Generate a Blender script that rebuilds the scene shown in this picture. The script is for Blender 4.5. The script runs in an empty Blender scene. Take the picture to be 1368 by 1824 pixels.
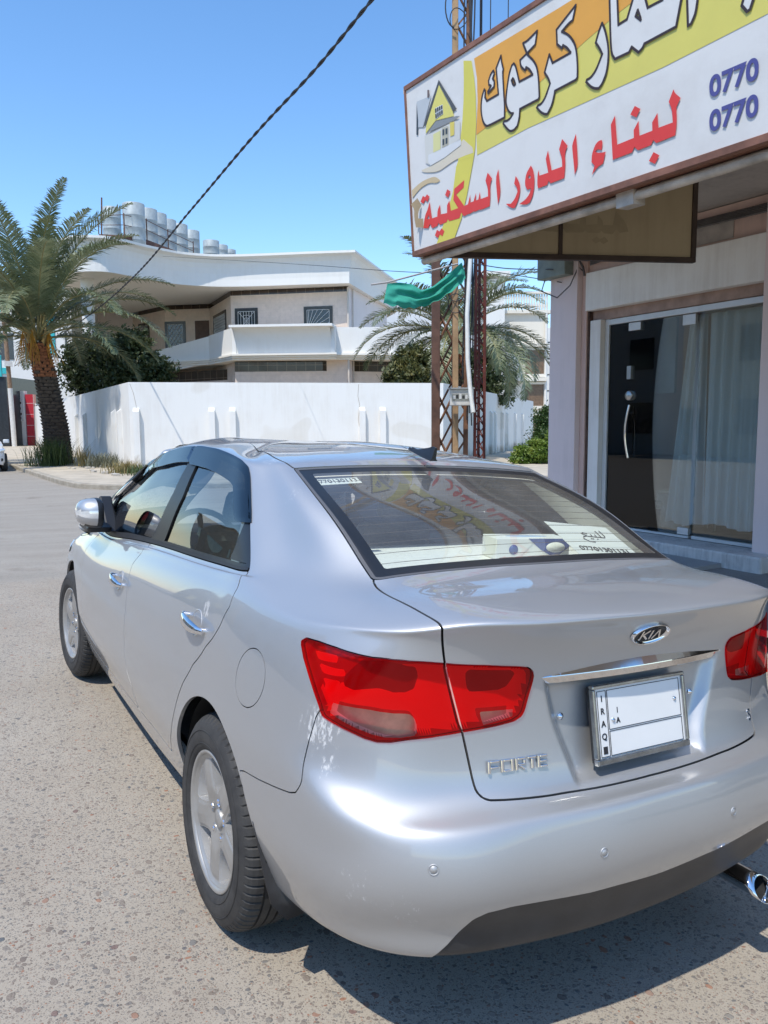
import bpy, bmesh, math, random
import numpy as np
from mathutils import Vector, Matrix, Euler
R = math.radians
D = bpy.data
SC = bpy.context.scene
COL = SC.collection

# ------------------------------------------------------------------ camera, sky, sun, exposure
cam = D.objects.new('camera', D.cameras.new('camera')); COL.objects.link(cam)
yaw, pitch, roll = R(30.1358), R(-6.3809), R(-0.3613)
fw = Vector((math.sin(yaw)*math.cos(pitch), math.cos(yaw)*math.cos(pitch), math.sin(pitch)))
rt = Vector((math.cos(yaw), -math.sin(yaw), 0)); up = rt.cross(fw)
r2 = rt*math.cos(roll)+up*math.sin(roll); u2 = up*math.cos(roll)-rt*math.sin(roll)
cam.matrix_world = Matrix(((r2.x,u2.x,-fw.x,-1.519),(r2.y,u2.y,-fw.y,-1.221),(r2.z,u2.z,-fw.z,1.553),(0,0,0,1)))
cam.data.sensor_fit = 'HORIZONTAL'; cam.data.sensor_width = 36; cam.data.lens = 36*1405.96/1368
cam.data.clip_start = .05; cam.data.clip_end = 3000
SC.camera = cam
SUN_TO = Vector((-.455, -.265, 1.0)).normalized()          # direction to the sun
sun_el = math.asin(SUN_TO.z); sun_az = math.atan2(SUN_TO.x, SUN_TO.y)
world = D.worlds.new('World'); SC.world = world; world.use_nodes = True
wn = world.node_tree; wn.nodes.clear()
sky = wn.nodes.new('ShaderNodeTexSky'); sky.sky_type = 'NISHITA'; sky.sun_disc = False
sky.sun_elevation = sun_el; sky.sun_rotation = sun_az
sky.air_density = 1.0; sky.dust_density = .25; sky.ozone_density = 2.6
bg = wn.nodes.new('ShaderNodeBackground'); bg.inputs[1].default_value = .15
wo = wn.nodes.new('ShaderNodeOutputWorld')
hs = wn.nodes.new('ShaderNodeHueSaturation'); hs.inputs['Saturation'].default_value = 1.18
wn.links.new(sky.outputs[0], hs.inputs['Color']); wn.links.new(hs.outputs[0], bg.inputs[0]); wn.links.new(bg.outputs[0], wo.inputs[0])
sl = D.lights.new('sun', 'SUN'); sl.energy = 2.55; sl.angle = R(.53); sl.color = (1, .945, .85)
so = D.objects.new('sun', sl); COL.objects.link(so)
so.rotation_euler = (-SUN_TO).to_track_quat('-Z', 'Y').to_euler(); so.location = (0,0,30)
SC.view_settings.view_transform = 'Standard'; SC.view_settings.look = 'None'
SC.view_settings.exposure = .74; SC.view_settings.gamma = 1; SC.view_settings.use_curve_mapping = False
SC.cycles.max_bounces = 10; SC.cycles.transparent_max_bounces = 24; SC.cycles.caustics_reflective = False; SC.cycles.caustics_refractive = False
SC.cycles.use_denoising = True

# ------------------------------------------------------------------ materials
def nt(name):
    m = D.materials.new(name); m.use_nodes = True; t = m.node_tree
    b = t.nodes['Principled BSDF']; return m, t, b
def N(t, typ, **kw):
    n = t.nodes.new(typ)
    for k, v in kw.items():
        if k.startswith('i_'):
            key = k[2:]; key = int(key) if key.isdigit() else key.replace('_', ' ')
            n.inputs[key].default_value = v
        else: setattr(n, k, v)
    return n
def ramp(t, fac, stops, interp='LINEAR'):
    n = t.nodes.new('ShaderNodeValToRGB'); e = n.color_ramp.elements; n.color_ramp.interpolation = interp
    while len(e) < len(stops): e.new(.5)
    for i, (p, c) in enumerate(stops): e[i].position = p; e[i].color = tuple(c)+(1,) if len(c) == 3 else c
    t.links.new(fac, n.inputs[0]); return n
def mixc(t, fac, a, b, blend='MIX'):
    n = t.nodes.new('ShaderNodeMix'); n.data_type = 'RGBA'; n.blend_type = blend
    for s, v in ((0, fac), (6, a), (7, b)):
        if isinstance(v, (int, float)): n.inputs[s].default_value = v
        elif isinstance(v, tuple): n.inputs[s].default_value = v+(1,) if len(v) == 3 else v
        else: t.links.new(v, n.inputs[s])
    return n.outputs[2]
def objco(t, scale=(1,1,1), kind='Object'):
    c = t.nodes.new('ShaderNodeTexCoord'); m = t.nodes.new('ShaderNodeMapping'); m.inputs['Scale'].default_value = scale
    t.links.new(c.outputs[kind], m.inputs[0]); return m.outputs[0]
def noise(t, co, scale, detail=4, rough=.55):
    n = N(t, 'ShaderNodeTexNoise', i_Scale=scale, i_Detail=detail, i_Roughness=rough); t.links.new(co, n.inputs['Vector']); return n.outputs[0]
def bump(t, b, h, strength=.3, dist=.01):
    n = N(t, 'ShaderNodeBump', i_Strength=strength, i_Distance=dist); t.links.new(h, n.inputs['Height']); t.links.new(n.outputs[0], b.inputs['Normal']); return n
_simple = {}
def simple(name, col, rough=.5, metal=0, coat=0, var=.08, vscale=6, bmp=0, bscale=60, spec=.5):
    """plain material with slight colour and roughness variation"""
    if name in _simple: return _simple[name]
    m, t, b = nt(name)
    b.inputs['Metallic'].default_value = metal; b.inputs['Roughness'].default_value = rough
    b.inputs['Coat Weight'].default_value = coat; b.inputs['Coat Roughness'].default_value = .05
    b.inputs['Specular IOR Level'].default_value = spec
    co = objco(t)
    f = noise(t, co, vscale, 5, .6)
    lo = tuple(max(0, c*(1-var)) for c in col); hi = tuple(min(1, c*(1+var)) for c in col)
    rp = ramp(t, f, [(.3, lo), (.7, hi)]); t.links.new(rp.outputs[0], b.inputs['Base Color'])
    if bmp: bump(t, b, noise(t, co, bscale, 4, .6), bmp, .01)
    _simple[name] = m; return m

# ------------------------------------------------------------------ object helpers
def link(o, parent=None, label=None, cat=None, group=None, kind=None):
    COL.objects.link(o)
    if parent is not None: o.parent = parent
    return tag(o, label, cat, group, kind)
def tag(o, label=None, cat=None, group=None, kind=None):
    for k, v in (('label', label), ('category', cat), ('group', group), ('kind', kind)):
        if v: o[k] = v
    return o
def empty(name, loc=(0,0,0), rotz=0, label=None, cat=None, group=None):
    o = D.objects.new(name, None); o.location = loc; o.rotation_euler = (0,0,rotz); o.empty_display_size = .2
    return link(o, None, label, cat, group)
class MB:
    """collects faces, builds one mesh object"""
    def __init__(s): s.v = []; s.f = []; s.mi = []; s.sm = []
    def add(s, vs, fs, mi=0, smooth=False):
        o = len(s.v); s.v += [tuple(p) for p in vs]
        for f in fs: s.f.append(tuple(i+o for i in f)); s.mi.append(mi); s.sm.append(smooth)
        return s
    def box(s, c, d, mi=0, rot=None, taper=1.0):
        x, y, z = (k/2 for k in d); P = []
        for dz in (-1, 1):
            k = taper if dz > 0 else 1
            for dx, dy in ((-1,-1),(1,-1),(1,1),(-1,1)): P.append(Vector((dx*x*k, dy*y*k, dz*z)))
        if rot is not None: P = [rot @ p for p in P]
        P = [p+Vector(c) for p in P]
        return s.add(P, [(0,3,2,1),(4,5,6,7),(0,1,5,4),(1,2,6,5),(2,3,7,6),(3,0,4,7)], mi)
    def bb(s, lo, hi, mi=0): return s.box([(a+b)/2 for a, b in zip(lo, hi)], [abs(b-a) for a, b in zip(lo, hi)], mi)
    def tube(s, pts, r, n=8, mi=0, cap=True, smooth=True):
        pts = [Vector(p) for p in pts]; rs = r if hasattr(r, '__len__') else [r]*len(pts)
        base = None; rings = []
        for i, p in enumerate(pts):
            d = (pts[min(i+1, len(pts)-1)]-pts[max(i-1, 0)]).normalized()
            if base is None: a = d.orthogonal().normalized()
            else: a = (base - d*base.dot(d)).normalized()
            base = a; b = d.cross(a)
            rings.append([p+(a*math.cos(2*math.pi*k/n)+b*math.sin(2*math.pi*k/n))*rs[i] for k in range(n)])
        V = [q for rg in rings for q in rg]; F = []
        for i in range(len(pts)-1):
            for k in range(n): F.append((i*n+k, i*n+(k+1) % n, (i+1)*n+(k+1) % n, (i+1)*n+k))
        s.add(V, F, mi, smooth)
        if cap: s.add(rings[0], [tuple(range(n-1, -1, -1))], mi); s.add(rings[-1], [tuple(range(n))], mi)
        return s
    def lathe(s, prof, c=(0,0,0), n=32, mi=0, axis='z', smooth=True, close=False):
        V = []; F = []; m = len(prof)
        for k in range(n):
            a = 2*math.pi*k/n
            for r, h in prof:
                p = (r*math.cos(a), r*math.sin(a), h)
                if axis == 'x': p = (h, r*math.cos(a), r*math.sin(a))
                V.append((p[0]+c[0], p[1]+c[1], p[2]+c[2]))
        for k in range(n):
            for i in range(m-1+(1 if close else 0)):
                j = (i+1) % m; F.append((k*m+i, ((k+1) % n)*m+i, ((k+1) % n)*m+j, k*m+j))
        return s.add(V, F, mi, smooth)
    def prism(s, pts, a, b, mi=0, plane='xz', cap=True):
        """polygon pts extruded between a and b along the missing axis"""
        n = len(pts)
        def P(p, h): return {'xz': (p[0], h, p[1]), 'yz': (h, p[0], p[1]), 'xy': (p[0], p[1], h)}[plane]
        V = [P(p, a) for p in pts]+[P(p, b) for p in pts]
        F = [(i, (i+1) % n, (i+1) % n+n, i+n) for i in range(n)]
        if cap: F += [tuple(range(n-1, -1, -1)), tuple(range(n, 2*n))]
        return s.add(V, F, mi)
    def build(s, name, mats, parent=None, label=None, cat=None, group=None, kind=None, bevel=0, loc=None, rotz=None, auto=None):
        me = D.meshes.new(name); me.from_pydata(s.v, [], s.f)
        for m in (mats if isinstance(mats, (list, tuple)) else [mats]): me.materials.append(m)
        me.polygons.foreach_set('material_index', s.mi); me.polygons.foreach_set('use_smooth', s.sm)
        bm = bmesh.new(); bm.from_mesh(me); bmesh.ops.recalc_face_normals(bm, faces=bm.faces); bm.to_mesh(me); bm.free()
        o = D.objects.new(name, me)
        if bevel:
            md = o.modifiers.new('bevel', 'BEVEL'); md.width = bevel; md.segments = 2; md.limit_method = 'ANGLE'; md.angle_limit = R(35)
        if loc is not None: o.location = loc
        if rotz is not None: o.rotation_euler = (0,0,rotz)
        return link(o, parent, label, cat, group, kind)
def copy_tree(o, parent=None):
    c = o.copy(); COL.objects.link(c); c.parent = parent
    for ch in list(o.children): copy_tree(ch, c)
    return c

CAGE=np.array([0,0.2333,0.2633,0,0.0911,0.2663,0,0.1075,0.3536,0,0.0085,0.503,0,0.0427,0.6347,0,0.0529,0.658,0,0.1374,0.6323,0,0.178,0.8588,0,0.1695,0.9948,0,0.1058,1.0717,0,0.0916,1.0884,0,0.3214,1.1252,0,0.5145,1.1128,0,0.7754,1.2487,0,0.9981,1.3211,0,1.2572,1.3958,0,1.2815,1.411,0,1.5102,1.4435,0,1.8988,1.4524,-0.0622,0.2274,0.2751,-0.2496,0.085,0.2795,-0.2001,0.0935,0.3727,-0.2073,0.0075,0.5012,-0.2028,0.0407,0.6362,-0.2012,0.0522,0.6554,-0.2,0.1455,0.6429,-0.1992,0.1782,0.8567,-0.1988,0.1717,0.9958,-0.1983,0.1097,1.077,-0.1973,0.0928,1.092,-0.1946,0.3237,1.1272,-0.198,0.5183,1.1142,-0.1912,0.7775,1.2459,-0.1896,0.9963,1.3172,-0.1818,1.2603,1.3956,-0.1877,1.2704,1.4064,-0.1362,1.5574,1.4409,0,2.0289,1.4554,-0.3155,0.2459,0.2849,-0.4582,0.1036,0.2958,-0.418,0.1104,0.3797,-0.4196,0.0381,0.502,-0.4147,0.0721,0.6381,-0.4129,0.0805,0.6506,-0.4111,0.1583,0.6608,-0.4101,0.1831,0.8528,-0.4091,0.1821,0.9996,-0.4104,0.1265,1.0742,-0.4116,0.1078,1.0925,-0.4066,0.349,1.1207,-0.3936,0.5251,1.1063,-0.387,0.7855,1.2385,-0.3763,0.9961,1.3116,-0.3588,1.2665,1.3885,-0.389,1.2641,1.4002,-0.2394,1.5808,1.4368,0,2.092,1.4569,-0.464,0.2766,0.3025,-0.6234,0.1224,0.3052,-0.5699,0.1355,0.3881,-0.571,0.0476,0.4927,-0.5651,0.0807,0.6324,-0.5628,0.1153,0.6464,-0.564,0.2177,0.6755,-0.564,0.2198,0.8449,-0.5662,0.2237,0.9935,-0.562,0.189,1.0776,-0.5507,0.1576,1.0931,-0.5536,0.3667,1.1141,-0.5547,0.5363,1.0971,-0.5495,0.7841,1.2313,-0.5444,0.9979,1.3056,-0.4937,1.2635,1.3803,-0.5029,1.2544,1.3908,-0.3105,1.6061,1.4325,0,2.1687,1.4589,-0.5937,0.3693,0.2756,-0.7426,0.2417,0.2961,-0.7152,0.2153,0.3906,-0.7107,0.1171,0.5004,-0.7095,0.1524,0.6598,-0.7102,0.2072,0.6378,-0.7005,0.2438,0.6955,-0.6948,0.2738,0.8561,-0.6929,0.284,1.0279,-0.6684,0.2756,1.0352,-0.6626,0.2251,1.06,-0.6213,0.4336,1.0933,-0.5599,0.5435,1.0884,-0.5545,0.7863,1.2319,-0.5437,0.9941,1.3071,-0.5124,1.2682,1.378,-0.5279,1.2498,1.3844,-0.3799,1.6431,1.4285,0,2.2499,1.4588,-0.6346,0.5729,0.2601,-0.7728,0.3918,0.2841,-0.7865,0.3673,0.3282,-0.81,0.2492,0.4529,-0.8042,0.2642,0.5362,-0.808,0.2396,0.6447,-0.8035,0.352,0.6923,-0.7901,0.3639,0.7749,-0.7839,0.3786,0.9171,-0.7554,0.4314,1.0502,-0.748,0.3888,1.0368,-0.6928,0.5449,1.0815,-0.6382,0.6789,1.1085,-0.6205,0.8406,1.2104,-0.6082,1.035,1.3054,-0.5501,1.2748,1.3786,-0.5635,1.2934,1.3888,-0.4125,1.6868,1.4272,0,2.3637,1.4599,-0.6496,0.6108,0.2353,-0.7952,0.6776,0.2572,-0.8139,0.5824,0.3188,-0.862,0.4639,0.4565,-0.8608,0.4477,0.5682,-0.8601,0.4386,0.669,-0.8573,0.4941,0.7362,-0.8428,0.4994,0.8229,-0.8307,0.5225,0.9077,-0.8011,0.5921,1.0128,-0.7867,0.6119,1.0184,-0.7314,0.8063,1.0569,-0.6662,0.9021,1.1113,-0.6387,1.0136,1.1959,-0.6082,1.1137,1.278,-0.5808,1.3324,1.3632,-0.5726,1.3645,1.3859,-0.4516,1.789,1.4361,0,2.4715,1.4523,-0.6549,0.7786,0.1893,-0.751,0.7653,0.2021,-0.8082,0.7906,0.329,-0.8745,0.8239,0.4627,-0.8758,0.8265,0.5996,-0.8791,0.8495,0.6664,-0.8656,0.8538,0.7568,-0.8572,0.8896,0.8502,-0.8338,0.9457,0.9573,-0.8083,0.9886,1.0176,-0.7852,1.0206,1.0451,-0.7807,1.0226,1.0707,-0.7714,0.9684,1.0396,-0.7221,1.1308,1.1663,-0.6761,1.2695,1.2631,-0.6144,1.3983,1.3702,-0.6212,1.4468,1.3875,-0.376,1.8801,1.402,0,2.5497,1.4718,-0.6597,0.9579,0.1874,-0.7726,0.9613,0.1995,-0.8144,0.957,0.3161,-0.8723,0.9524,0.4552,-0.872,0.9493,0.5874,-0.8742,0.9634,0.6658,-0.8634,0.9801,0.7443,-0.8537,1.0083,0.8347,-0.8334,1.0566,0.9314,-0.8075,1.1062,0.9995,-0.7877,1.1354,1.0217,-0.7725,1.1826,1.0482,-0.7519,1.1696,1.0302,-0.7134,1.3043,1.163,-0.6673,1.4195,1.2698,-0.6028,1.5465,1.3886,-0.6079,1.6018,1.4024,-0.3939,1.975,1.4353,0,2.5643,1.4546,-0.6684,1.2253,0.1754,-0.7801,1.2253,0.1863,-0.8204,1.2266,0.3092,-0.8761,1.2293,0.451,-0.8744,1.2262,0.5861,-0.876,1.2436,0.6655,-0.8644,1.2588,0.7378,-0.855,1.2923,0.8271,-0.8342,1.3487,0.9184,-0.8088,1.4034,0.98,-0.7889,1.4379,1.0042,-0.7768,1.4784,1.0303,-0.7607,1.4677,1.0036,-0.7282,1.5769,1.1539,-0.6789,1.6674,1.2734,-0.6021,1.7686,1.4091,-0.6081,1.7809,1.4171,-0.3893,2.0975,1.4574,0,2.5804,1.4444,-0.6753,1.5909,0.1681,-0.7878,1.5911,0.179,-0.8255,1.5913,0.3032,-0.8788,1.5923,0.447,-0.8757,1.5893,0.5827,-0.8766,1.6039,0.6659,-0.8648,1.6175,0.7286,-0.8553,1.6463,0.8157,-0.8346,1.6949,0.899,-0.8094,1.7426,0.9565,-0.7897,1.773,0.9826,-0.7772,1.807,1.0114,-0.7607,1.8125,0.986,-0.731,1.8531,1.1434,-0.6815,1.8915,1.2687,-0.6021,1.924,1.4143,-0.6072,1.9597,1.4192,-0.3895,2.2086,1.462,0,2.5993,1.4408,-0.6815,1.9719,0.1619,-0.796,1.972,0.1716,-0.8304,1.9721,0.2983,-0.8812,1.9729,0.4442,-0.8771,1.9707,0.5805,-0.8775,1.9809,0.6665,-0.8654,1.9903,0.7204,-0.8558,2.0102,0.8056,-0.8352,2.044,0.8815,-0.81,2.0771,0.9346,-0.7905,2.0986,0.9626,-0.7782,2.1202,0.9925,-0.7623,2.1338,0.9646,-0.7332,2.1219,1.1333,-0.6833,2.1206,1.2664,-0.6029,2.0953,1.4228,-0.6074,2.1675,1.4238,-0.3893,2.3324,1.471,0,2.6113,1.4335,-0.68,2.5018,0.161,-0.7922,2.5019,0.1722,-0.829,2.5021,0.2976,-0.8811,2.5024,0.443,-0.8771,2.5019,0.5785,-0.8774,2.5049,0.6693,-0.8651,2.5076,0.7054,-0.8555,2.5132,0.7864,-0.8349,2.5227,0.8478,-0.8098,2.5318,0.8921,-0.7903,2.5386,0.9231,-0.7788,2.5401,0.9549,-0.7627,2.5653,0.9277,-0.7336,2.4755,1.1027,-0.6834,2.4087,1.2407,-0.6021,2.3292,1.4048,-0.606,2.3225,1.4052,-0.3896,2.4483,1.4442,0,2.6338,1.4414,-0.6822,2.9974,0.1606,-0.7939,2.9977,0.1722,-0.8314,2.9978,0.2972,-0.8841,2.9978,0.4425,-0.8803,2.9984,0.5771,-0.8806,2.9968,0.6725,-0.8684,2.9952,0.6902,-0.8587,2.9919,0.7668,-0.8381,2.986,0.813,-0.813,2.9801,0.8481,-0.7946,2.9781,0.8814,-0.7803,2.9633,0.9121,-0.7661,3.0118,0.88,-0.7377,2.8061,1.068,-0.6883,2.6502,1.215,-0.6083,2.4636,1.3892,-0.6138,2.4593,1.3886,-0.3878,2.535,1.4203,0,2.6448,1.4486,-0.6681,3.5062,0.1601,-0.7801,3.5038,0.1718,-0.8186,3.5036,0.2968,-0.8722,3.5025,0.4424,-0.8685,3.5066,0.577,-0.8688,3.4912,0.6724,-0.8567,3.4772,0.69,-0.8469,3.4464,0.7672,-0.826,3.3935,0.8142,-0.8012,3.3423,0.8496,-0.7786,3.3123,0.8836,-0.7794,3.2652,0.9141,-0.7624,3.3135,0.8841,-0.7265,3.0429,1.0628,-0.6696,2.8327,1.2035,-0.5841,2.5846,1.3677,-0.581,2.5697,1.371,-0.3956,2.6156,1.3944,0,2.6705,1.4545,-0.662,3.6507,0.1615,-0.7724,3.6643,0.1724,-0.806,3.667,0.2969,-0.8558,3.6682,0.4402,-0.8523,3.6696,0.5749,-0.8531,3.6582,0.6721,-0.8402,3.646,0.6878,-0.8309,3.6224,0.7613,-0.8108,3.5839,0.8026,-0.7882,3.5401,0.8362,-0.7663,3.5108,0.869,-0.7731,3.4553,0.9018,-0.7566,3.532,0.8745,-0.7247,3.1886,1.0552,-0.6766,2.9281,1.193,-0.5871,2.6229,1.3642,-0.5924,2.6136,1.3646,-0.3922,2.6406,1.3862,0,2.6984,1.4535,-0.6038,4.1109,0.1535,-0.7216,4.0475,0.1686,-0.7793,4.0359,0.2953,-0.848,4.0271,0.4502,-0.844,4.0373,0.5821,-0.8427,4.0227,0.6812,-0.8337,4.0167,0.6659,-0.822,3.991,0.7479,-0.7969,3.9379,0.7844,-0.7676,3.9129,0.8073,-0.7167,3.92,0.8556,-0.7876,3.9164,0.8849,-0.7342,3.993,0.8494,-0.7166,3.5056,1.0334,-0.6462,3.1202,1.1942,-0.6,2.6325,1.3497,-0.57,2.6471,1.3591,-0.399,2.7181,1.3804,0,2.7042,1.4519,-0.6942,3.992,0.1864,-0.7823,4.251,0.1838,-0.7391,4.2997,0.3014,-0.7289,4.3306,0.4078,-0.7273,4.3119,0.5505,-0.7345,4.279,0.6482,-0.7089,4.2177,0.7365,-0.7074,4.1375,0.7767,-0.7011,4.0379,0.812,-0.7085,3.8278,0.868,-0.7341,3.6183,0.855,-0.7198,3.2999,0.9029,-0.7712,3.4636,0.9006,-0.7224,3.1059,1.0858,-0.7607,2.8788,1.1602,-0.5458,2.714,1.397,-0.6601,2.6494,1.3634,-0.3742,2.5414,1.3873,0,2.8446,1.4341,-0.3873,4.2444,0.1784,-0.4428,4.4264,0.1801,-0.4336,4.4607,0.2998,-0.44,4.4822,0.4179,-0.4387,4.4704,0.558,-0.4416,4.4419,0.6561,-0.4294,4.3939,0.7198,-0.4269,4.3268,0.7697,-0.4204,4.2384,0.8082,-0.4189,4.0743,0.8427,-0.4218,3.9071,0.9028,-0.4267,3.7098,0.9326,-0.439,3.6607,0.9255,-0.4224,3.3164,1.1092,-0.395,3.0532,1.207,-0.4337,2.7698,1.4119,-0.4506,2.7271,1.3884,-0.2744,2.6953,1.4253,0,2.7766,1.4194,-0.1995,4.2747,0.18,-0.2269,4.4728,0.1808,-0.2193,4.5101,0.3001,-0.2203,4.5335,0.4157,-0.2197,4.5203,0.5564,-0.2214,4.4908,0.6545,-0.2147,4.44,0.7234,-0.2138,4.3702,0.7711,-0.211,4.2793,0.8101,-0.2114,4.1059,0.844,-0.2151,3.9276,0.9106,-0.2152,3.7158,0.9391,-0.2246,3.666,0.9341,-0.2144,3.3283,1.1179,-0.2076,3.0759,1.2107,-0.2058,2.7936,1.4228,-0.2217,2.7488,1.3955,-0.1324,2.7151,1.4366,0,2.781,1.4133,0,4.2822,0.1797,0,4.477,0.1806,0,4.5137,0.3001,0,4.5367,0.4162,0,4.5238,0.5567,0,4.4945,0.6548,0,4.4443,0.7227,0,4.375,0.7708,0,4.2847,0.8102,0,4.1133,0.8423,0,3.9374,0.9159,0,3.7281,0.9427,0,3.6807,0.9377,0,3.3412,1.1214,0,3.0864,1.2152,0,2.8057,1.4257,0,2.7611,1.3986,0,2.7273,1.4414,0,2.7984,1.4113]).reshape(21,19,3)
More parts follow.
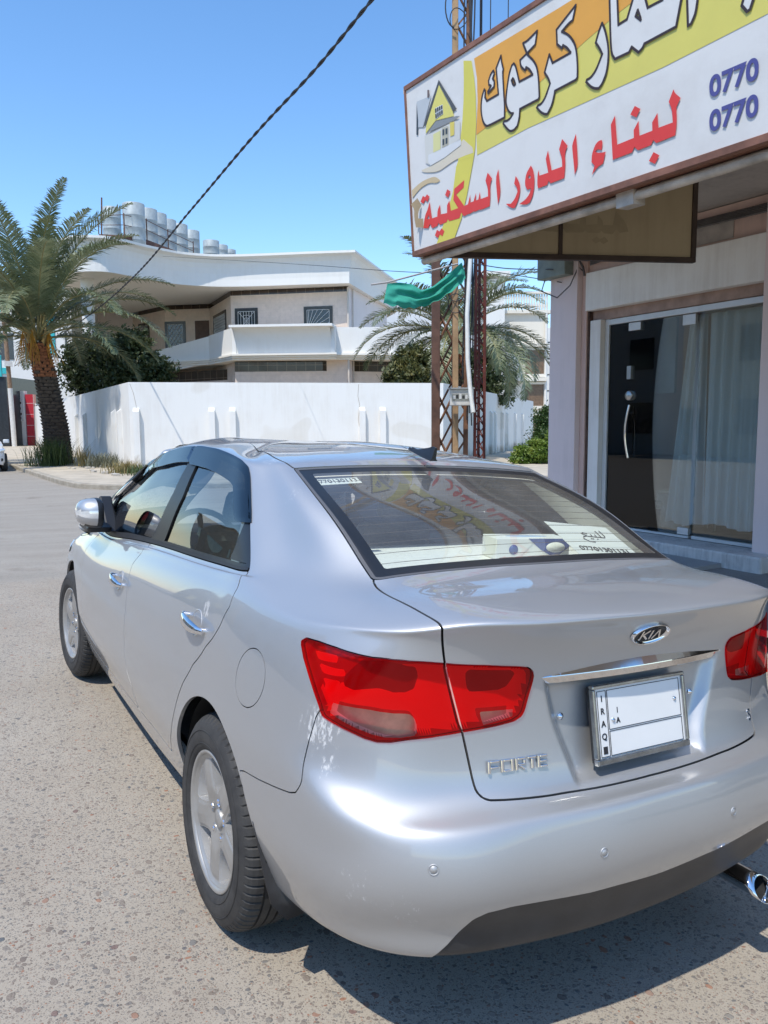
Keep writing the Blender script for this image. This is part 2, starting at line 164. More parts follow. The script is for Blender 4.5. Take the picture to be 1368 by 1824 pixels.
UVP={
'dlo':[(15.365,13.558),(15.631,13.96),(15.836,14.299),(15.957,14.573),(15.703,14.909),(12.668,15.037),(11.582,15.122),(10.832,15.159),(10.188,15.299),(9.14,15.353),(8.16,15.269),(7.527,15.195),(7.13,14.983),(7.043,14.693),(7.02,14.555),(6.979,14.069),(6.959,13.533),(6.987,12.907),(7.012,12.233),(7.029,11.956),(8.212,11.97),(9.155,11.998),(9.938,12.004),(10.966,11.999),(12.073,12.018),(13.196,11.926),(13.731,11.989)],
'belt':[(7.029,11.956),(8.212,11.97),(9.155,11.998),(9.938,12.004),(10.966,11.999),(12.073,12.018),(13.196,11.926),(13.448,11.967),(13.563,12.226),(12.189,12.295),(11.025,12.205),(9.977,12.196),(9.177,12.184),(8.23,12.157),(7.031,12.125)],
'fpane':[(13.149,12.228),(12.113,12.124),(11.234,12.094),(10.967,12.849),(10.77,13.674),(10.753,14.41),(10.804,14.606),(11.29,14.744),(12.276,14.769),(13.399,14.69),(14.873,14.45),(15.074,14.202),(15.097,13.871),(14.902,13.527),(14.099,13.032),(13.485,12.565)],
'rpane':[(10.601,12.137),(9.696,12.2),(8.941,12.234),(8.028,12.248),(7.61,12.836),(7.146,13.431),(7.213,14.277),(7.528,14.692),(8.159,14.948),(9.092,15.067),(10.014,15.044),(10.233,14.911),(10.186,14.525),(10.196,13.611),(10.388,12.914)],
'bp_gap':[(10.716,14.859),(10.656,14.15),(10.699,13.248),(10.999,12.076)],
'bpil':[(11.227,12.069),(10.967,12.849),(10.77,13.674),(10.753,14.41),(10.76,14.856),(10.815,15.01),(10.272,15.079),(10.233,14.911),(10.186,14.525),(10.196,13.611),(10.388,12.914),(10.597,12.121)],
'fvis':[(15.148,13.459),(15.631,13.96),(15.836,14.299),(15.957,14.573),(15.703,14.909),(12.668,15.037),(11.582,15.122),(10.646,15.18),(10.469,15.088),(10.716,14.859),(10.913,14.67),(11.134,14.59),(11.904,14.647),(12.629,14.688),(14.599,14.708),(15.362,14.376),(15.342,13.915),(15.14,13.56)],
'rvis':[(10.375,14.988),(10.183,15.275),(9.14,15.353),(8.16,15.269),(7.527,15.195),(7.13,14.983),(7.02,14.555),(6.956,13.993),(6.974,13.533),(7.052,13.466),(7.348,13.485),(7.529,13.626),(7.716,13.895),(7.965,14.15),(8.369,14.379),(8.875,14.507),(9.842,14.537),(10.674,14.627),(10.585,14.87)],
'rtri':[(7.975,12.288),(7.146,13.413),(6.976,13.458),(7.025,12.192),(7.099,12.278)],
'lid':[(3.926,11.97),(3.949,11.694),(3.818,11.377),(3.676,10.984),(3.579,10.673),(3.51,10.36),(3.461,10.166),(3.426,9.961),(3.423,9.748),(3.372,9.293),(3.213,8.476),(3.105,7.955),(3.075,7.836),(2.778,6.86),(2.705,6.563),(2.661,6.321),(2.634,6.069),(2.626,5.957),(2.602,5.858),(2.555,5.761),(2.484,5.697),(2.2,5.687),(1.597,5.69),(1.412,5.707),(0.89,5.701),(-0.014,5.726)],
'tl':[(5.674,8.596),(5.646,8.685),(5.576,8.759),(5.319,8.712),(4.99,8.585),(4.633,8.393),(4.305,8.191),(3.947,8.027),(3.659,7.972),(3.105,7.966),(2.482,7.924),(1.963,7.837),(1.824,7.798),(1.756,7.72),(1.733,7.608),(1.758,7.451),(1.827,7.137),(1.85,7.056),(1.891,7.005),(1.992,6.953),(2.249,6.916),(2.778,6.86),(3.33,6.777),(3.9,6.72),(3.968,6.719),(4.174,6.748),(4.385,6.839),(4.604,6.973),(4.915,7.154),(5.199,7.301),(5.257,7.461),(5.369,7.701),(5.481,7.969),(5.602,8.284)],
'fuel':[(6.312,7.441),(6.312,7.296),(6.321,7.139),(6.34,6.973),(6.368,6.806),(6.404,6.642),(6.449,6.488),(6.501,6.35),(6.559,6.235),(6.62,6.148),(6.682,6.095),(6.742,6.078),(6.798,6.099),(6.848,6.156),(6.889,6.247),(6.917,6.369),(6.929,6.514),(6.926,6.676),(6.907,6.847),(6.876,7.018),(6.835,7.185),(6.786,7.342),(6.731,7.485),(6.674,7.61),(6.616,7.711),(6.558,7.784),(6.504,7.825),(6.453,7.834),(6.408,7.811),(6.371,7.758),(6.342,7.676),(6.322,7.569)],
'rdoor':[(7.059,11.952),(7.05,11.847),(7.126,9.539),(7.29,8.451),(7.646,7.749),(8.273,6.94),(8.737,6.037),(9.012,5.086),(9.251,4.121),(9.366,3.584),(9.499,3.046),(9.708,2.48)],
'sill':[(9.759,2.157),(10.391,2.283),(11.185,2.178)],
'bgap':[(11.113,11.645),(11.216,9.694),(11.362,8.512),(11.351,7.643),(11.333,6.762),(11.286,5.418),(11.263,3.957),(11.182,3.252),(11.051,2.947)],
'qgap':[(6.803,4.074),(6.459,4.292),(6.147,4.557),(5.849,4.813),(5.778,4.913)],
'qgap2':[(5.775,4.917),(5.61,5.358),(5.389,6.237),(5.299,6.846),(5.197,7.288)],
'val_top':[(3.164,1.117),(3.011,1.686),(2.949,2.067),(2.864,2.423),(2.7,2.554),(2.338,2.59),(1.879,2.538),(1.17,2.46),(0.772,2.459),(0.077,2.403)],
'rev_out':[(4.971,7.548),(4.99,7.435),(5.012,7.37),(4.792,7.213),(4.533,7.041),(4.245,6.879),(4.037,6.805),(3.807,6.782),(3.709,6.791),(3.538,6.81),(3.51,6.856),(3.511,6.937),(3.56,7.066),(3.637,7.116),(3.904,7.137),(4.111,7.189),(4.542,7.365)],
'rev_in':[(2.527,7.145),(2.031,7.138),(2.004,7.109),(2.036,7.031),(2.468,6.95),(2.481,6.976)],
'sl1':[(5.546,8.521),(5.041,8.44),(5.062,8.277),(5.463,8.334)],
'sl2':[(5.451,8.272),(4.864,8.109),(4.887,7.979),(5.367,8.084)],
'sl3':[(5.355,7.995),(4.963,7.919),(5.004,7.766),(5.264,7.826)],
'sl4':[(5.225,7.71),(5.025,7.682),(5.076,7.525),(5.126,7.531)],
'ch_out':[(4.888,7.994),(4.743,8.112),(4.589,8.22),(4.226,8.085),(3.842,7.881),(3.703,7.82),(3.551,7.801),(3.486,7.66),(3.55,7.436),(3.7,7.384),(3.91,7.398),(4.19,7.525),(4.688,7.67),(4.911,7.824)],
'ch_in':[(2.709,7.734),(2.641,7.774),(1.981,7.697),(1.926,7.615),(2.044,7.434),(2.162,7.393),(2.652,7.4),(2.698,7.591)],
'hl_out':[(4.87,7.618),(4.687,7.642),(4.332,7.554),(3.816,7.409),(3.661,7.349),(3.473,7.368),(3.347,7.48),(3.086,7.421),(2.932,7.179),(3.282,7.205),(3.562,7.189),(3.905,7.229),(4.325,7.334),(4.773,7.528)],
'defog0':[(3.116,12.576),(2.274,12.603),(1.449,12.608)],
}

SIGN={
'w_kaf':[(1.244,1.185),(1.249,1.14),(1.265,1.087),(1.256,1.067),(1.26,0.943),(1.265,0.84),(1.259,0.759),(1.068,0.757),(1.041,0.772),(1.014,0.813),(1.001,0.874),(1.002,0.925),(1.016,0.983),(1.045,1.024),(1.057,1.008),(1.05,0.969),(1.071,0.934),(1.202,0.937),(1.188,1.12)],
'w_hamza':[(1.155,1.115),(1.165,1.095),(1.144,1.065),(1.162,1.04),(1.157,1.005),(1.088,0.982),(1.086,0.995),(1.124,1.021),(1.1,1.038),(1.099,1.066),(1.123,1.101)],
'w_waw':[(1.376,1.084),(1.396,1.06),(1.428,0.944),(1.564,0.943),(1.534,0.988),(1.5,1.014),(1.492,0.996),(1.47,1.014),(1.446,1.044),(1.443,1.082),(1.514,1.099),(1.477,1.179),(1.518,1.176),(1.62,1.203),(1.597,1.124),(1.521,1.102),(1.514,1.094),(1.579,1.026),(1.61,0.972),(1.622,0.88),(1.623,0.779),(1.611,0.766),(1.498,0.765),(1.424,0.764),(1.416,0.708),(1.391,0.66),(1.353,0.643),(1.316,0.647),(1.29,0.667),(1.242,0.722),(1.251,0.735),(1.288,0.728),(1.321,0.735),(1.354,0.758),(1.33,0.764),(1.302,0.791),(1.281,0.842),(1.282,0.885),(1.301,0.962),(1.326,1.036),(1.355,1.078)],
'w_waw_hole':[(1.361,0.991),(1.375,0.972),(1.387,0.942),(1.374,0.938),(1.359,0.952),(1.347,0.982)],
'w_ra':[(1.977,1.216),(1.947,1.137),(1.908,1.132),(1.849,1.108),(1.9,1.07),(1.935,1.032),(1.963,0.984),(1.976,0.934),(1.981,0.838),(1.977,0.781),(1.962,0.77),(1.771,0.767),(1.76,0.73),(1.738,0.685),(1.695,0.645),(1.669,0.651),(1.63,0.678),(1.595,0.718),(1.606,0.728),(1.642,0.729),(1.68,0.756),(1.728,0.828),(1.717,0.86),(1.68,0.916),(1.729,1.012),(1.757,0.948),(1.923,0.95),(1.891,0.993),(1.855,1.021),(1.846,1.006),(1.803,1.047),(1.801,1.138)],
'w_ra2':[(2.192,1.022),(2.214,0.978),(2.234,0.904),(2.241,0.842),(2.237,0.785),(2.219,0.716),(2.184,0.669),(2.156,0.652),(2.122,0.662),(2.088,0.685),(2.052,0.726),(2.058,0.737),(2.09,0.738),(2.136,0.766),(2.189,0.842),(2.17,0.881),(2.138,0.929),(2.164,0.982)],
'w_main':[(2.255,1.174),(2.258,0.826),(2.289,0.776),(2.398,0.773),(2.419,0.796),(2.469,0.747),(2.499,0.758),(2.514,0.778),(2.736,0.783),(2.773,0.916),(2.782,0.947),(2.637,1.01),(2.646,0.963),(2.541,0.965),(2.525,1.022),(2.513,1.063),(2.45,1.09),(2.387,0.964),(2.321,0.96),(2.315,1.148)],
'w_main_hole':[(2.468,0.983),(2.487,0.934),(2.49,0.917),(2.452,0.956)],
'w_alif':[(2.809,0.936),(2.815,0.757),(2.834,0.758),(2.865,0.801),(2.878,0.865),(2.88,0.905)],
'w_edge':[(3.162,0.77),(3.145,0.724),(3.176,0.681),(3.193,0.685),(3.219,0.746)],
'r_dots1':[(0.198,0.466),(0.228,0.447),(0.258,0.464),(0.291,0.437),(0.258,0.402),(0.229,0.426),(0.198,0.401),(0.159,0.429)],
'r_sakaniya':[(0.288,0.399),(0.31,0.259),(0.386,0.256),(0.394,0.304),(0.43,0.342),(0.434,0.264),(0.522,0.255),(0.526,0.315),(0.56,0.343),(0.574,0.261),(0.671,0.26),(0.612,0.336),(0.631,0.417),(0.761,0.45),(0.75,0.398),(0.653,0.367),(0.747,0.259),(0.796,0.261),(0.828,0.325),(0.826,0.266),(0.866,0.267),(0.899,0.322),(0.892,0.266),(0.924,0.266),(0.945,0.318),(0.951,0.263),(1.041,0.262),(1.041,0.322),(1.018,0.382),(1.046,0.432),(1.095,0.377),(1.069,0.338),(1.068,0.258),(1.055,0.187),(0.946,0.184),(0.935,0.19),(0.874,0.187),(0.866,0.193),(0.804,0.185),(0.796,0.189),(0.737,0.183),(0.706,0.219),(0.682,0.181),(0.547,0.186),(0.527,0.207),(0.512,0.187),(0.417,0.184),(0.4,0.206),(0.38,0.184),(0.309,0.179),(0.28,0.223),(0.253,0.192),(0.182,0.206),(0.21,0.297),(0.262,0.349)],
'r_sak_hole':[(0.269,0.295),(0.276,0.264),(0.238,0.267)],
'r_dot_n':[(0.538,0.436),(0.578,0.41),(0.544,0.37),(0.506,0.399)],
'r_dots_y':[(0.373,0.154),(0.408,0.133),(0.437,0.153),(0.474,0.123),(0.445,0.089),(0.409,0.11),(0.381,0.086),(0.341,0.115)],
'r_alif1':[(1.169,0.425),(1.179,0.334),(1.184,0.268),(1.172,0.219),(1.151,0.179),(1.146,0.225),(1.136,0.366)],
'r_ra':[(1.356,0.329),(1.39,0.278),(1.401,0.237),(1.392,0.192),(1.367,0.147),(1.338,0.113),(1.312,0.114),(1.272,0.134),(1.239,0.162),(1.293,0.15),(1.335,0.171),(1.369,0.215),(1.365,0.246),(1.337,0.28)],
'r_waw':[(1.516,0.358),(1.537,0.328),(1.55,0.271),(1.544,0.202),(1.525,0.148),(1.495,0.113),(1.456,0.106),(1.382,0.127),(1.445,0.141),(1.491,0.168),(1.512,0.205),(1.474,0.204),(1.453,0.232),(1.451,0.267),(1.467,0.317)],
'r_waw_hole':[(1.498,0.299),(1.513,0.282),(1.503,0.271),(1.483,0.284)],
'r_dal':[(1.69,0.41),(1.72,0.271),(1.82,0.269),(1.819,0.325),(1.795,0.387),(1.825,0.445),(1.874,0.388),(1.848,0.348),(1.85,0.273),(1.836,0.191),(1.704,0.19),(1.69,0.212),(1.672,0.188),(1.582,0.187),(1.575,0.215),(1.581,0.279),(1.593,0.307),(1.599,0.268),(1.687,0.265),(1.666,0.361)],
'r_alif2':[(1.951,0.441),(1.958,0.371),(1.962,0.254),(1.957,0.229),(1.932,0.188),(1.929,0.228),(1.916,0.352),(1.916,0.383)],
'r_hamza':[(2.17,0.338),(2.178,0.319),(2.169,0.277),(2.136,0.291),(2.114,0.285),(2.132,0.27),(2.175,0.26),(2.201,0.259),(2.179,0.193),(2.13,0.183),(2.082,0.147),(2.107,0.199),(2.081,0.227),(2.086,0.274),(2.114,0.323),(2.141,0.339)],
'r_binaa':[(2.282,0.45),(2.296,0.273),(2.426,0.275),(2.425,0.32),(2.463,0.362),(2.469,0.275),(2.564,0.275),(2.563,0.322),(2.602,0.363),(2.609,0.278),(2.709,0.277),(2.703,0.352),(2.682,0.399),(2.715,0.456),(2.725,0.432),(2.763,0.393),(2.735,0.352),(2.737,0.264),(2.726,0.201),(2.591,0.197),(2.569,0.221),(2.554,0.197),(2.455,0.195),(2.429,0.222),(2.411,0.195),(2.258,0.194),(2.247,0.406)],
'r_dot_nn':[(2.436,0.456),(2.478,0.425),(2.447,0.387),(2.401,0.417)],
'r_dot_b':[(2.571,0.152),(2.613,0.122),(2.581,0.082),(2.536,0.111)],
'b_yel1':[(0.812,1.309),(0.806,1.168),(0.792,1.029),(0.768,0.89),(0.734,0.762),(0.71,0.678),(0.691,0.608),(0.789,0.598),(0.892,0.594),(0.909,0.65),(0.934,0.823),(0.941,1.019),(0.93,1.156),(0.907,1.274)],
'b_yel2':[(0.691,0.608),(0.664,0.574),(0.61,0.402),(0.516,0.243),(0.336,0.019),(0.589,0.024),(0.702,0.168),(0.784,0.326),(0.892,0.594)],
'b_orange':[(0.937,1.279),(1.825,1.262),(2.063,1.263),(2.532,1.06),(2.312,1.028),(2.054,0.974),(1.617,0.869),(1.262,0.792),(0.927,0.737),(0.959,0.969),(0.962,1.128)],
'b_yellow':[(0.927,0.737),(1.262,0.792),(1.617,0.869),(2.054,0.974),(2.312,1.028),(2.532,1.06),(3.352,0.706),(3.29,0.626),(2.639,0.602),(1.924,0.61),(1.492,0.615),(0.926,0.591)],
'num1':[(2.951,0.39),(3.266,0.381)],
'num2':[(2.951,0.198),(3.268,0.198)],
'num1h':[(2.977,0.433),(2.977,0.323)],
'h_gable':[(0.492,1.284),(0.706,0.996),(0.655,0.992),(0.624,1.059),(0.492,1.253),(0.286,1.006),(0.246,1.001)],
'h_front':[(0.492,1.245),(0.655,0.992),(0.667,0.955),(0.426,0.997),(0.28,0.938),(0.294,0.999)],
'h_roofl':[(0.174,1.224),(0.382,1.202),(0.246,1.001),(0.183,1.02),(0.151,0.972)],
'h_porch':[(0.425,0.989),(0.702,0.944),(0.743,0.931),(0.671,0.921),(0.343,0.937),(0.28,0.93)],
'h_wall':[(0.263,0.926),(0.373,0.919),(0.657,0.917),(0.741,0.899),(0.731,0.763),(0.482,0.759),(0.306,0.687),(0.261,0.716)],
'h_deck':[(0.305,0.765),(0.482,0.763),(0.745,0.759),(0.742,0.718),(0.521,0.684),(0.328,0.673),(0.3,0.706)],
'h_win':[(0.426,1.09),(0.531,1.086),(0.533,1.014),(0.426,1.005)],
'h_door1':[(0.387,0.902),(0.486,0.902),(0.475,0.761),(0.375,0.763)],
'h_door2':[(0.51,0.916),(0.59,0.904),(0.58,0.765),(0.498,0.767)],
'h_door3':[(0.614,0.922),(0.671,0.913),(0.663,0.816),(0.613,0.818)],
'h_chim':[(0.337,1.26),(0.36,1.252),(0.355,1.198),(0.332,1.202)],
'h_dark':[(0.173,1.215),(0.183,1.072),(0.17,0.962),(0.146,0.969)],
'smoke1':[(0.039,0.549),(0.184,0.585),(0.375,0.581),(0.448,0.528),(0.401,0.518),(0.294,0.549),(0.163,0.537),(0.042,0.485)],
'smoke2':[(0.192,0.673),(0.336,0.67),(0.491,0.68),(0.655,0.71),(0.772,0.751),(0.876,0.663),(0.887,0.62),(0.763,0.63),(0.649,0.628),(0.561,0.618),(0.423,0.599),(0.222,0.647)],
}

# ------------------------------------------------------------------ silver saloon: one smooth surface cut into its panels
CARM = Matrix(((0.9989,0.0026,0.0469,0),(-0.002,0.9999,-0.0114,0),(-0.0469,0.0113,0.9988,0),(0,0,0,1)))
def car_surface():
    nc, nr = CAGE.shape[:2]
    def B(n, ts, lo):
        A = np.zeros((len(ts), n)); X = np.zeros((len(ts), n))
        for r, t in enumerate(ts):
            i = min(int(np.floor(t)), n-2); f = t-i
            b = np.array([(1-f)**3, 3*f**3-6*f*f+4, -3*f**3+3*f*f+3*f+1, f**3])/6
            for k in range(4):
                j = i-1+k
                if j < 0:
                    if lo: A[r,1] += b[k]; X[r,1] -= b[k]
                    else: A[r,0] += 2*b[k]; A[r,1] -= b[k]; X[r,0] += 2*b[k]; X[r,1] -= b[k]
                elif j >= n: A[r,n-2] += b[k]; X[r,n-2] -= b[k]
                else: A[r,j] += b[k]; X[r,j] += b[k]
        return A, X
    def S(us, vs):
        Au, Ax = B(nc, us, True); Av, Avx = B(nr, vs, False)
        P = np.einsum('ui,ijk,vj->uvk', Au, CAGE, Av)
        P[..., 0] = np.einsum('ui,ij,vj->uv', Ax, CAGE[..., 0], Avx)
        return P
    return S
SURF = car_surface()
def smooth01(x): x = np.clip(x, 0, 1); return x*x*(3-2*x)
def recess(P):
    """plate recess in the boot lid and the push-in depth there"""
    x, z = np.abs(P[..., 0]), P[..., 2]
    top, bot = .935, .665
    hw = np.interp(z, [bot, .72, .83, top], [.235, .25, .295, .325])
    d = np.minimum(np.minimum(hw-x, (z-bot)), (top-z)*1.0)
    return .030*smooth01(d/.038)*(P[..., 1] < .4)
def sample_poly(k, closed=True, n=240):
    uv = np.array(UVP[k] if isinstance(k, str) else k, float)
    if closed: uv = np.vstack([uv, uv[:1]])
    seg = np.r_[0, np.cumsum(np.hypot(*np.diff(uv, axis=0).T))]
    # smoothing corner-preserving is left to the trace itself
    t = np.linspace(0, seg[-1], n); return np.stack([np.interp(t, seg, uv[:, 0]), np.interp(t, seg, uv[:, 1])], 1)
def surf_pts(uv):
    """surface points for arbitrary uv list, mirrored past u = 0"""
    nc, nr = CAGE.shape[:2]; out = np.zeros((len(uv), 3))
    for i, (u, v) in enumerate(uv):
        s = 1
        if u < 0: u, s = -u, -1
        if u > nc-1: u, s = 2*(nc-1)-u, -s
        p = SURF([min(u, nc-1.0001)], [min(max(v, 0), nr-1.0001)])[0, 0]; out[i] = (p[0]*s, p[1], p[2])
    return out
def inpoly(uv, poly):
    x, y = uv[:, 0], uv[:, 1]; c = np.zeros(len(uv), bool); n = len(poly)
    for i in range(n):
        x1, y1 = poly[i]; x2, y2 = poly[i-1]
        m = ((y1 > y) != (y2 > y)); c ^= m & (x < (x2-x1)*(y-y1)/((y2-y1) if y2 != y1 else 1e-9)+x1)
    return c
def segdist(P, L):
    d = np.full(len(P), 9.0)
    A = L[:-1]; Bv = L[1:]-L[:-1]; q = (Bv**2).sum(1)+1e-12
    for i0 in range(0, len(P), 4000):
        p = P[i0:i0+4000, None, :]-A[None]; t = np.clip((p*Bv[None]).sum(2)/q, 0, 1)
        d[i0:i0+4000] = np.sqrt((((p-t[..., None]*Bv[None]))**2).sum(2)).min(1)
    return d
class Shell:
    def __init__(s, u0=0, u1=19, v0=.35, v1=18, du=24, dv=12):
        us = np.linspace(u0, u1, int((u1-u0)*du)+1); vs = np.linspace(v0, v1, int((v1-v0)*dv)+1)
        us[-1] = min(us[-1], 18.9999); vs[-1] = min(vs[-1], 17.9999)
        P = SURF(us, vs)
        def nrm(P):
            n = np.cross(np.gradient(P, axis=0), np.gradient(P, axis=1)); return n/(np.linalg.norm(n, axis=-1, keepdims=True)+1e-12)
        Nn = nrm(P); P = P - Nn*recess(P)[..., None]*(1 if Nn[20, 20, 1] < 0 else -1)
        Nn = nrm(P)
        if Nn[np.argmin(abs(us-9)), np.argmin(abs(vs-4)), 0] > 0: Nn = -Nn
        s.flip = True
        nu, nv = P.shape[:2]; idx = np.arange(nu*nv).reshape(nu, nv)
        a, b, c, d = idx[:-1, :-1].ravel(), idx[1:, :-1].ravel(), idx[1:, 1:].ravel(), idx[:-1, 1:].ravel()
        s.V = P.reshape(-1, 3); s.N = Nn.reshape(-1, 3)
        U, W = np.meshgrid(us, vs, indexing='ij'); s.UV = np.stack([U.ravel(), W.ravel()], 1)
        s.T = np.vstack([np.stack([a, b, c], 1), np.stack([a, c, d], 1)])
        # orientation so face normal agrees with N
        t = s.T[len(s.T)//3]; fn = np.cross(s.V[t[1]]-s.V[t[0]], s.V[t[2]]-s.V[t[0]])
        if fn @ s.N[t[0]] < 0: s.T = s.T[:, ::-1].copy()
        s.F = {}
    def region(s, name, poly, reach=.06):
        """signed distance field (negative inside) of a closed uv outline"""
        uv = sample_poly(poly, True, max(160, 12*len(UVP[poly]) if isinstance(poly, str) else 200)); L = surf_pts(uv)
        lo, hi = L.min(0)-reach, L.max(0)+reach
        m = ((s.V > lo) & (s.V < hi)).all(1)
        ins = inpoly(s.UV, uv); d = np.full(len(s.V), 1.0)
        d[m] = segdist(s.V[m], L); d[ins] = -d[ins]; s.F[name] = d; return s
    def cut(s, name, level=0.0):
        f = s.F[name]-level; f = np.where(np.abs(f) < 2e-4, 2e-4, f)
        g = f[s.T] < 0; k = g.sum(1); mix = (k == 1) | (k == 2)
        if not mix.any(): return s
        T = s.T[mix]; g = g[mix]; k = k[mix]
        odd = np.where((k == 1)[:, None], g, ~g); o = odd.argmax(1); r = np.arange(len(T))
        A, Bq, Cq = T[r, o], T[r, (o+1) % 3], T[r, (o+2) % 3]
        E = np.vstack([np.stack([A, Bq], 1), np.stack([A, Cq], 1)]); E.sort(axis=1)
        ue, inv = np.unique(E, axis=0, return_inverse=True); inv = inv.ravel()
        fa, fb = f[ue[:, 0]], f[ue[:, 1]]; t = (fa/(fa-fb))
        n0 = len(s.V)
        lerp = lambda X: np.concatenate([X, X[ue[:, 0]]+(X[ue[:, 1]]-X[ue[:, 0]])*(t[:, None] if X.ndim == 2 else t)])
        s.V = lerp(s.V); s.UV = lerp(s.UV); s.N = lerp(s.N); s.N /= np.linalg.norm(s.N, axis=1, keepdims=True)+1e-12
        for q in s.F: s.F[q] = lerp(s.F[q])
        mab, mac = n0+inv[:len(T)], n0+inv[len(T):]
        s.T = np.vstack([s.T[~mix], np.stack([A, mab, mac], 1), np.stack([mab, Bq, Cq], 1), np.stack([mab, Cq, mac], 1)])
        return s
    def tri(s, name): return s.F[name][s.T].mean(1)
    def cen(s): return s.V[s.T].mean(1)
def shell_mesh(name, sh, mask, mats, mi=None, parent=None, off=0.0, skirt=.008, mirror=False, both=False, label=None, offs=None):
    """one mesh from the triangles in mask; edges turned inwards by skirt; both = mirrored half added to it"""
    T = sh.T[mask]; used, inv = np.unique(T, return_inverse=True); T = inv.reshape(-1, 3)
    Nn = sh.N[used]; V = sh.V[used]+Nn*(off if offs is None else offs[used][:, None]); nT = len(T)
    MI = np.zeros(nT, int) if mi is None else mi[mask]
    if skirt:
        E = np.vstack([T[:, [0, 1]], T[:, [1, 2]], T[:, [2, 0]]]); EM = np.tile(MI, 3)
        key = np.sort(E, axis=1); _, i1, cnt = np.unique(key, axis=0, return_index=True, return_counts=True)
        be = E[i1[cnt == 1]]; bm_ = EM[i1[cnt == 1]]
        if both:   # no skirt along the centre line
            keep = ~((np.abs(V[be[:, 0], 0]) < .003) & (np.abs(V[be[:, 1], 0]) < .003)); be = be[keep]; bm_ = bm_[keep]
        if len(be):
            a, b = be[:, 0], be[:, 1]; n = len(V); m = len(be)
            ed = V[b]-V[a]; sn = np.cross(ed, (Nn[a]+Nn[b])/2); sn /= np.linalg.norm(sn, axis=1, keepdims=True)+1e-12
            V2 = np.concatenate([V[a], V[b], V[b]-Nn[b]*skirt, V[a]-Nn[a]*skirt])
            i = np.arange(m); q0, q1, q2, q3 = n+i, n+m+i, n+2*m+i, n+3*m+i
            V = np.concatenate([V, V2]); Nn = np.concatenate([Nn, sn, sn, sn, sn])
            T = np.vstack([T, np.stack([q1, q0, q3], 1), np.stack([q1, q3, q2], 1)]); MI = np.concatenate([MI, bm_, bm_])
    if mirror or both:
        Vm = V*[-1, 1, 1]; Nm = Nn*[-1, 1, 1]; Tm = T[:, ::-1]
        if both: T = np.vstack([T, Tm+len(V)]); V = np.concatenate([V, Vm]); Nn = np.concatenate([Nn, Nm]); MI = np.concatenate([MI, MI])
        else: V, Nn, T = Vm, Nm, Tm
    me = D.meshes.new(name); me.vertices.add(len(V)); me.vertices.foreach_set('co', V.astype(np.float32).ravel())
    me.loops.add(len(T)*3); me.loops.foreach_set('vertex_index', T.astype(np.int32).ravel())
    me.polygons.add(len(T)); me.polygons.foreach_set('loop_start', np.arange(0, len(T)*3, 3, dtype=np.int32))
    try: me.polygons.foreach_set('loop_total', np.full(len(T), 3, np.int32))
    except Exception: pass
    for m in (mats if isinstance(mats, (list, tuple)) else [mats]): me.materials.append(m)
    me.polygons.foreach_set('material_index', MI.astype(np.int32)); me.update(); me.validate()
    me.polygons.foreach_set('use_smooth', np.ones(len(me.polygons), bool))
    if len(me.vertices) == len(Nn):
        me.normals_split_custom_set_from_vertices([tuple(x) for x in Nn])
    o = D.objects.new(name, me); link(o, parent)
    if label: o['label'] = label
    return o

# ------------------------------------------------------------------ ground
def gz(x, y):
    w = 1-smooth01((np.asarray(y, float)-7)/9)
    cx = np.clip(x, -3.2, 3.0); cy = np.clip(y, -3, 5)
    return (-.04695*cx+.01141*cy)*w
def sheet(name, xs, ys, mat, lift=0, kind='structure', zf=gz):
    X, Y = np.meshgrid(xs, ys, indexing='ij'); Z = zf(X, Y)+lift
    V = np.stack([X, Y, Z], -1).reshape(-1, 3); n, m = len(xs), len(ys); i = np.arange(n*m).reshape(n, m)
    F = np.stack([i[:-1, :-1], i[1:, :-1], i[1:, 1:], i[:-1, 1:]], -1).reshape(-1, 4)
    me = D.meshes.new(name); me.from_pydata(V.tolist(), [], F.tolist()); me.materials.append(mat)
    me.polygons.foreach_set('use_smooth', [True]*len(F)); o = D.objects.new(name, me); return link(o, kind=kind)
def smooth01(x): x = np.clip(x, 0, 1); return x*x*(3-2*x)
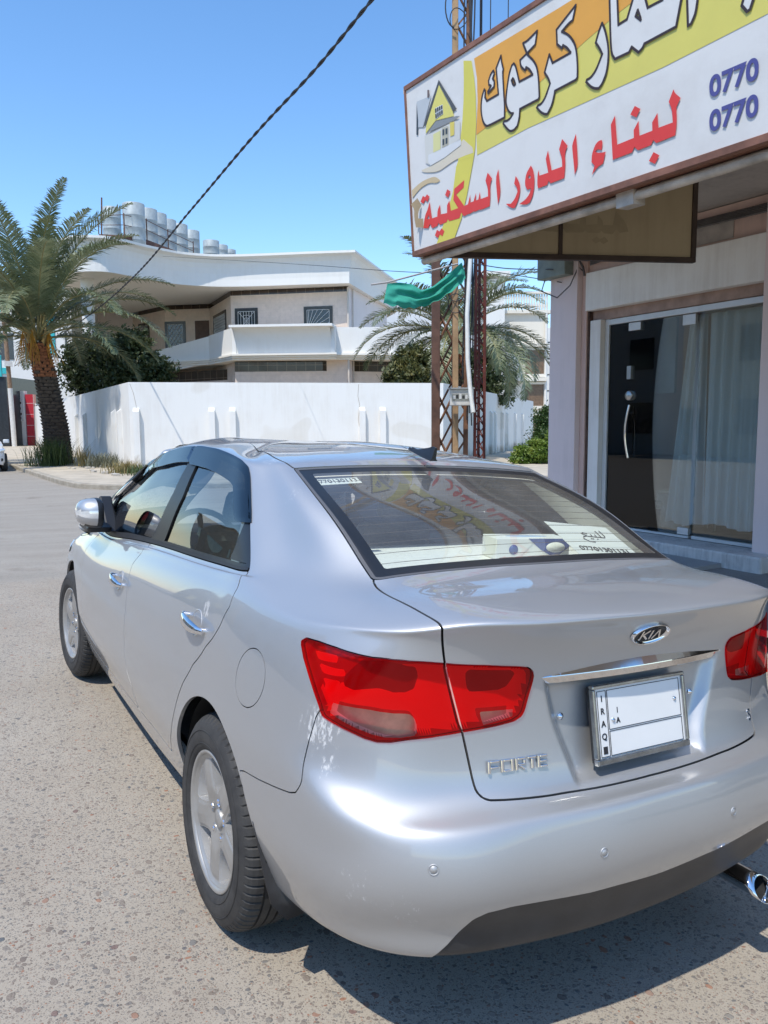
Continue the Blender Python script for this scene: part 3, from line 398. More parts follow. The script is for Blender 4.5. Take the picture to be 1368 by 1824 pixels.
def mat_pebble():
    """worn concrete with river pebbles showing"""
    m, t, b = nt('exposed_pebble_concrete'); co = objco(t)
    warp = N(t, 'ShaderNodeTexNoise', i_Scale=22.0, i_Detail=2.0); t.links.new(co, warp.inputs['Vector'])
    wv = N(t, 'ShaderNodeVectorMath', operation='MULTIPLY_ADD'); t.links.new(warp.outputs['Color'], wv.inputs[0]); wv.inputs[1].default_value = (.022,.022,.0); t.links.new(co, wv.inputs[2])
    base = ramp(t, noise(t, co, 1.3, 6, .65), [(.25, (.32,.275,.215)), (.5, (.385,.34,.275)), (.75, (.44,.395,.325))]).outputs[0]
    fine = noise(t, co, 260, 3, .7); base = mixc(t, .35, base, ramp(t, fine, [(.3, (.24,.21,.17)), (.7, (.52,.48,.41))]).outputs[0])
    hsum = None
    for sc, lo, hi, stretch, keep in ((170, .22, .46, (1,1.2,1), .85), (92, .20, .46, (1.25,1,1), .82), (52, .16, .45, (1,1.3,1), .62), (27, .14, .42, (1.3,1,1), .36)):
        mp = N(t, 'ShaderNodeMapping'); mp.inputs['Scale'].default_value = stretch; mp.inputs['Rotation'].default_value = (0,0,sc*.37); t.links.new(wv.outputs[0], mp.inputs[0])
        v = N(t, 'ShaderNodeTexVoronoi', feature='F1', i_Scale=float(sc)); v.inputs['Randomness'].default_value = .95; t.links.new(mp.outputs[0], v.inputs['Vector'])
        sp = N(t, 'ShaderNodeSeparateColor'); t.links.new(v.outputs['Color'], sp.inputs[0])
        rad = N(t, 'ShaderNodeMapRange', i_3=lo, i_4=hi); t.links.new(sp.outputs[0], rad.inputs[0])
        df = N(t, 'ShaderNodeMath', operation='SUBTRACT'); t.links.new(rad.outputs[0], df.inputs[0]); t.links.new(v.outputs['Distance'], df.inputs[1])
        ms = N(t, 'ShaderNodeMapRange', i_1=0.0, i_2=.05); t.links.new(df.outputs[0], ms.inputs[0])
        kp = N(t, 'ShaderNodeMath', operation='LESS_THAN'); t.links.new(sp.outputs[1], kp.inputs[0]); kp.inputs[1].default_value = keep
        mk_ = N(t, 'ShaderNodeMath', operation='MULTIPLY'); t.links.new(ms.outputs[0], mk_.inputs[0]); t.links.new(kp.outputs[0], mk_.inputs[1])
        colr = ramp(t, sp.outputs[2], [(0, (.17,.14,.12)), (.14, (.28,.24,.20)), (.30, (.22,.20,.18)), (.42, (.14,.145,.145)), (.54, (.33,.29,.245)), (.66, (.21,.17,.14)), (.78, (.37,.33,.28)), (.88, (.25,.235,.21)), (.955, (.36,.17,.10)), (1, (.10,.125,.145))])
        cf = N(t, 'ShaderNodeMath', operation='MULTIPLY'); t.links.new(mk_.outputs[0], cf.inputs[0]); cf.inputs[1].default_value = .92
        base = mixc(t, cf.outputs[0], base, colr.outputs[0])
        hh = N(t, 'ShaderNodeMath', operation='MULTIPLY'); t.links.new(mk_.outputs[0], hh.inputs[0]); hh.inputs[1].default_value = min(1, 40/sc)
        if hsum is None: hsum = hh.outputs[0]
        else:
            ad = N(t, 'ShaderNodeMath', operation='ADD'); t.links.new(hsum, ad.inputs[0]); t.links.new(hh.outputs[0], ad.inputs[1]); hsum = ad.outputs[0]
    st = ramp(t, noise(t, co, .55, 5, .7), [(.35, (1,1,1)), (.60, (.84,.79,.74)), (.75, (.62,.56,.50))]).outputs[0]
    base = mixc(t, .55, base, st, 'MULTIPLY')
    # beyond the joint the street is older and greyer, with streaks along the traffic
    sx = N(t, 'ShaderNodeSeparateXYZ'); t.links.new(co, sx.inputs[0]); wb = noise(t, co, 1.7, 4, .6)
    ed = N(t, 'ShaderNodeMath', operation='MULTIPLY_ADD'); t.links.new(wb, ed.inputs[0]); ed.inputs[1].default_value = 1.1; t.links.new(sx.outputs[1], ed.inputs[2])
    em_ = N(t, 'ShaderNodeMapRange', i_1=7.2, i_2=7.5, i_3=0, i_4=.55); t.links.new(ed.outputs[0], em_.inputs[0])
    stk = ramp(t, noise(t, objco(t, (.25,2.2,1)), 1.0, 5, .65), [(.35, (.34,.315,.275)), (.65, (.25,.235,.205))]).outputs[0]
    base = mixc(t, em_.outputs[0], base, stk)
    jt = N(t, 'ShaderNodeMath', operation='PINGPONG'); jt.inputs[1].default_value = 2.4; t.links.new(sx.outputs[0], jt.inputs[0])
    oil = ramp(t, noise(t, co, .9, 3, .45), [(.66, (1,1,1)), (.74, (.55,.50,.46))]).outputs[0]; base = mixc(t, .8, base, oil, 'MULTIPLY')
    t.links.new(base, b.inputs['Base Color']); b.inputs['Roughness'].default_value = .86
    bump(t, b, hsum, .6, .005); return m
def mat_asphalt(name='worn_street', c0=(.25,.225,.19), c1=(.33,.30,.255)):
    m, t, b = nt(name); co = objco(t)
    a = ramp(t, noise(t, co, .8, 6, .65), [(.3, c0), (.7, c1)]).outputs[0]
    f = ramp(t, noise(t, co, 130, 3, .75), [(.35, (.13,.12,.11)), (.65, (.46,.44,.40))]).outputs[0]
    base = mixc(t, .4, a, f)
    streak = ramp(t, noise(t, objco(t, (.25,2.2,1)), 1.0, 4, .6), [(.4, (1,1,1)), (.7, (.72,.7,.68))]).outputs[0]
    base = mixc(t, .6, base, streak, 'MULTIPLY'); t.links.new(base, b.inputs['Base Color']); b.inputs['Roughness'].default_value = .85
    bump(t, b, noise(t, co, 150, 3, .7), .4, .004); return m
def mat_render(name, col, stain=(.5,.45,.38), amt=.35, sc=1.2, bmp=.25, dirt=None):
    """painted cement render with rain streaks and soft stains"""
    m, t, b = nt(name); co = objco(t)
    v = noise(t, objco(t, (3.5,3.5,.28)), 1.6*sc, 5, .65); q = noise(t, co, .9*sc, 5, .6)
    mu = N(t, 'ShaderNodeMath', operation='MULTIPLY'); t.links.new(v, mu.inputs[0]); t.links.new(q, mu.inputs[1])
    f = N(t, 'ShaderNodeMapRange', i_1=.22, i_2=.48, i_3=0, i_4=amt); t.links.new(mu.outputs[0], f.inputs[0])
    base = mixc(t, f.outputs[0], col, stain)
    if dirt:   # mud splashed up from the pavement and a few patched areas
        sp = N(t, 'ShaderNodeSeparateXYZ'); t.links.new(co, sp.inputs[0]); nz = noise(t, objco(t, (1,1,.6)), 2.3, 6, .7)
        mp = N(t, 'ShaderNodeMath', operation='MULTIPLY_ADD'); t.links.new(nz, mp.inputs[0]); mp.inputs[1].default_value = -1.5; t.links.new(sp.outputs[2], mp.inputs[2])
        mr = N(t, 'ShaderNodeMapRange', i_1=-.25, i_2=-.62, i_3=0, i_4=.8); t.links.new(mp.outputs[0], mr.inputs[0]); base = mixc(t, mr.outputs[0], base, dirt)
        pt = ramp(t, noise(t, co, .45, 2, .4), [(.62, (1,1,1)), (.64, (.93,.915,.89))]).outputs[0]; base = mixc(t, 1, base, pt, 'MULTIPLY')
    t.links.new(base, b.inputs['Base Color']); b.inputs['Roughness'].default_value = .85
    bump(t, b, noise(t, co, 55, 4, .6), bmp, .006); return m
def mat_tiles(name, c0, c1, w=.4, h=.2, grout=(.30,.26,.22), rough=.4, gap=.006):
    m, t, b = nt(name); c = t.nodes.new('ShaderNodeTexCoord')
    br = N(t, 'ShaderNodeTexBrick', offset=0.0); br.inputs['Color1'].default_value = c0+(1,); br.inputs['Color2'].default_value = c1+(1,); br.inputs['Mortar'].default_value = grout+(1,)
    br.inputs['Scale'].default_value = 1; br.inputs['Mortar Size'].default_value = gap; br.inputs['Brick Width'].default_value = w; br.inputs['Row Height'].default_value = h
    t.links.new(c.outputs['UV'], br.inputs['Vector'])
    nz = noise(t, c.outputs['Object'], 6, 4, .6); o = mixc(t, .25, br.outputs['Color'], ramp(t, nz, [(.3, tuple(k*.7 for k in c0)), (.7, tuple(min(1, k*1.2) for k in c1))]).outputs[0])
    t.links.new(o, b.inputs['Base Color']); b.inputs['Roughness'].default_value = rough; bump(t, b, br.outputs['Fac'], -.2, .003); return m
def wall_uv(o):
    """metric uv for walls: horizontal run along the face, height"""
    me = o.data; uvl = me.uv_layers.new(name='uv')
    for p in me.polygons:
        n = p.normal; t_ = Vector((-n.y, n.x, 0)) if abs(n.z) < .7 else Vector((1,0,0)); t_.normalize()
        for li in p.loop_indices:
            co = me.vertices[me.loops[li].vertex_index].co
            uvl.data[li].uv = (co.dot(t_), co.z if abs(n.z) < .7 else co.y)
    return o
CP = Vector((-1.519,-1.221,1.553))
def at(px, py, dist):
    """point seen along a bearing at a given range"""
    d = fw + r2*((px-684)/1405.96) - u2*((py-912)/1405.96); return CP + d*dist
xs = np.unique(np.concatenate([np.linspace(-300,-12,10), np.linspace(-12,12,61), np.linspace(12,300,10)])); ys = np.unique(np.concatenate([np.linspace(-200,-8,8), np.linspace(-8,18,66), np.linspace(18,600,14)]))
sheet('ground', xs, ys, mat_pebble())
WHITE = mat_render('white_wall_paint', (.80,.785,.745), (.55,.49,.41), .30, dirt=(.42,.36,.28))
# ------------------------------------------------------------------ corner pavement with kerb round the walled garden
WO = Vector((4.36,25.45,0)); WE = Vector((.94,-.34,0)).normalized(); WN = Vector((-WE.y,WE.x,0)); WA = math.atan2(WE.y, WE.x)
def wp_(s, t, z=0): return WO+WE*s+WN*t+Vector((0,0,z))
kerb = [(1.25,60),(1.24,44),(1.28,33),(1.34,28),(1.45,24),(1.55,21.2),(1.72,19.6),(2.25,18.65),(3.2,18.1),(6,17.1),(11,15.5),(14.5,14.4),(17,14.6),(19.2,16.4),(24,21),(34,31.5),(50,48)]
def kerb_off(d):
    out = []
    for i, p in enumerate(kerb):
        a, b = Vector(kerb[max(0, i-1)]), Vector(kerb[min(len(kerb)-1, i+1)]); tg = (b-a).normalized(); out.append(Vector(p)+Vector((-tg.y, tg.x))*d)
    return out
inn = kerb_off(.17); deep = kerb_off(.19)
km = MB(); n = len(kerb)
V = [(p[0],p[1],-.05) for p in kerb]+[(p[0]+.0,p[1],.12) for p in kerb]+[(p.x,p.y,.13) for p in inn]+[(p.x,p.y,-.05) for p in inn]
km.add(V, [(i, i+1, i+1+n, i+n) for i in range(n-1)]+[(i+n, i+n+1, i+1+2*n, i+2*n) for i in range(n-1)]+[(i+2*n, i+1+2*n, i+1+3*n, i+3*n) for i in range(n-1)])
mk_, tk_, bk_ = nt('kerb_concrete'); cko = objco(tk_)
tk_.links.new(ramp(tk_, noise(tk_, cko, 3, 6, .7), [(.3, (.27,.23,.18)), (.55, (.40,.36,.29)), (.75, (.52,.48,.41))]).outputs[0], bk_.inputs['Base Color']); bk_.inputs['Roughness'].default_value = .9; bump(tk_, bk_, noise(tk_, cko, 25, 5, .7), .8, .03)
km.build('kerb', mk_, kind='structure', bevel=.02)
sand = simple('sandy_pavement', (.46,.40,.31), .92, var=.22, vscale=1.6, bmp=.5, bscale=18)
pv = MB(); m_ = [(p.x,p.y,.118) for p in deep]; back = [(60,60,.118),(40,90,.118),(5,90,.118)]
pv.add(m_+back, [tuple(range(len(m_)+3))]); pv.build('pavement', sand, kind='structure')

# ------------------------------------------------------------------ white perimeter wall
pw_o = empty('perimeter_wall', (0,0,0), 0, 'long white rendered garden wall with paired raised ribs behind the silver saloon', 'wall')
corners = [Vector((5.6,62)), Vector((4.36,25.45)), Vector((14.29,21.83)), Vector((33.2,39.0))]
def wall_strip(name, a, b, th, z0, z1, mat, par):
    a, b = Vector(a).to_2d(), Vector(b).to_2d(); d = (b-a).normalized(); nn = Vector((-d.y, d.x))*th
    mb = MB(); L = (b-a).length; k = max(1, int(L/1.5)); P = [a+(b-a)*i/k for i in range(k+1)]
    V = []
    for p in P: V += [(p.x,p.y,z0), (p.x,p.y,z1), (p.x+nn.x,p.y+nn.y,z1), (p.x+nn.x,p.y+nn.y,z0)]
    F = []
    for i in range(k):
        for j in range(3): F.append((i*4+j, i*4+j+1, (i+1)*4+j+1, (i+1)*4+j))
    F += [(0,1,2,3), (k*4+3,k*4+2,k*4+1,k*4)]
    mb.add(V, F); return mb.build(name, mat, par)
for a, b in zip(corners[:-1], corners[1:]): wall_strip('wall_panel', a, b, .22, -.1, 2.95, WHITE, pw_o)
def rib(a, d, pos, w, nout, mat=WHITE):
    p = Vector(a)+Vector(d)*pos; q = MB(); w = w/2; dd = Vector(d)*w; o_ = Vector(nout)*.15
    base = [p-dd, p+dd, p+dd+o_, p-dd+o_]
    q.add([(v.x,v.y,-.1) for v in base]+[(v.x,v.y,2.0) for v in base[:2]]+[(v.x,v.y,2.0) for v in base[2:]]+[(v.x,v.y,2.12) for v in base[:2]], [(0,1,5,4),(3,2,1,0),(1,2,6,5),(2,3,7,6),(3,0,4,7),(4,7,8),(5,9,6),(7,6,9,8),(4,8,9,5)])
    q.build('wall_rib', mat, pw_o)
c1, c2, c3 = corners[1], corners[2], corners[3]
dF = (c2-c1).normalized(); nF = Vector((dF.y, -dF.x)); dR = (c3-c2).normalized(); nR = Vector((dR.y, -dR.x)); dL = (corners[0]-c1).normalized(); nL = Vector((-dL.y, dL.x))
for s in (-.38+.6, 2.63, 3.31, 7.69, 8.40): rib(c1, dF, s, .20, nF)
for s in (1.5, 2.65, 9.9, 12.7, 20, 21): rib(c1, dL, s, .22, nL)
for s in (9.4, 10.4, 12.5, 14.1, 17.1, 20.0): rib(c2, dR, s, .22, nR)
crk = MB()
for s0, pts in ((.05, [(0,2.9),(.10,2.6),(.17,2.2),(.2,1.7),(.27,1.2),(.25,.4)]), (7.58, [(0,2.9),(-.03,2.5),(.03,2.2),(-.02,1.7),(.05,1.2),(0,.8)])):
    for (x0, z0), (x1, z1) in zip(pts[:-1], pts[1:]):
        a = c1+dF*(s0+x0)+nF*.002; b = c1+dF*(s0+x1)+nF*.002; crk.tube([(a.x,a.y,z0), (b.x,b.y,z1)], .008, 4)
crk.build('wall_crack', simple('crack_dust', (.45,.40,.34), .9), pw_o)

# ------------------------------------------------------------------ the two storey house behind the wall
house = empty('villa', (5.536,30.784,-.311), WA, 'white two storey villa with sweeping roof edge, pink stone walls and barred windows', 'house'); house.scale = (1.2,1.2,1.2)
PINK = mat_tiles('pink_stone_cladding', (.72,.59,.49), (.78,.64,.54), .62, .30, (.62,.52,.44), .6, .004)
BAND = mat_tiles('dark_brown_tiles', (.030,.020,.013), (.055,.034,.020), .40, .40, (.22,.16,.11), .12, .010)
HW = mat_render('villa_white_paint', (.80,.785,.75), (.60,.55,.47), .22)
CREAM = mat_render('villa_soffit_paint', (.84,.80,.72), (.6,.5,.4), .15)
PINKR = mat_render('pale_pink_render', (.74,.66,.63), (.5,.42,.38), .2)
front = [(-3.6,9.5),(-3.0,5.6),(-2.2,4.2),(-1.3,3.95),(-.75,4.3),(-.2,4.95),(.6,5.75),(1.35,6.3),(2.5,6.58),(3.5,6.48),(4.5,6.2),(6.5,5.50),(8.0,5.02),(9.3,7.9),(10.6,10.7),(11.5,13)]
def offset_poly(P, d):
    out = []
    for i, p in enumerate(P):
        a = Vector(P[max(i-1, 0)]); b = Vector(P[min(i+1, len(P)-1)]); p = Vector(p)
        t1 = (p-a).normalized() if i else (b-p).normalized(); t2 = (b-p).normalized() if i < len(P)-1 else t1
        n1, n2 = Vector((t1.y,-t1.x)), Vector((t2.y,-t2.x)); m = (n1+n2); m = m/(m.length_squared)*2 if m.length > 1e-6 else n1; out.append(p+m*d)
    return out
# smooth the sweep
def dens(P, k=4):
    P = [Vector(p) for p in P]; out = []
    for i in range(len(P)-1):
        if i in (11, 12): out.append(P[i]); continue
        p0, p1, p2, p3 = P[max(i-1, 0)], P[i], P[i+1], P[min(i+2, len(P)-1)]
        if i == 10: p3 = p2*2-p1
        for j in range(k):
            t = j/k; out.append(.5*((2*p1)+(p2-p0)*t+(2*p0-5*p1+4*p2-p3)*t*t+(3*p1-p0-3*p2+p3)*t**3))
    return out+[P[-1]]
fr = dens(front[:13])+[Vector(p) for p in front[13:]]
prof = [(.0,7.15),(.0,7.42),(.015,7.65),(.05,7.86),(.10,8.04),(.19,8.18),(.32,8.265),(.34,8.27),(.34,8.36),(-.2,8.38)]
# top edge stands proud so that it shades the concave face
rb = MB(); rings = [offset_poly(fr, o) for o, z in prof]; k = len(fr)
V = []; 
for (o, z), rg in zip(prof, rings): V += [(p.x, p.y, z) for p in rg]
F = [(j*k+i, j*k+i+1, (j+1)*k+i+1, (j+1)*k+i) for j in range(len(prof)-1) for i in range(k-1)]
rb.add(V, F, 0, False)
fas = rb.build('roof_fascia', HW, house)
for p in fas.data.polygons: p.use_smooth = False
sf = MB(); sf.add([(p.x,p.y,7.155) for p in rings[0]]+[(11,22,7.155),(-4,22,7.155)], [tuple(range(k+2))]); sf.build('soffit', CREAM, house)
rt_ = MB(); rt_.add([(p.x,p.y,8.36) for p in offset_poly(fr, -.19)]+[(11,22,8.36),(-4,22,8.36)], [tuple(range(k+2))]); rt_.build('roof_deck', simple('roof_felt', (.45,.42,.38), .9), house)
def wallq(name, A, B, z0, z1, mat, off=0.0, par=None, th=.2):
    A, B = Vector(A), Vector(B); d = (B-A).normalized(); nn = Vector((d.y,-d.x)); a, b = A+nn*off, B+nn*off; c, e = b-nn*th, a-nn*th
    mb = MB(); mb.add([(a.x,a.y,z0),(b.x,b.y,z0),(c.x,c.y,z0),(e.x,e.y,z0),(a.x,a.y,z1),(b.x,b.y,z1),(c.x,c.y,z1),(e.x,e.y,z1)], [(3,2,1,0),(4,5,6,7),(0,1,5,4),(1,2,6,5),(2,3,7,6),(3,0,4,7)])
    return wall_uv(mb.build(name, mat, par or house))
bay = ((3.3,7.6),(8.05,5.75)); ang = ((2.3,11.4),(3.3,7.6)); rec = ((.2,12.2),(2.3,11.4)); lef = ((-1.6,14.9),(.2,12.2))
for pl in (bay, ang, rec, lef):
    wallq('wall', *pl, 2.4, 6.95, PINK); wallq('tile_band', *pl, 6.95, 7.15, BAND, .004)
wallq('wall', (8.05,5.75), (10.7,11.4), 2.4, 7.15, PINKR)
lw_ = MB(); cyl = [(-3.4+1.9*(1-math.cos(a)), 15.3-2.6*math.sin(a)) for a in np.linspace(.2, 1.5, 8)]
wallq('wall', (-3.4,9.0), (-3.2,14.5), 2.4, 7.15, HW); wallq('wall', (-3.2,14.5), (-1.6,14.9), 2.4, 7.15, PINKR)
cm = MB(); cm.lathe([(.24,2.2),(.24,7.155)], (-2.1,5.6,0), 20); cm.build('column', HW, house)
# windows: dark surround, recessed pane, white iron grille
SUR = simple('dark_stone_surround', (.035,.032,.03), .25, var=.3, vscale=8)
GRI = simple('white_iron', (.72,.71,.68), .5, var=.06)
PANE = simple('dark_window_pane', (.03,.035,.04), .08, var=.2, coat=.3)
def window(pl, d0, d1, z0, z1, style):
    A, B = Vector(pl[0]), Vector(pl[1]); d = (B-A).normalized(); nn = Vector((d.y,-d.x)); M4 = Matrix(((d.x,nn.x,0,A.x),(d.y,nn.y,0,A.y),(0,0,1,0),(0,0,0,1)))
    w = .13; f = MB()
    for lo, hi in (((d0,-.1,z0),(d1,.035,z0+w)), ((d0,-.1,z1-w),(d1,.035,z1)), ((d0,-.1,z0+w),(d0+w,.035,z1-w)), ((d1-w,-.1,z0+w),(d1,.035,z1-w))): f.bb(lo, hi)
    fo = f.build('window', SUR, house); fo.matrix_local = M4
    p = MB(); p.bb((d0+w,.002,z0+w), (d1-w,.010,z1-w)); p.build('window_pane', PANE, fo)
    g = MB(); a0, a1, b0, b1 = d0+w+.01, d1-w-.01, z0+w+.01, z1-w-.01; y = .03; r = .011
    def bar(p, q): g.tube([(p[0],y,p[1]), (q[0],y,q[1])], r, 4)
    for p_, q_ in (((a0,b0),(a1,b0)), ((a1,b0),(a1,b1)), ((a1,b1),(a0,b1)), ((a0,b1),(a0,b0))): bar(p_, q_)
    W_, H_ = a1-a0, b1-b0
    if style == 'fan':
        for a in np.linspace(8, 84, 8):
            dx, dz = math.cos(R(a)), math.sin(R(a)); q = min(W_/max(dx, 1e-6), H_/max(dz, 1e-6)); bar((a0,b0), (a0+dx*q, b0+dz*q))
    elif style == 'lattice':
        nx = max(3, int(W_/.16))
        for i in range(-nx, nx+1):
            for sgn in (1, -1):
                x0 = a0+W_*i/nx if sgn > 0 else a1-W_*i/nx; pts = []
                for tt in np.linspace(0, H_, 14):
                    x = x0+sgn*tt*.75
                    if a0 <= x <= a1: pts.append((x, b0+tt))
                if len(pts) > 1: bar(pts[0], pts[-1])
    else:
        for i in range(1, 6): bar((a0+W_*i/6, b0), (a0+W_*i/6, b1))
        cx, cz = (a0+a1)/2, (b0+b1)/2
        for q in (.16, .30): 
            c = [(cx-W_*q*.6,cz-H_*q),(cx+W_*q*.6,cz-H_*q),(cx+W_*q*.6,cz+H_*q),(cx-W_*q*.6,cz+H_*q)]
            for i in range(4): bar(c[i], c[(i+1) % 4])
        bar((a0,b0),(a1,b1)); bar((a0,b1),(a1,b0))
    g.build('window_grille', GRI, fo)
window(bay, .18, 1.19, 5.35, 6.42, 'square'); window(bay, 3.2, 4.43, 5.25, 6.39, 'fan'); window(ang, .75, 3.1, 5.3, 6.5, 'lattice')
window(rec, -.02, 1.02, 4.7, 6.40, 'lattice'); window(lef, .6, 1.7, 4.9, 6.52, 'lattice')
dr = MB(); A = Vector(rec[0]); d = (Vector(rec[1])-A).normalized(); nn = Vector((d.y,-d.x))
dr.bb((1.5,-.05,4.3), (2.2,.03,6.40)); do = dr.build('door', simple('brown_door_wood', (.10,.05,.03), .5, var=.3, vscale=5), house); do.matrix_local = Matrix(((d.x,nn.x,0,A.x),(d.y,nn.y,0,A.y),(0,0,1,0),(0,0,0,1)))
dp = MB(); dp.tube([(8.02,5.62,7.1),(8.02,5.62,2.6)], .045, 8); dp.tube([(8.3,6.15,7.1),(8.3,6.15,2.6)], .03, 6); dp.build('drain_pipe', simple('pale_pipe', (.62,.55,.48), .6), house)
# balcony: sloping left run, projecting barrel front, straight right run
bal = [((-1.0,11.5),(2.3,8.9),4.75,5.40,3.80,4.23), ((2.3,8.9),(3.36,6.35),5.42,5.50,4.25,4.35), ((7.4,5.6),(11.8,5.0),5.48,5.50,4.42,4.42)]
for A, B, zt0, zt1, zb0, zb1 in bal:
    A, B = Vector(A), Vector(B); d = (B-A).normalized(); nn = Vector((d.y,-d.x))*-.16; c, e = B+nn, A+nn
    mb = MB(); mb.add([(A.x,A.y,zb0),(B.x,B.y,zb1),(c.x,c.y,zb1),(e.x,e.y,zb0),(A.x,A.y,zt0),(B.x,B.y,zt1),(c.x,c.y,zt1),(e.x,e.y,zt0)], [(3,2,1,0),(4,5,6,7),(0,1,5,4),(1,2,6,5),(2,3,7,6),(3,0,4,7)]); mb.build('balcony_parapet', HW, house)
A, B = Vector((3.36,6.35)), Vector((7.4,5.25)); d = (B-A).normalized(); nn = Vector((d.y,-d.x)); L = (B-A).length
br_ = MB(); pr = []
for a in np.linspace(0, 1, 9): pr.append((.02+.42*math.sin(a*math.pi/2)*0+.45*(1-math.cos(a*math.pi/2)), 4.52+.98*a))
pr = [(.50-.42*math.cos(a), 4.50+.95*math.sin(a)) for a in np.linspace(0, math.pi/2, 10)]
pr = [(.05,4.42)]+[(.05-(1-math.cos(a))*.48, 4.50+.93*math.sin(a)) for a in np.linspace(0, math.pi/2, 12)]
V = []
for x in (.12, L-.12):
    V += [(A.x+d.x*x-nn.x*o+nn.x*.1, A.y+d.y*x-nn.y*o+nn.y*.1, z) for o, z in pr]
kk = len(pr); br_.add(V, [(i, i+1, kk+i+1, kk+i) for i in range(kk-1)], 0, True)
br_.build('balcony_barrel', HW, house)
for x0, x1 in ((-.02,.14), (L-.14,L+.02)):
    e_ = MB(); q = [A+d*x0+nn*.10, A+d*x1+nn*.10, A+d*x1-nn*.6, A+d*x0-nn*.6]; e_.add([(p.x,p.y,4.42) for p in q]+[(p.x,p.y,5.53) for p in q], [(3,2,1,0),(4,5,6,7),(0,1,5,4),(1,2,6,5),(2,3,7,6),(3,0,4,7)]); e_.build('balcony_cheek', HW, house)
cp_ = MB(); q = [A+nn*.60, B+nn*.60, B+nn*-.2, A+nn*-.2]; cp_.add([(p.x,p.y,5.432) for p in q]+[(p.x,p.y,5.53) for p in q], [(3,2,1,0),(4,5,6,7),(0,1,5,4),(1,2,6,5),(2,3,7,6),(3,0,4,7)]); cp_.build('balcony_coping', HW, house)
bs_ = MB()
for dz, o in ((0,0),(.08,.10),(.16,.2)):
    P = [(-1.0,11.4-o),(2.3,8.8-o),(3.3,6.3-o),(7.45,5.15-o),(7.5,5.6-o),(11.9,5.0-o)]; Q = P+[(11.9,9),(3.3,12),(-1,14)]
    z0 = 4.18+dz; bs_.add([(x,y,z0) for x, y in Q]+[(x,y,z0+.075) for x, y in Q], [tuple(reversed(range(9))), tuple(range(9,18))]+[(i,(i+1) % 9,9+(i+1) % 9,9+i) for i in range(9)])
bs_.build('balcony_slab', CREAM, house)
wallq('tile_band', (3.4,6.9), (7.0,6.1), 3.75, 4.16, BAND, .02); wallq('tile_band', (7.0,6.1), (11.5,6.6), 3.75, 4.16, BAND, .02); wallq('tile_band', (-1,12.5), (3.4,8.2), 3.5, 3.95, BAND, .02); wallq('wall', (3.4,6.9), (7.0,6.1), 0, 3.75, PINK, .0); wallq('wall', (7.0,6.1), (11.5,6.6), 0, 3.75, PINK); wallq('wall', (-1,12.5), (3.4,8.2), 0, 3.5, PINK)
# ------------------------------------------------------------------ water tanks on the roof
TANK = simple('galvanised_tank', (.34,.385,.40), .6, .15, var=.18, vscale=3)
def tank(s, t, z, r, h, label):
    mb = MB(); prf = [(0,0),(r*.98,0),(r,.02)]
    for i in range(1, 4): prf += [(r,h*i/4-.02),(r*1.018,h*i/4),(r,h*i/4+.02)]
    prf += [(r,h-.02),(r*.97,h),(r*.3,h+.06),(0,h+.07)]
    mb.lathe(prf, (0,0,0), 26); o = mb.build('water_tank', TANK, None, label, 'water tank', 'water tanks in a row on the villa roof'); o.location = (s, t, z)
    ld = MB(); ld.lathe([(0,.11),(r*.26,.10),(r*.3,.05)], (0,0,h), 16); ld.build('tank_lid', TANK, o)
    return o
tspec = [(186,215,370,418),(220,259,363,416),(259,281,373,422),(281,298,381,431),(299,315,392,439),(315,335,400,444),(336,356,411,447),(362,391,428,450),(392,406,436,451),(406,420,444,451)]
TL = ['leftmost water tank on the villa roof, beside the iron mast','tallest grey water tank on the villa roof, standing forward of the row','water tank directly right of the tallest one on the villa roof','fourth water tank from the left on the villa roof','fifth water tank from the left on the villa roof','sixth water tank from the left on the villa roof','last tank of the tight roof row, before the gap','wide low water tank right of the gap in the roof row','small water tank second from the right end on the roof','smallest water tank at the right end of the roof row']
tpos = []
for (x0, x1, y0, y1), dd in zip(tspec, (60,49,52,55,58,61,64,66,73,78)):
    rp = .67*1406/dd; cx = (x0+x1)/2 if (x1-x0) > rp*1.6 else x1-rp
    p = at(cx, y1+3, dd); h = (y1+3-y0)*dd/1406; tpos.append((p.x, p.y, p.z-1.1, .67, h+1.0))
for q, lb in zip(tpos, TL): tank(*q, lb)
rk = empty('tank_stand', (0,0,0), 0, 'rusty iron stand with guard rails under the roof water tanks', 'stand')
rs = simple('rusty_iron', (.12,.055,.035), .8, var=.4, vscale=9)
line = [at(176,417,54), at(222,419,47.6), at(262,427,50), at(300,444,53.5), at(345,462,59)]
back = [p+Vector((fw.x,fw.y,0))*4+Vector((r2.x,r2.y,0))*1.2 for p in line]
st_ = MB(); n = len(line); st_.add([tuple(p) for p in line]+[tuple(p) for p in back]+[(p.x,p.y,p.z-.14) for p in line]+[(p.x,p.y,p.z-.14) for p in back], [(i,i+1,n+i+1,n+i) for i in range(n-1)]+[(2*n+i,3*n+i,3*n+i+1,2*n+i+1) for i in range(n-1)]+[(i,2*n+i,2*n+i+1,i+1) for i in range(n-1)]); st_.build('platform', rs, rk)
pl_ = MB(); q = [p+Vector((fw.x,fw.y,0))*.5 for p in line]; pl_.add([(p.x,p.y,8.5) for p in q]+[(p.x,p.y,p.z-.16) for p in q], [(i,i+1,n+i+1,n+i) for i in range(n-1)]); pl_.build('plinth', PINKR, rk)
gr_ = MB()
for p in line: gr_.tube([p, p+Vector((0,0,1.3))], .035, 6)
for h_ in (.6, 1.2): gr_.tube([p+Vector((0,0,h_)) for p in line], .02, 6)
gr_.build('guard_rail', rs, rk)
mst = MB(); mst.tube([at(181,420,53), at(181,352,53)], .05, 6); mst.build('roof_mast', rs, rk)

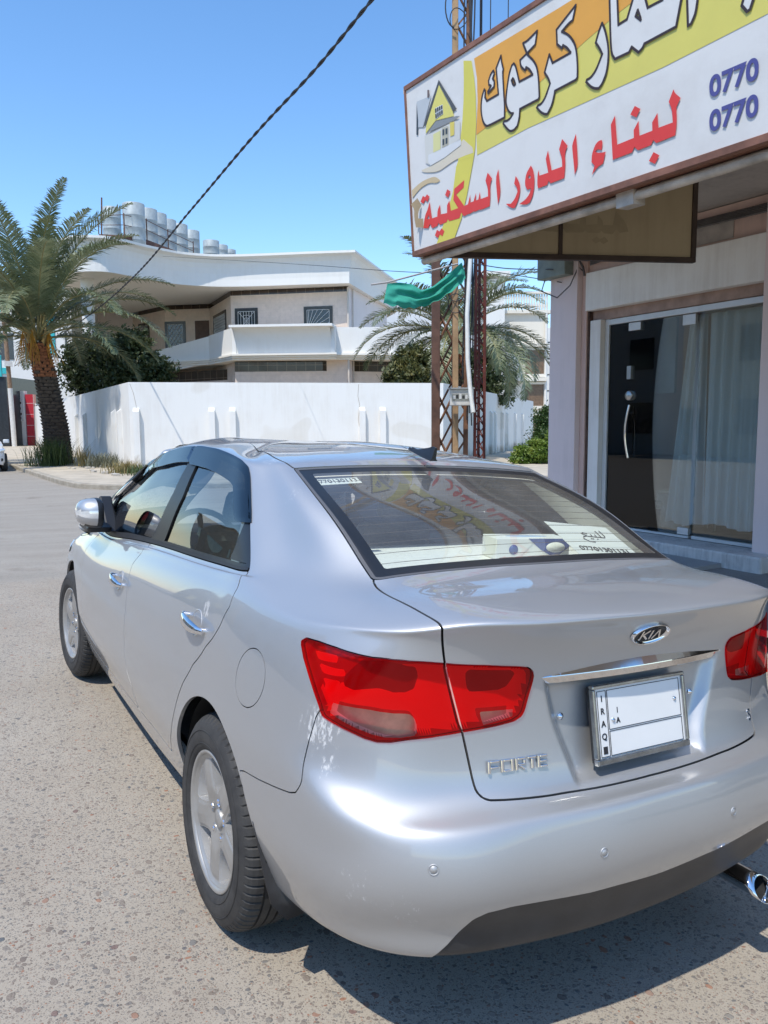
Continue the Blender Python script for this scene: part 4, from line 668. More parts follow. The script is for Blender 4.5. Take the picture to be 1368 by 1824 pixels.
# ------------------------------------------------------------------ foliage helpers
def quads(name, P, mat, parent=None, label=None, cat=None, group=None, kind=None):
    P = np.asarray(P, np.float32); n = len(P)
    me = D.meshes.new(name); me.vertices.add(n*4); me.vertices.foreach_set('co', P.reshape(-1)); me.loops.add(n*4); me.loops.foreach_set('vertex_index', np.arange(n*4, dtype=np.int32))
    me.polygons.add(n); me.polygons.foreach_set('loop_start', np.arange(0, n*4, 4, dtype=np.int32))
    try: me.polygons.foreach_set('loop_total', np.full(n, 4, np.int32))
    except Exception: pass
    me.materials.append(mat); me.update(); me.validate(); o = D.objects.new(name, me); return link(o, parent, label, cat, group, kind)
def mat_leaf(name, c0, c1, c2, sc=1.2, rough=.5, trans=.25):
    m, t, b = nt(name); co = objco(t)
    big = noise(t, co, sc, 4, .6); fine = noise(t, co, 35, 2, .6)
    ad = N(t, 'ShaderNodeMath', operation='MULTIPLY_ADD'); t.links.new(fine, ad.inputs[0]); ad.inputs[1].default_value = .6; t.links.new(big, ad.inputs[2])
    sb = N(t, 'ShaderNodeMath', operation='SUBTRACT'); t.links.new(ad.outputs[0], sb.inputs[0]); sb.inputs[1].default_value = .3
    rp = ramp(t, sb.outputs[0], [(.3, c0), (.5, c1), (.72, c2)]); t.links.new(rp.outputs[0], b.inputs['Base Color']); b.inputs['Roughness'].default_value = rough
    tl = N(t, 'ShaderNodeBsdfTranslucent'); t.links.new(rp.outputs[0], tl.inputs[0]); mx = N(t, 'ShaderNodeMixShader', i_Fac=trans)
    t.links.new(b.outputs[0], mx.inputs[1]); t.links.new(tl.outputs[0], mx.inputs[2]); t.links.new(mx.outputs[0], t.nodes['Material Output'].inputs[0]); return m
def leaf_quads(rng, C, size, aspect=.5, up=.25):
    n = len(C); d = rng.normal(size=(n, 3)); d[:, 2] += up; d /= np.linalg.norm(d, axis=1, keepdims=True)
    s = np.cross(d, rng.normal(size=(n, 3))); s /= np.linalg.norm(s, axis=1, keepdims=True)+1e-9
    L = size*(.7+.6*rng.random((n, 1))); W_ = L*aspect*.5
    return np.stack([C-d*L*.5, C+s*W_, C+d*L*.5, C-s*W_], 1)
def crown_points(rng, blobs, n, shell=.55):
    """points in leaf clumps spread through ellipsoids"""
    out = []; vol = np.array([b[3]*b[4]*b[5] for b in blobs])**.67; vol = vol/vol.sum()
    for b, w in zip(blobs, vol):
        k = max(8, int(n*w/26)); u = rng.normal(size=(k, 3)); u /= np.linalg.norm(u, axis=1, keepdims=True)
        r = (shell+(1-shell)*rng.random((k, 1)))*(.82+.36*rng.random((k, 1)))
        cl = u*r*np.array(b[3:6])+np.array(b[:3])
        for c in cl: out.append(c+rng.normal(size=(26, 3))*np.array(b[3:6])*.105)
    return np.concatenate(out)
BARK = simple('grey_bark', (.14,.11,.085), .9, var=.3, vscale=14, bmp=.6, bscale=30)
def tree(name, base, blobs, n, size, mat, label, cat='tree', group=None, seed=1, stems=3, trunk_r=.06, aspect=.5):
    rng = np.random.default_rng(seed); root = empty(name, base, 0, label, cat, group)
    pts = crown_points(rng, blobs, n); quads('crown', leaf_quads(rng, pts, size, aspect), mat, root)
    tr = MB()
    for k in range(stems):
        b = blobs[k % len(blobs)]; top = Vector(b[:3])+Vector(rng.normal(size=3)*.3)
        p0 = Vector((rng.normal()*.12, rng.normal()*.12, -.1)); p1 = p0.lerp(top, .4)+Vector(rng.normal(size=3)*.12); tr.tube([p0,p1,p0.lerp(top,.75),top], [trunk_r,trunk_r*.75,trunk_r*.5,trunk_r*.2], 7)
        for j in range(4):
            e = top+Vector(rng.normal(size=3))*float(min(b[3:6]))*.5; tr.tube([p0.lerp(top,.6), e], [trunk_r*.4, trunk_r*.1], 5)
    tr.build('trunk', BARK, root); return root
LEAF_CIT = mat_leaf('citrus_leaves', (.026,.042,.014), (.055,.080,.028), (.12,.135,.055), 1.1)
LEAF_CIT2 = mat_leaf('dusty_citrus_leaves', (.04,.055,.018), (.10,.11,.035), (.22,.18,.05), 1.6)
LEAF_BR = mat_leaf('bright_bush_leaves', (.06,.115,.018), (.15,.24,.035), (.34,.38,.07), 2.2, trans=.35)
LEAF_HG = mat_leaf('hedge_leaves', (.020,.048,.010), (.045,.09,.018), (.09,.14,.03), 1.6)
PALM = mat_leaf('palm_leaflets', (.075,.10,.045), (.165,.20,.105), (.33,.345,.21), .9, .45, .2)
RACH = simple('palm_rachis', (.26,.23,.10), .6, var=.25, vscale=3)
DATE = simple('date_stalks', (.55,.26,.03), .6, var=.25, vscale=5)
# ------------------------------------------------------------------ date palms
def frond(rng, base, az, el, length, droop, leaf=.55, twist=0.0):
    """rachis points and leaflet quads of one feather leaf"""
    n = 26; t = np.linspace(0, 1, n); a = el-droop*t**1.5
    ds = length/(n-1); p = np.zeros((n, 3)); p[0] = base
    h = np.array([math.cos(az), math.sin(az), 0]); side = np.array([-math.sin(az), math.cos(az), 0])
    for i in range(1, n): p[i] = p[i-1]+ds*(h*math.cos(a[i])+np.array([0,0,1])*math.sin(a[i]))
    Q = []
    m = int(length*19)
    for k in range(m):
        u = .16+.84*k/(m-1); i = min(int(u*(n-1)), n-2); f = u*(n-1)-i; b = p[i]*(1-f)+p[i+1]*f
        tg = p[i+1]-p[i]; tg /= np.linalg.norm(tg); nr = np.cross(side, tg)*-1
        if nr[2] < 0: nr = -nr
        ll = leaf*(math.sin(math.pi*min(1, .12+.88*u))**.7*.9+.15)*(.85+.3*rng.random())
        for s in (-1, 1):
            sp = .72+.30*rng.random(); d = side*s*math.sin(sp)*1.15+tg*math.cos(sp)+nr*(.28+.22*rng.normal()*.6); d /= np.linalg.norm(d)
            w = np.cross(d, nr); w /= np.linalg.norm(w)+1e-9; wd = .019+.008*rng.random()
            m1 = b+d*ll*.55; e = b+d*ll+np.array([0,0,-1])*ll*(.10+.18*rng.random())
            Q.append([b-w*wd*.6, b+w*wd*.6, m1+w*wd, m1-w*wd]); Q.append([m1-w*wd, m1+w*wd, e+w*.002, e-w*.002])
    return p, Q
def palm(name, base, trunk, lean, seed, fronds, scale, label, dates=True, r0=.30, r1=.24):
    rng = np.random.default_rng(seed); root = empty(name, base, 0, label, 'palm tree')
    top = Vector((lean[0], lean[1], trunk)); ctr = [Vector((0,0,-.15)), Vector((lean[0]*.15,lean[1]*.15,trunk*.3)), Vector((lean[0]*.55,lean[1]*.55,trunk*.68)), top]
    tb = MB(); tb.tube(ctr, [r0*1.15, r0, r1, r1*.95], 14); tko = tb.build('trunk', simple('palm_trunk_core', (.055,.035,.022), .95, var=.35, vscale=12), root)
    sc = MB(); rows = int(trunk/.115)
    for i in range(rows):
        z = i/rows; seg = min(int(z*3), 2); f = z*3-seg; c = ctr[seg].lerp(ctr[seg+1], f); rr = (r0*1.12*(1-z)+r1*z)
        for k in range(9):
            a = 2*math.pi*(k+.5*(i % 2))/9+rng.normal()*.06; o = Vector((math.cos(a), math.sin(a), 0)); s_ = Vector((-math.sin(a), math.cos(a), 0))
            w = rr*.36; hgt = .11; q = c+o*rr*.92; lip = .055+.03*rng.random()
            mi = 1 if (z > .70 and rng.random() < .8) else 0
            sc.add([q-s_*w+Vector((0,0,-hgt*.4)), q+s_*w+Vector((0,0,-hgt*.4)), q+s_*w*.75+o*lip+Vector((0,0,hgt*.55)), q-s_*w*.75+o*lip+Vector((0,0,hgt*.55)), q+s_*w*.6+Vector((0,0,hgt*.62)), q-s_*w*.6+Vector((0,0,hgt*.62))], [(0,1,2,3),(3,2,4,5),(1,4,2),(0,3,5)], mi)
    sc.build('leaf_bases', [simple('palm_bark_dark', (.10,.075,.055), .95, var=.45, vscale=7), simple('palm_bark_red', (.30,.115,.05), .85, var=.4, vscale=9)], tko)
    Q = []; rm = MB()
    for (az, el, ln, dr) in fronds:
        p, q = frond(rng, np.array(top)+np.array([math.cos(az)*.12, math.sin(az)*.12, .1+.15*rng.random()]), az, el, ln*scale, dr, .70*scale)
        Q += q; rm.tube([Vector(x) for x in p[::3]], [.032*scale*(1-i/10)+.005 for i in range(len(p[::3]))], 5)
    quads('crown', np.array(Q), PALM, root); rm.build('frond_stalks', RACH, root)
    # stubs of cut fronds under the crown
    cs = MB()
    for k in range(16):
        a = rng.random()*2*math.pi; o = Vector((math.cos(a), math.sin(a), 0)); q = top+o*.2+Vector((0,0,-.5+.5*rng.random())); cs.tube([q, q+o*.16+Vector((0,0,.32)), q+o*.34+Vector((0,0,.75))], [.07,.05,.028], 6)
    cs.build('cut_frond_stubs', simple('frond_stub', (.34,.24,.09), .8, var=.35, vscale=5), root)
    if dates:
        dm = MB()
        for a in (3.5, 4.25, 5.4):
            o = Vector((math.cos(a), math.sin(a), 0)); b0 = top+Vector((0,0,.15))
            for k in range(16):
                e = o*(.75+.12*rng.normal())+Vector((rng.normal()*.11, rng.normal()*.11, -.75-.35*rng.random())); dm.tube([b0, b0+o*.55+Vector((0,0,.22)), b0+e*.8+Vector((0,0,.3)), b0+e], [.02,.018,.010,.008], 4)
        dm.build('date_stalks', DATE, root)
    return root
rng = np.random.default_rng(5); fl = []
for k in range(52):
    u = k/51; el = R(88-72*u+7*rng.normal()); az = k*2.39996+rng.normal()*.2; fl.append((az, el, 5.2+1.2*rng.random()-(.9 if u > .85 else 0), .85+.6*u+.25*rng.random()))
palm('date_palm', (2.95,31.2,.1), 4.55, (-.55,.1), 3, fl, 1.0, 'tall date palm with orange fruit stalks at the kerb in front of the garden wall', r0=.45, r1=.36)
fl2 = []
for k in range(34):
    u = k/33; el = R(72-82*u+8*rng.normal()); az = k*2.39996+1.0+rng.normal()*.2; fl2.append((az, el, 3.9+1.1*rng.random(), 1.2+.5*u+.3*rng.random()))
palm('date_palm', tuple(wp_(12.3,4.6,0)), 4.95, (.1,.1), 9, fl2, 1.05, 'shorter date palm behind the garden wall, beyond the lattice pole', dates=False)
# ------------------------------------------------------------------ shrubs and bushes
tree('citrus_tree', (6.3,34.6,0), [(0,0,4.1,1.4,1.2,1.4),(1.0,-.5,3.6,1.1,1.1,1.1),(.2,-.2,4.9,.9,.9,.8),(-.3,.8,3.2,1.1,1.1,1.2),(-.9,3.0,4.2,1.3,1.3,1.5),(1.3,-.4,2.7,1.0,1.0,1.0)], 30000, .20, LEAF_CIT, 'dark green bushy citrus tree behind the wall and the tall date palm', seed=4, stems=5)
tree('citrus_tree', tuple(wp_(10.0,2.6,0)), [(0,0,3.5,.85,.8,.95),(.9,.1,3.3,.8,.8,1.1),(-.7,0,3.0,.6,.6,.7),(1.6,.2,3.6,.6,.6,.7)], 13000, .16, LEAF_CIT2, 'yellowing citrus tree rising over the white wall left of the lattice pole', seed=8, stems=3)
tree('citrus_tree', (22.6,30.6,0), [(0,0,4.0,1.0,1.0,1.2),(.7,-.6,3.3,.85,.85,1.0),(-1.0,.5,4.4,.9,.9,1.1),(.4,.2,4.9,.7,.7,.7),(-.2,-.2,3.0,.9,.9,.8)], 11000, .16, LEAF_CIT, 'dark citrus tree spilling over the white wall right of the lattice pole', seed=12, stems=3)
tree('clipped_hedge', (18.5,21.0,0), [(0,0,1.0,.75,.7,.9),(.7,.3,1.2,.8,.7,.95),(.2,.2,1.7,.7,.65,.55)], 24000, .085, LEAF_HG, 'dense dark green clipped hedge beside the pink shop column', 'hedge', seed=20, stems=3)
tree('flowering_bush', (17.3,20.2,0), [(0,0,.5,.55,.55,.5),(.6,-.3,.7,.6,.6,.6),(-.5,.3,.35,.45,.45,.4),(.9,-.6,.8,.6,.6,.6)], 20000, .11, LEAF_BR, 'sunlit bright green bush with yellow tips in front of the hedge', 'bush', seed=21, stems=5, aspect=.38)
def weeds(name, base, n, h, spread, mat, label, seed, w=.012, group=None):
    rng = np.random.default_rng(seed); Q = []
    for k in range(n):
        b = np.array([rng.normal()*spread, rng.normal()*spread, 0]); a = rng.random()*6.283; ln = h*(.5+.7*rng.random()); o = np.array([math.cos(a), math.sin(a), 0]); s_ = np.array([-o[1], o[0], 0])*w
        p1 = b+o*ln*.22+np.array([0,0,ln*.62]); p2 = b+o*ln*.55+np.array([0,0,ln*.92]); Q += [[b-s_, b+s_, p1+s_*.8, p1-s_*.8], [p1-s_*.8, p1+s_*.8, p2+s_*.1, p2-s_*.1]]
    return quads(name, np.array(Q)+np.array(base), mat, None, label, 'weeds', group)
LG = mat_leaf('weed_green', (.03,.055,.012), (.065,.10,.025), (.12,.15,.045), 3); LD = mat_leaf('weed_dry', (.16,.13,.05), (.30,.24,.09), (.42,.34,.15), 3); LS = mat_leaf('weed_grey', (.08,.09,.06), (.17,.18,.12), (.28,.27,.2), 3)
weeds('weed_clump', (2.45,29.6,.11), 420, 1.0, .34, LG, 'tall green weeds round the foot of the kerbside date palm', 31)
weeds('weed_clump', (3.35,28.6,.11), 90, .75, .14, LD, 'dry yellow weed right of the date palm foot', 32)
weeds('weed_clump', (4.0,27.4,.11), 420, .50, .36, LS, 'low grey green weeds along the foot of the garden wall', 33)
weeds('weed_clump', (3.72,23.4,.11), 300, .38, .25, LD, 'low yellow green weeds at the corner of the garden wall', 34)
weeds('weed_clump', (4.1,22.2,.11), 360, .30, .30, LG, 'short green grass tuft where the wall meets the car roof line', 35)
ls = MB(); rg_ = random.Random(3)
for k in range(26):
    x, y = 2.6+rg_.random()*2.0, 22+rg_.random()*6; s_ = .05+.10*rg_.random(); ls.box((x,y,.118+s_*.25), (s_,s_*1.3,s_*.5), rot=Matrix.Rotation(rg_.random()*3,3,'Z'))
ls.build('rubble', simple('pale_rubble', (.5,.46,.4), .9, var=.2), kind='stuff', label='loose stones and litter on the sandy corner pavement', bevel=.01)

def car_materials():
    M = {}
    # silver metallic paint with dust and painted tan ground reflection towards the sills and fine scuffs
    m, t, b = nt('silver_paint'); co = objco(t)
    b.inputs['Metallic'].default_value = .70; b.inputs['Roughness'].default_value = .48
    b.inputs['Coat Weight'].default_value = 1.0; b.inputs['Coat Roughness'].default_value = .02
    fl = noise(t, co, 900, 2, .7); big = noise(t, co, 2.5, 4, .6)
    base = mixc(t, fl, (.445,.45,.455), (.55,.555,.56))
    sep = N(t, 'ShaderNodeSeparateXYZ'); t.links.new(co, sep.inputs[0])
    dz = N(t, 'ShaderNodeMapRange', i_1=.75, i_2=.18, i_3=0, i_4=.55); t.links.new(sep.outputs[2], dz.inputs[0])
    dn = noise(t, objco(t, (2,2,6)), 6, 6, .65); mu = N(t, 'ShaderNodeMath', operation='MULTIPLY'); t.links.new(dz.outputs[0], mu.inputs[0]); t.links.new(dn, mu.inputs[1])
    base2 = mixc(t, mu.outputs[0], base, (.46,.41,.35))
    # scuffs where the corner and the bumper have been rubbed
    tot = None
    for (px_, py_, pz_), rad_, thr in (((-.80,.40,.815), .085, .52), ((-.80,.36,.735), .05, .56), ((-.76,.24,.50), .11, .62), ((-.70,.155,.47), .09, .62), ((-.69,.135,.40), .055, .54), ((-.835,1.17,.93), .045, .50), ((-.55,1.35,1.40), .06, .56), ((-.60,1.05,1.30), .07, .60), ((-.30,.04,.60), .25, .70), ((.35,.05,.61), .22, .70)):
        ds = N(t, 'ShaderNodeVectorMath', operation='DISTANCE'); t.links.new(co, ds.inputs[0]); ds.inputs[1].default_value = (px_,py_,pz_)
        fa = N(t, 'ShaderNodeMapRange', i_1=rad_, i_2=rad_*.35, i_3=0, i_4=.16); t.links.new(ds.outputs['Value'], fa.inputs[0])
        nz = noise(t, objco(t, (40,40,16)), 2.2, 8, .78); ad_ = N(t, 'ShaderNodeMath', operation='ADD'); t.links.new(nz, ad_.inputs[0]); t.links.new(fa.outputs[0], ad_.inputs[1])
        st_ = N(t, 'ShaderNodeMapRange', i_1=thr+.12, i_2=thr+.17); t.links.new(ad_.outputs[0], st_.inputs[0])
        gt = N(t, 'ShaderNodeMath', operation='GREATER_THAN'); t.links.new(fa.outputs[0], gt.inputs[0]); gt.inputs[1].default_value = .005
        ml_ = N(t, 'ShaderNodeMath', operation='MULTIPLY'); t.links.new(st_.outputs[0], ml_.inputs[0]); t.links.new(gt.outputs[0], ml_.inputs[1])
        if tot is None: tot = ml_.outputs[0]
        else:
            mxm = N(t, 'ShaderNodeMath', operation='MAXIMUM'); t.links.new(tot, mxm.inputs[0]); t.links.new(ml_.outputs[0], mxm.inputs[1]); tot = mxm.outputs[0]
    sof = N(t, 'ShaderNodeMath', operation='MULTIPLY'); t.links.new(tot, sof.inputs[0]); sof.inputs[1].default_value = .55
    base2 = mixc(t, sof.outputs[0], base2, (.70,.70,.69)); t.links.new(base2, b.inputs['Base Color'])
    me_ = N(t, 'ShaderNodeMapRange', i_3=.70, i_4=.1); t.links.new(tot, me_.inputs[0]); t.links.new(me_.outputs[0], b.inputs['Metallic'])
    rr = N(t, 'ShaderNodeMapRange', i_3=.44, i_4=.54); t.links.new(big, rr.inputs[0])
    r3 = N(t, 'ShaderNodeMath', operation='MULTIPLY_ADD'); t.links.new(mu.outputs[0], r3.inputs[0]); r3.inputs[1].default_value = .5; t.links.new(rr.outputs[0], r3.inputs[2]); t.links.new(r3.outputs[0], b.inputs['Roughness'])
    cr = N(t, 'ShaderNodeMapRange', i_1=.45, i_2=.8, i_3=.015, i_4=.08); t.links.new(big, cr.inputs[0]); t.links.new(cr.outputs[0], b.inputs['Coat Roughness'])
    bump(t, b, noise(t, co, 1300, 1, .5), .02, .001)
    M['paint'] = m
    M['chrome'] = simple('chrome', (.78,.78,.79), .06, 1, var=.02)
    M['plastic'] = simple('black_plastic', (.028,.028,.03), .45, var=.25, vscale=12, bmp=.15, bscale=900)
    M['trim'] = simple('black_trim', (.012,.013,.015), .42, var=.2, coat=.06)
    M['dark'] = simple('gap_black', (.008,.008,.008), .8, var=.1)
    M['rubber'] = None
    def glassy(name, tint, rough=.0, ior=1.5, boost=0, dust=0):
        m, t, b = nt(name); t.nodes.remove(b)
        tr = N(t, 'ShaderNodeBsdfTransparent'); tr.inputs[0].default_value = tint+(1,)
        gl = N(t, 'ShaderNodeBsdfGlossy'); gl.inputs['Roughness'].default_value = rough; gl.inputs[0].default_value = (1,1,1,1)
        fr = N(t, 'ShaderNodeFresnel', i_IOR=ior); mx = N(t, 'ShaderNodeMixShader')
        ad = N(t, 'ShaderNodeMath', operation='ADD', use_clamp=True); ad.inputs[1].default_value = boost; t.links.new(fr.outputs[0], ad.inputs[0])
        t.links.new(ad.outputs[0], mx.inputs[0]); t.links.new(tr.outputs[0], mx.inputs[1]); t.links.new(gl.outputs[0], mx.inputs[2])
        if dust:
            df = N(t, 'ShaderNodeBsdfDiffuse'); df.inputs[0].default_value = (.72,.70,.66,1); m2 = N(t, 'ShaderNodeMixShader'); nz = noise(t, objco(t), 3.5, 5, .6)
            mr = N(t, 'ShaderNodeMapRange', i_1=.3, i_2=.75, i_3=dust*.6, i_4=dust*1.4); t.links.new(nz, mr.inputs[0]); t.links.new(mr.outputs[0], m2.inputs[0]); t.links.new(mx.outputs[0], m2.inputs[1]); t.links.new(df.outputs[0], m2.inputs[2]); mx = m2
        t.links.new(mx.outputs[0], t.nodes['Material Output'].inputs[0]); return m
    M['glass'] = glassy('car_glass', (.90,.96,.93), .0, 1.5, .0, .09)
    M['glass_side'] = glassy('car_side_glass', (.50,.56,.55), .0, 1.55, .01)
    M['visor'] = glassy('smoked_visor', (.05,.055,.06), .03, 1.5, .02)
    m, t, b = nt('red_lens'); b.inputs['Base Color'].default_value = (.42,.003,.005,1); b.inputs['Roughness'].default_value = .12; b.inputs['Coat Weight'].default_value = 1; b.inputs['Coat Roughness'].default_value = .02
    tr = N(t, 'ShaderNodeBsdfTransparent'); tr.inputs[0].default_value = (1,.035,.04,1); mx = N(t, 'ShaderNodeMixShader', i_Fac=.80); t.links.new(b.outputs[0], mx.inputs[1]); t.links.new(tr.outputs[0], mx.inputs[2]); t.links.new(mx.outputs[0], t.nodes['Material Output'].inputs[0]); M['lens_red'] = m
    M['lens_clear'] = glassy('clear_lens', (.82,.78,.70), .03, 1.5, .0)
    # lamp interior: silvered, some chambers darker
    M['refl'] = simple('lamp_reflector', (.92,.92,.92), .45, .15, var=.05)
    M['refl_dark'] = simple('lamp_chamber', (.24,.22,.22), .35, .3, var=.2)
    M['refl_mid'] = simple('lamp_rib', (.40,.40,.40), .4, .2, var=.1)
    M['refl_grey'] = simple('reverse_bucket', (.55,.54,.50), .35, .5, var=.15, vscale=40)
    m, t, b = nt('tyre_rubber'); co = objco(t)
    rp = ramp(t, noise(t, co, 14, 6, .65), [(.3, (.022,.022,.023)), (.75, (.06,.058,.055))]); t.links.new(rp.outputs[0], b.inputs['Base Color'])
    b.inputs['Roughness'].default_value = .72; bump(t, b, noise(t, co, 160, 3, .6), .15, .003); M['rubber'] = m
    M['rim'] = simple('wheel_silver', (.40,.39,.37), .42, .5, coat=.25, var=.08, vscale=18)
    M['brake'] = simple('brake_steel', (.14,.12,.11), .5, .6, var=.3, vscale=20)
    M['cloth'] = simple('grey_seat_cloth', (.38,.38,.37), .9, var=.15, vscale=60, bmp=.2, bscale=400)
    M['lining'] = simple('headliner', (.80,.80,.76), .9, var=.05)
    M['shelf'] = simple('parcel_shelf_felt', (.80,.80,.78), .95, var=.08, vscale=90)
    M['dash'] = simple('dash_plastic', (.07,.07,.075), .6, var=.15)
    M['white'] = simple('white_paper', (.82,.84,.83), .7, var=.03)
    M['ink'] = simple('black_ink', (.02,.02,.025), .6, var=.05)
    M['blue'] = simple('blue_print', (.02,.07,.30), .5, var=.05)
    M['platew'] = simple('plate_white', (.78,.78,.77), .35, var=.03, coat=.3)
    return M
def text_mesh(name, txt, mat, parent, mat4, size=1, ext=.002, off=0.0, label=None, align='CENTER'):
    cu = D.curves.new(name+'_c', 'FONT'); cu.body = txt; cu.size = size; cu.extrude = ext; cu.align_x = align; cu.align_y = 'CENTER'; cu.offset = off
    o = D.objects.new(name+'_c', cu); COL.objects.link(o)
    dg = bpy.context.evaluated_depsgraph_get(); me = D.meshes.new_from_object(o.evaluated_get(dg)); me.name = name
    D.objects.remove(o); D.curves.remove(cu)
    me.materials.clear(); me.materials.append(mat)
    ob = D.objects.new(name, me); link(ob, parent); ob.matrix_local = mat4
    if label: ob['label'] = label
    return ob
def frame_at(u, v, lift=0.0, up=Vector((0,0,1))):
    """matrix on the car surface: local x to the right seen from outside, local y up, local z outwards"""
    e = .02
    def pt(a, b):
        return Vector(surf_pts([(a, b)])[0])
    p = pt(u, v); du = pt(u+e, v)-pt(u-e, v); dv = pt(u, v+e)-pt(u, v-e); n = du.cross(dv).normalized()
    c = Vector((0, 2.2, .7))
    if n.dot(p-c) < 0: n = -n
    y = (up-n*up.dot(n)).normalized(); x = y.cross(n)
    p = p+n*lift
    return Matrix(((x.x,y.x,n.x,p.x),(x.y,y.y,n.y,p.y),(x.z,y.z,n.z,p.z),(0,0,0,1)))

def build_car():
    M = car_materials()
    root = D.objects.new('silver_car', None); link(root, None, 'silver four door saloon seen from behind with a red tail light and dirty bumper', 'car')
    root.matrix_world = CARM
    U = UVP
    lid_edge = U['lid']                      # glass corner ... down the gap to the centre bottom
    tlp = U['tl']
    polys = {
     'rglass': [(-1.6,12.0),(2.0,12.0),(3.92,11.97),(3.985,12.4),(4.0,12.79),(4.01,13.3),(4.02,13.9),(3.95,15.03),(2.0,15.02),(-1.6,15.02)],
     'wind': [(16.05,12.45),(15.85,13.6),(15.75,14.7),(16.3,14.95),(19,15.0),(21.5,15.0),(21.5,12.45),(19,12.4)],
     'roofp': [(3.95,15.06),(4.33,15.73),(5.54,16.52),(8.0,16.92),(10,16.8),(13,16.6),(15,16.4),(15.9,15.5),(16.3,15.0),(19,15.05),(21,15.05),(21,18.2),(-1.6,18.2),(-1.6,15.06)],
     'hood': [(15.0,9.6),(15.2,11.9),(16.0,12.25),(21,12.25),(21,8.2),(17,8.4),(15.6,8.8)],
     'lid': [(-1.6,12.0)]+[(3.6,12.02)]+lid_edge+[(-1.6,5.95)],
     'bump': [(6.62,3.2),(6.80,4.08),(6.46,4.30),(6.16,4.55),(5.86,4.80),(5.79,4.90),(5.644,5.345),(5.482,6.219),(5.40,6.82),(5.306,7.29),(5.1,7.6),(2.9,7.6),(-1.6,7.6),(-1.6,-1),(7.5,-1),(7.5,2.2)],
     'val': U['val_top']+[(-1.6,U['val_top'][-1][1]),(-1.6,-1),(3.3,-1)],
     'rdoor': [tuple(p) for p in U['rdoor']]+[(9.80,2.17),(10.4,2.25),(11.0,2.2)]+list(reversed(U['bgap']))+[(11.1,12.02),(9.5,12.02)],
     'fdoor': [(11.1,12.02)]+list(U['bgap'])+[(11.02,2.2),(11.435,2.144),(12.43,2.1),(13.25,2.1),(13.26,2.96),(13.31,3.6),(13.52,5.68),(13.8,7.6),(13.95,9.5),(13.8,11.2),(13.72,12.02)],
    }
    sh = Shell()
    for k, p in polys.items(): sh.region(k, p)
    for k in ('dlo','belt','bpil','rtri','tl','fuel','rev_out','rev_in','sl1','sl2','sl3','sl4','ch_out','ch_in','hl_out'): sh.region(k, k)
    sideok = sh.V[:, 0] < -.45
    f = np.full(len(sh.V), 1.0)
    for yc in (1.0, 3.64):
        d = np.hypot(sh.V[:, 1]-yc, (sh.V[:, 2]-.315)*1.0)-.372; f = np.minimum(f, np.where(sideok, d, 1.0))
    sh.F['arch'] = f
    u_, v_ = sh.UV[:, 0], sh.UV[:, 1]; dd = sh.F['dlo']
    sh.F['pane'] = dd+.024
    tap = .066*np.clip((15.3-u_)/1.2, .25, 1)
    sh.F['fvis'] = np.maximum.reduce([-(dd+tap), dd-.009, (13.75-v_)*.08, (10.62-u_)*.25])
    sh.F['rvis'] = np.maximum.reduce([-(dd+.078), dd-.009, (13.28-v_)*.08, (u_-10.52)*.25])
    gaps = {'roofp': .0035, 'hood': .0025, 'lid': .0028, 'bump': .0018, 'rdoor': .0025, 'fdoor': .0025, 'fuel': .0014, 'tl': .0016, 'rglass': .002, 'dlo': .0022}
    for k in ('arch', 'wind', 'val', 'belt', 'pane', 'bpil', 'fvis', 'rvis', 'rtri', 'rev_out', 'rev_in', 'sl1', 'sl2', 'sl3', 'sl4', 'ch_out', 'ch_in', 'hl_out'): sh.cut(k)
    for k, w in gaps.items(): sh.cut(k, -w); sh.cut(k, w)
    sh.cut('rglass', -.012); sh.cut('rglass', -.050); sh.cut('val', .004); sh.cut('wind', -.03)
    t = {k: sh.tri(k) for k in sh.F}; c = sh.cen()
    keep = t['arch'] > 0
    glass = keep & (t['rglass'] < -gaps['rglass'])
    wind = keep & (t['wind'] < 0)
    dlo = keep & (t['dlo'] < -gaps['dlo'])
    ringgap = lambda k: np.abs(t[k]) <= gaps[k]
    tlr = keep & (t['tl'] < -gaps['tl'])
    rest = keep & ~wind & (t['rglass'] > gaps['rglass']) & (t['dlo'] > gaps['dlo'])
    in_lid = t['lid'] < 0
    tl_out = tlr & ~in_lid & ~ringgap('lid'); tl_in = tlr & in_lid & ~ringgap('lid')
    panel = rest & (t['tl'] > gaps['tl'])
    lid = panel & (t['lid'] < -gaps['lid'])
    pl2 = panel & (t['lid'] > gaps['lid'])
    below_belt = t['rglass'] > 0
    val = pl2 & (t['bump'] < -gaps['bump']) & (t['val'] < 0)
    bump = pl2 & (t['bump'] < -gaps['bump']) & (t['val'] > .004)
    pl3 = pl2 & (t['bump'] > gaps['bump'])
    rdoor = pl3 & (t['rdoor'] < -gaps['rdoor']); fdoor = pl3 & (t['fdoor'] < -gaps['fdoor'])
    pl4 = pl3 & (t['rdoor'] > gaps['rdoor']) & (t['fdoor'] > gaps['fdoor'])
    flap = pl4 & (t['fuel'] < -gaps['fuel']); pl5 = pl4 & (t['fuel'] > gaps['fuel'])
    roof = pl5 & (t['roofp'] < -gaps['roofp']); hood = pl5 & (t['hood'] < -gaps['hood'])
    body = pl5 & (t['roofp'] > gaps['roofp']) & (t['hood'] > gaps['hood'])
    P = M['paint']
    shell_mesh('body', sh, body, P, parent=root, both=True, skirt=.012)
    shell_mesh('roof', sh, roof, P, parent=root, both=True, skirt=.006)
    shell_mesh('bonnet', sh, hood, P, parent=root, both=True, skirt=.01)
    lid_o = shell_mesh('boot_lid', sh, lid, P, parent=root, both=True, skirt=.012)
    bump_o = shell_mesh('rear_bumper', sh, bump, P, parent=root, both=True, skirt=.012)
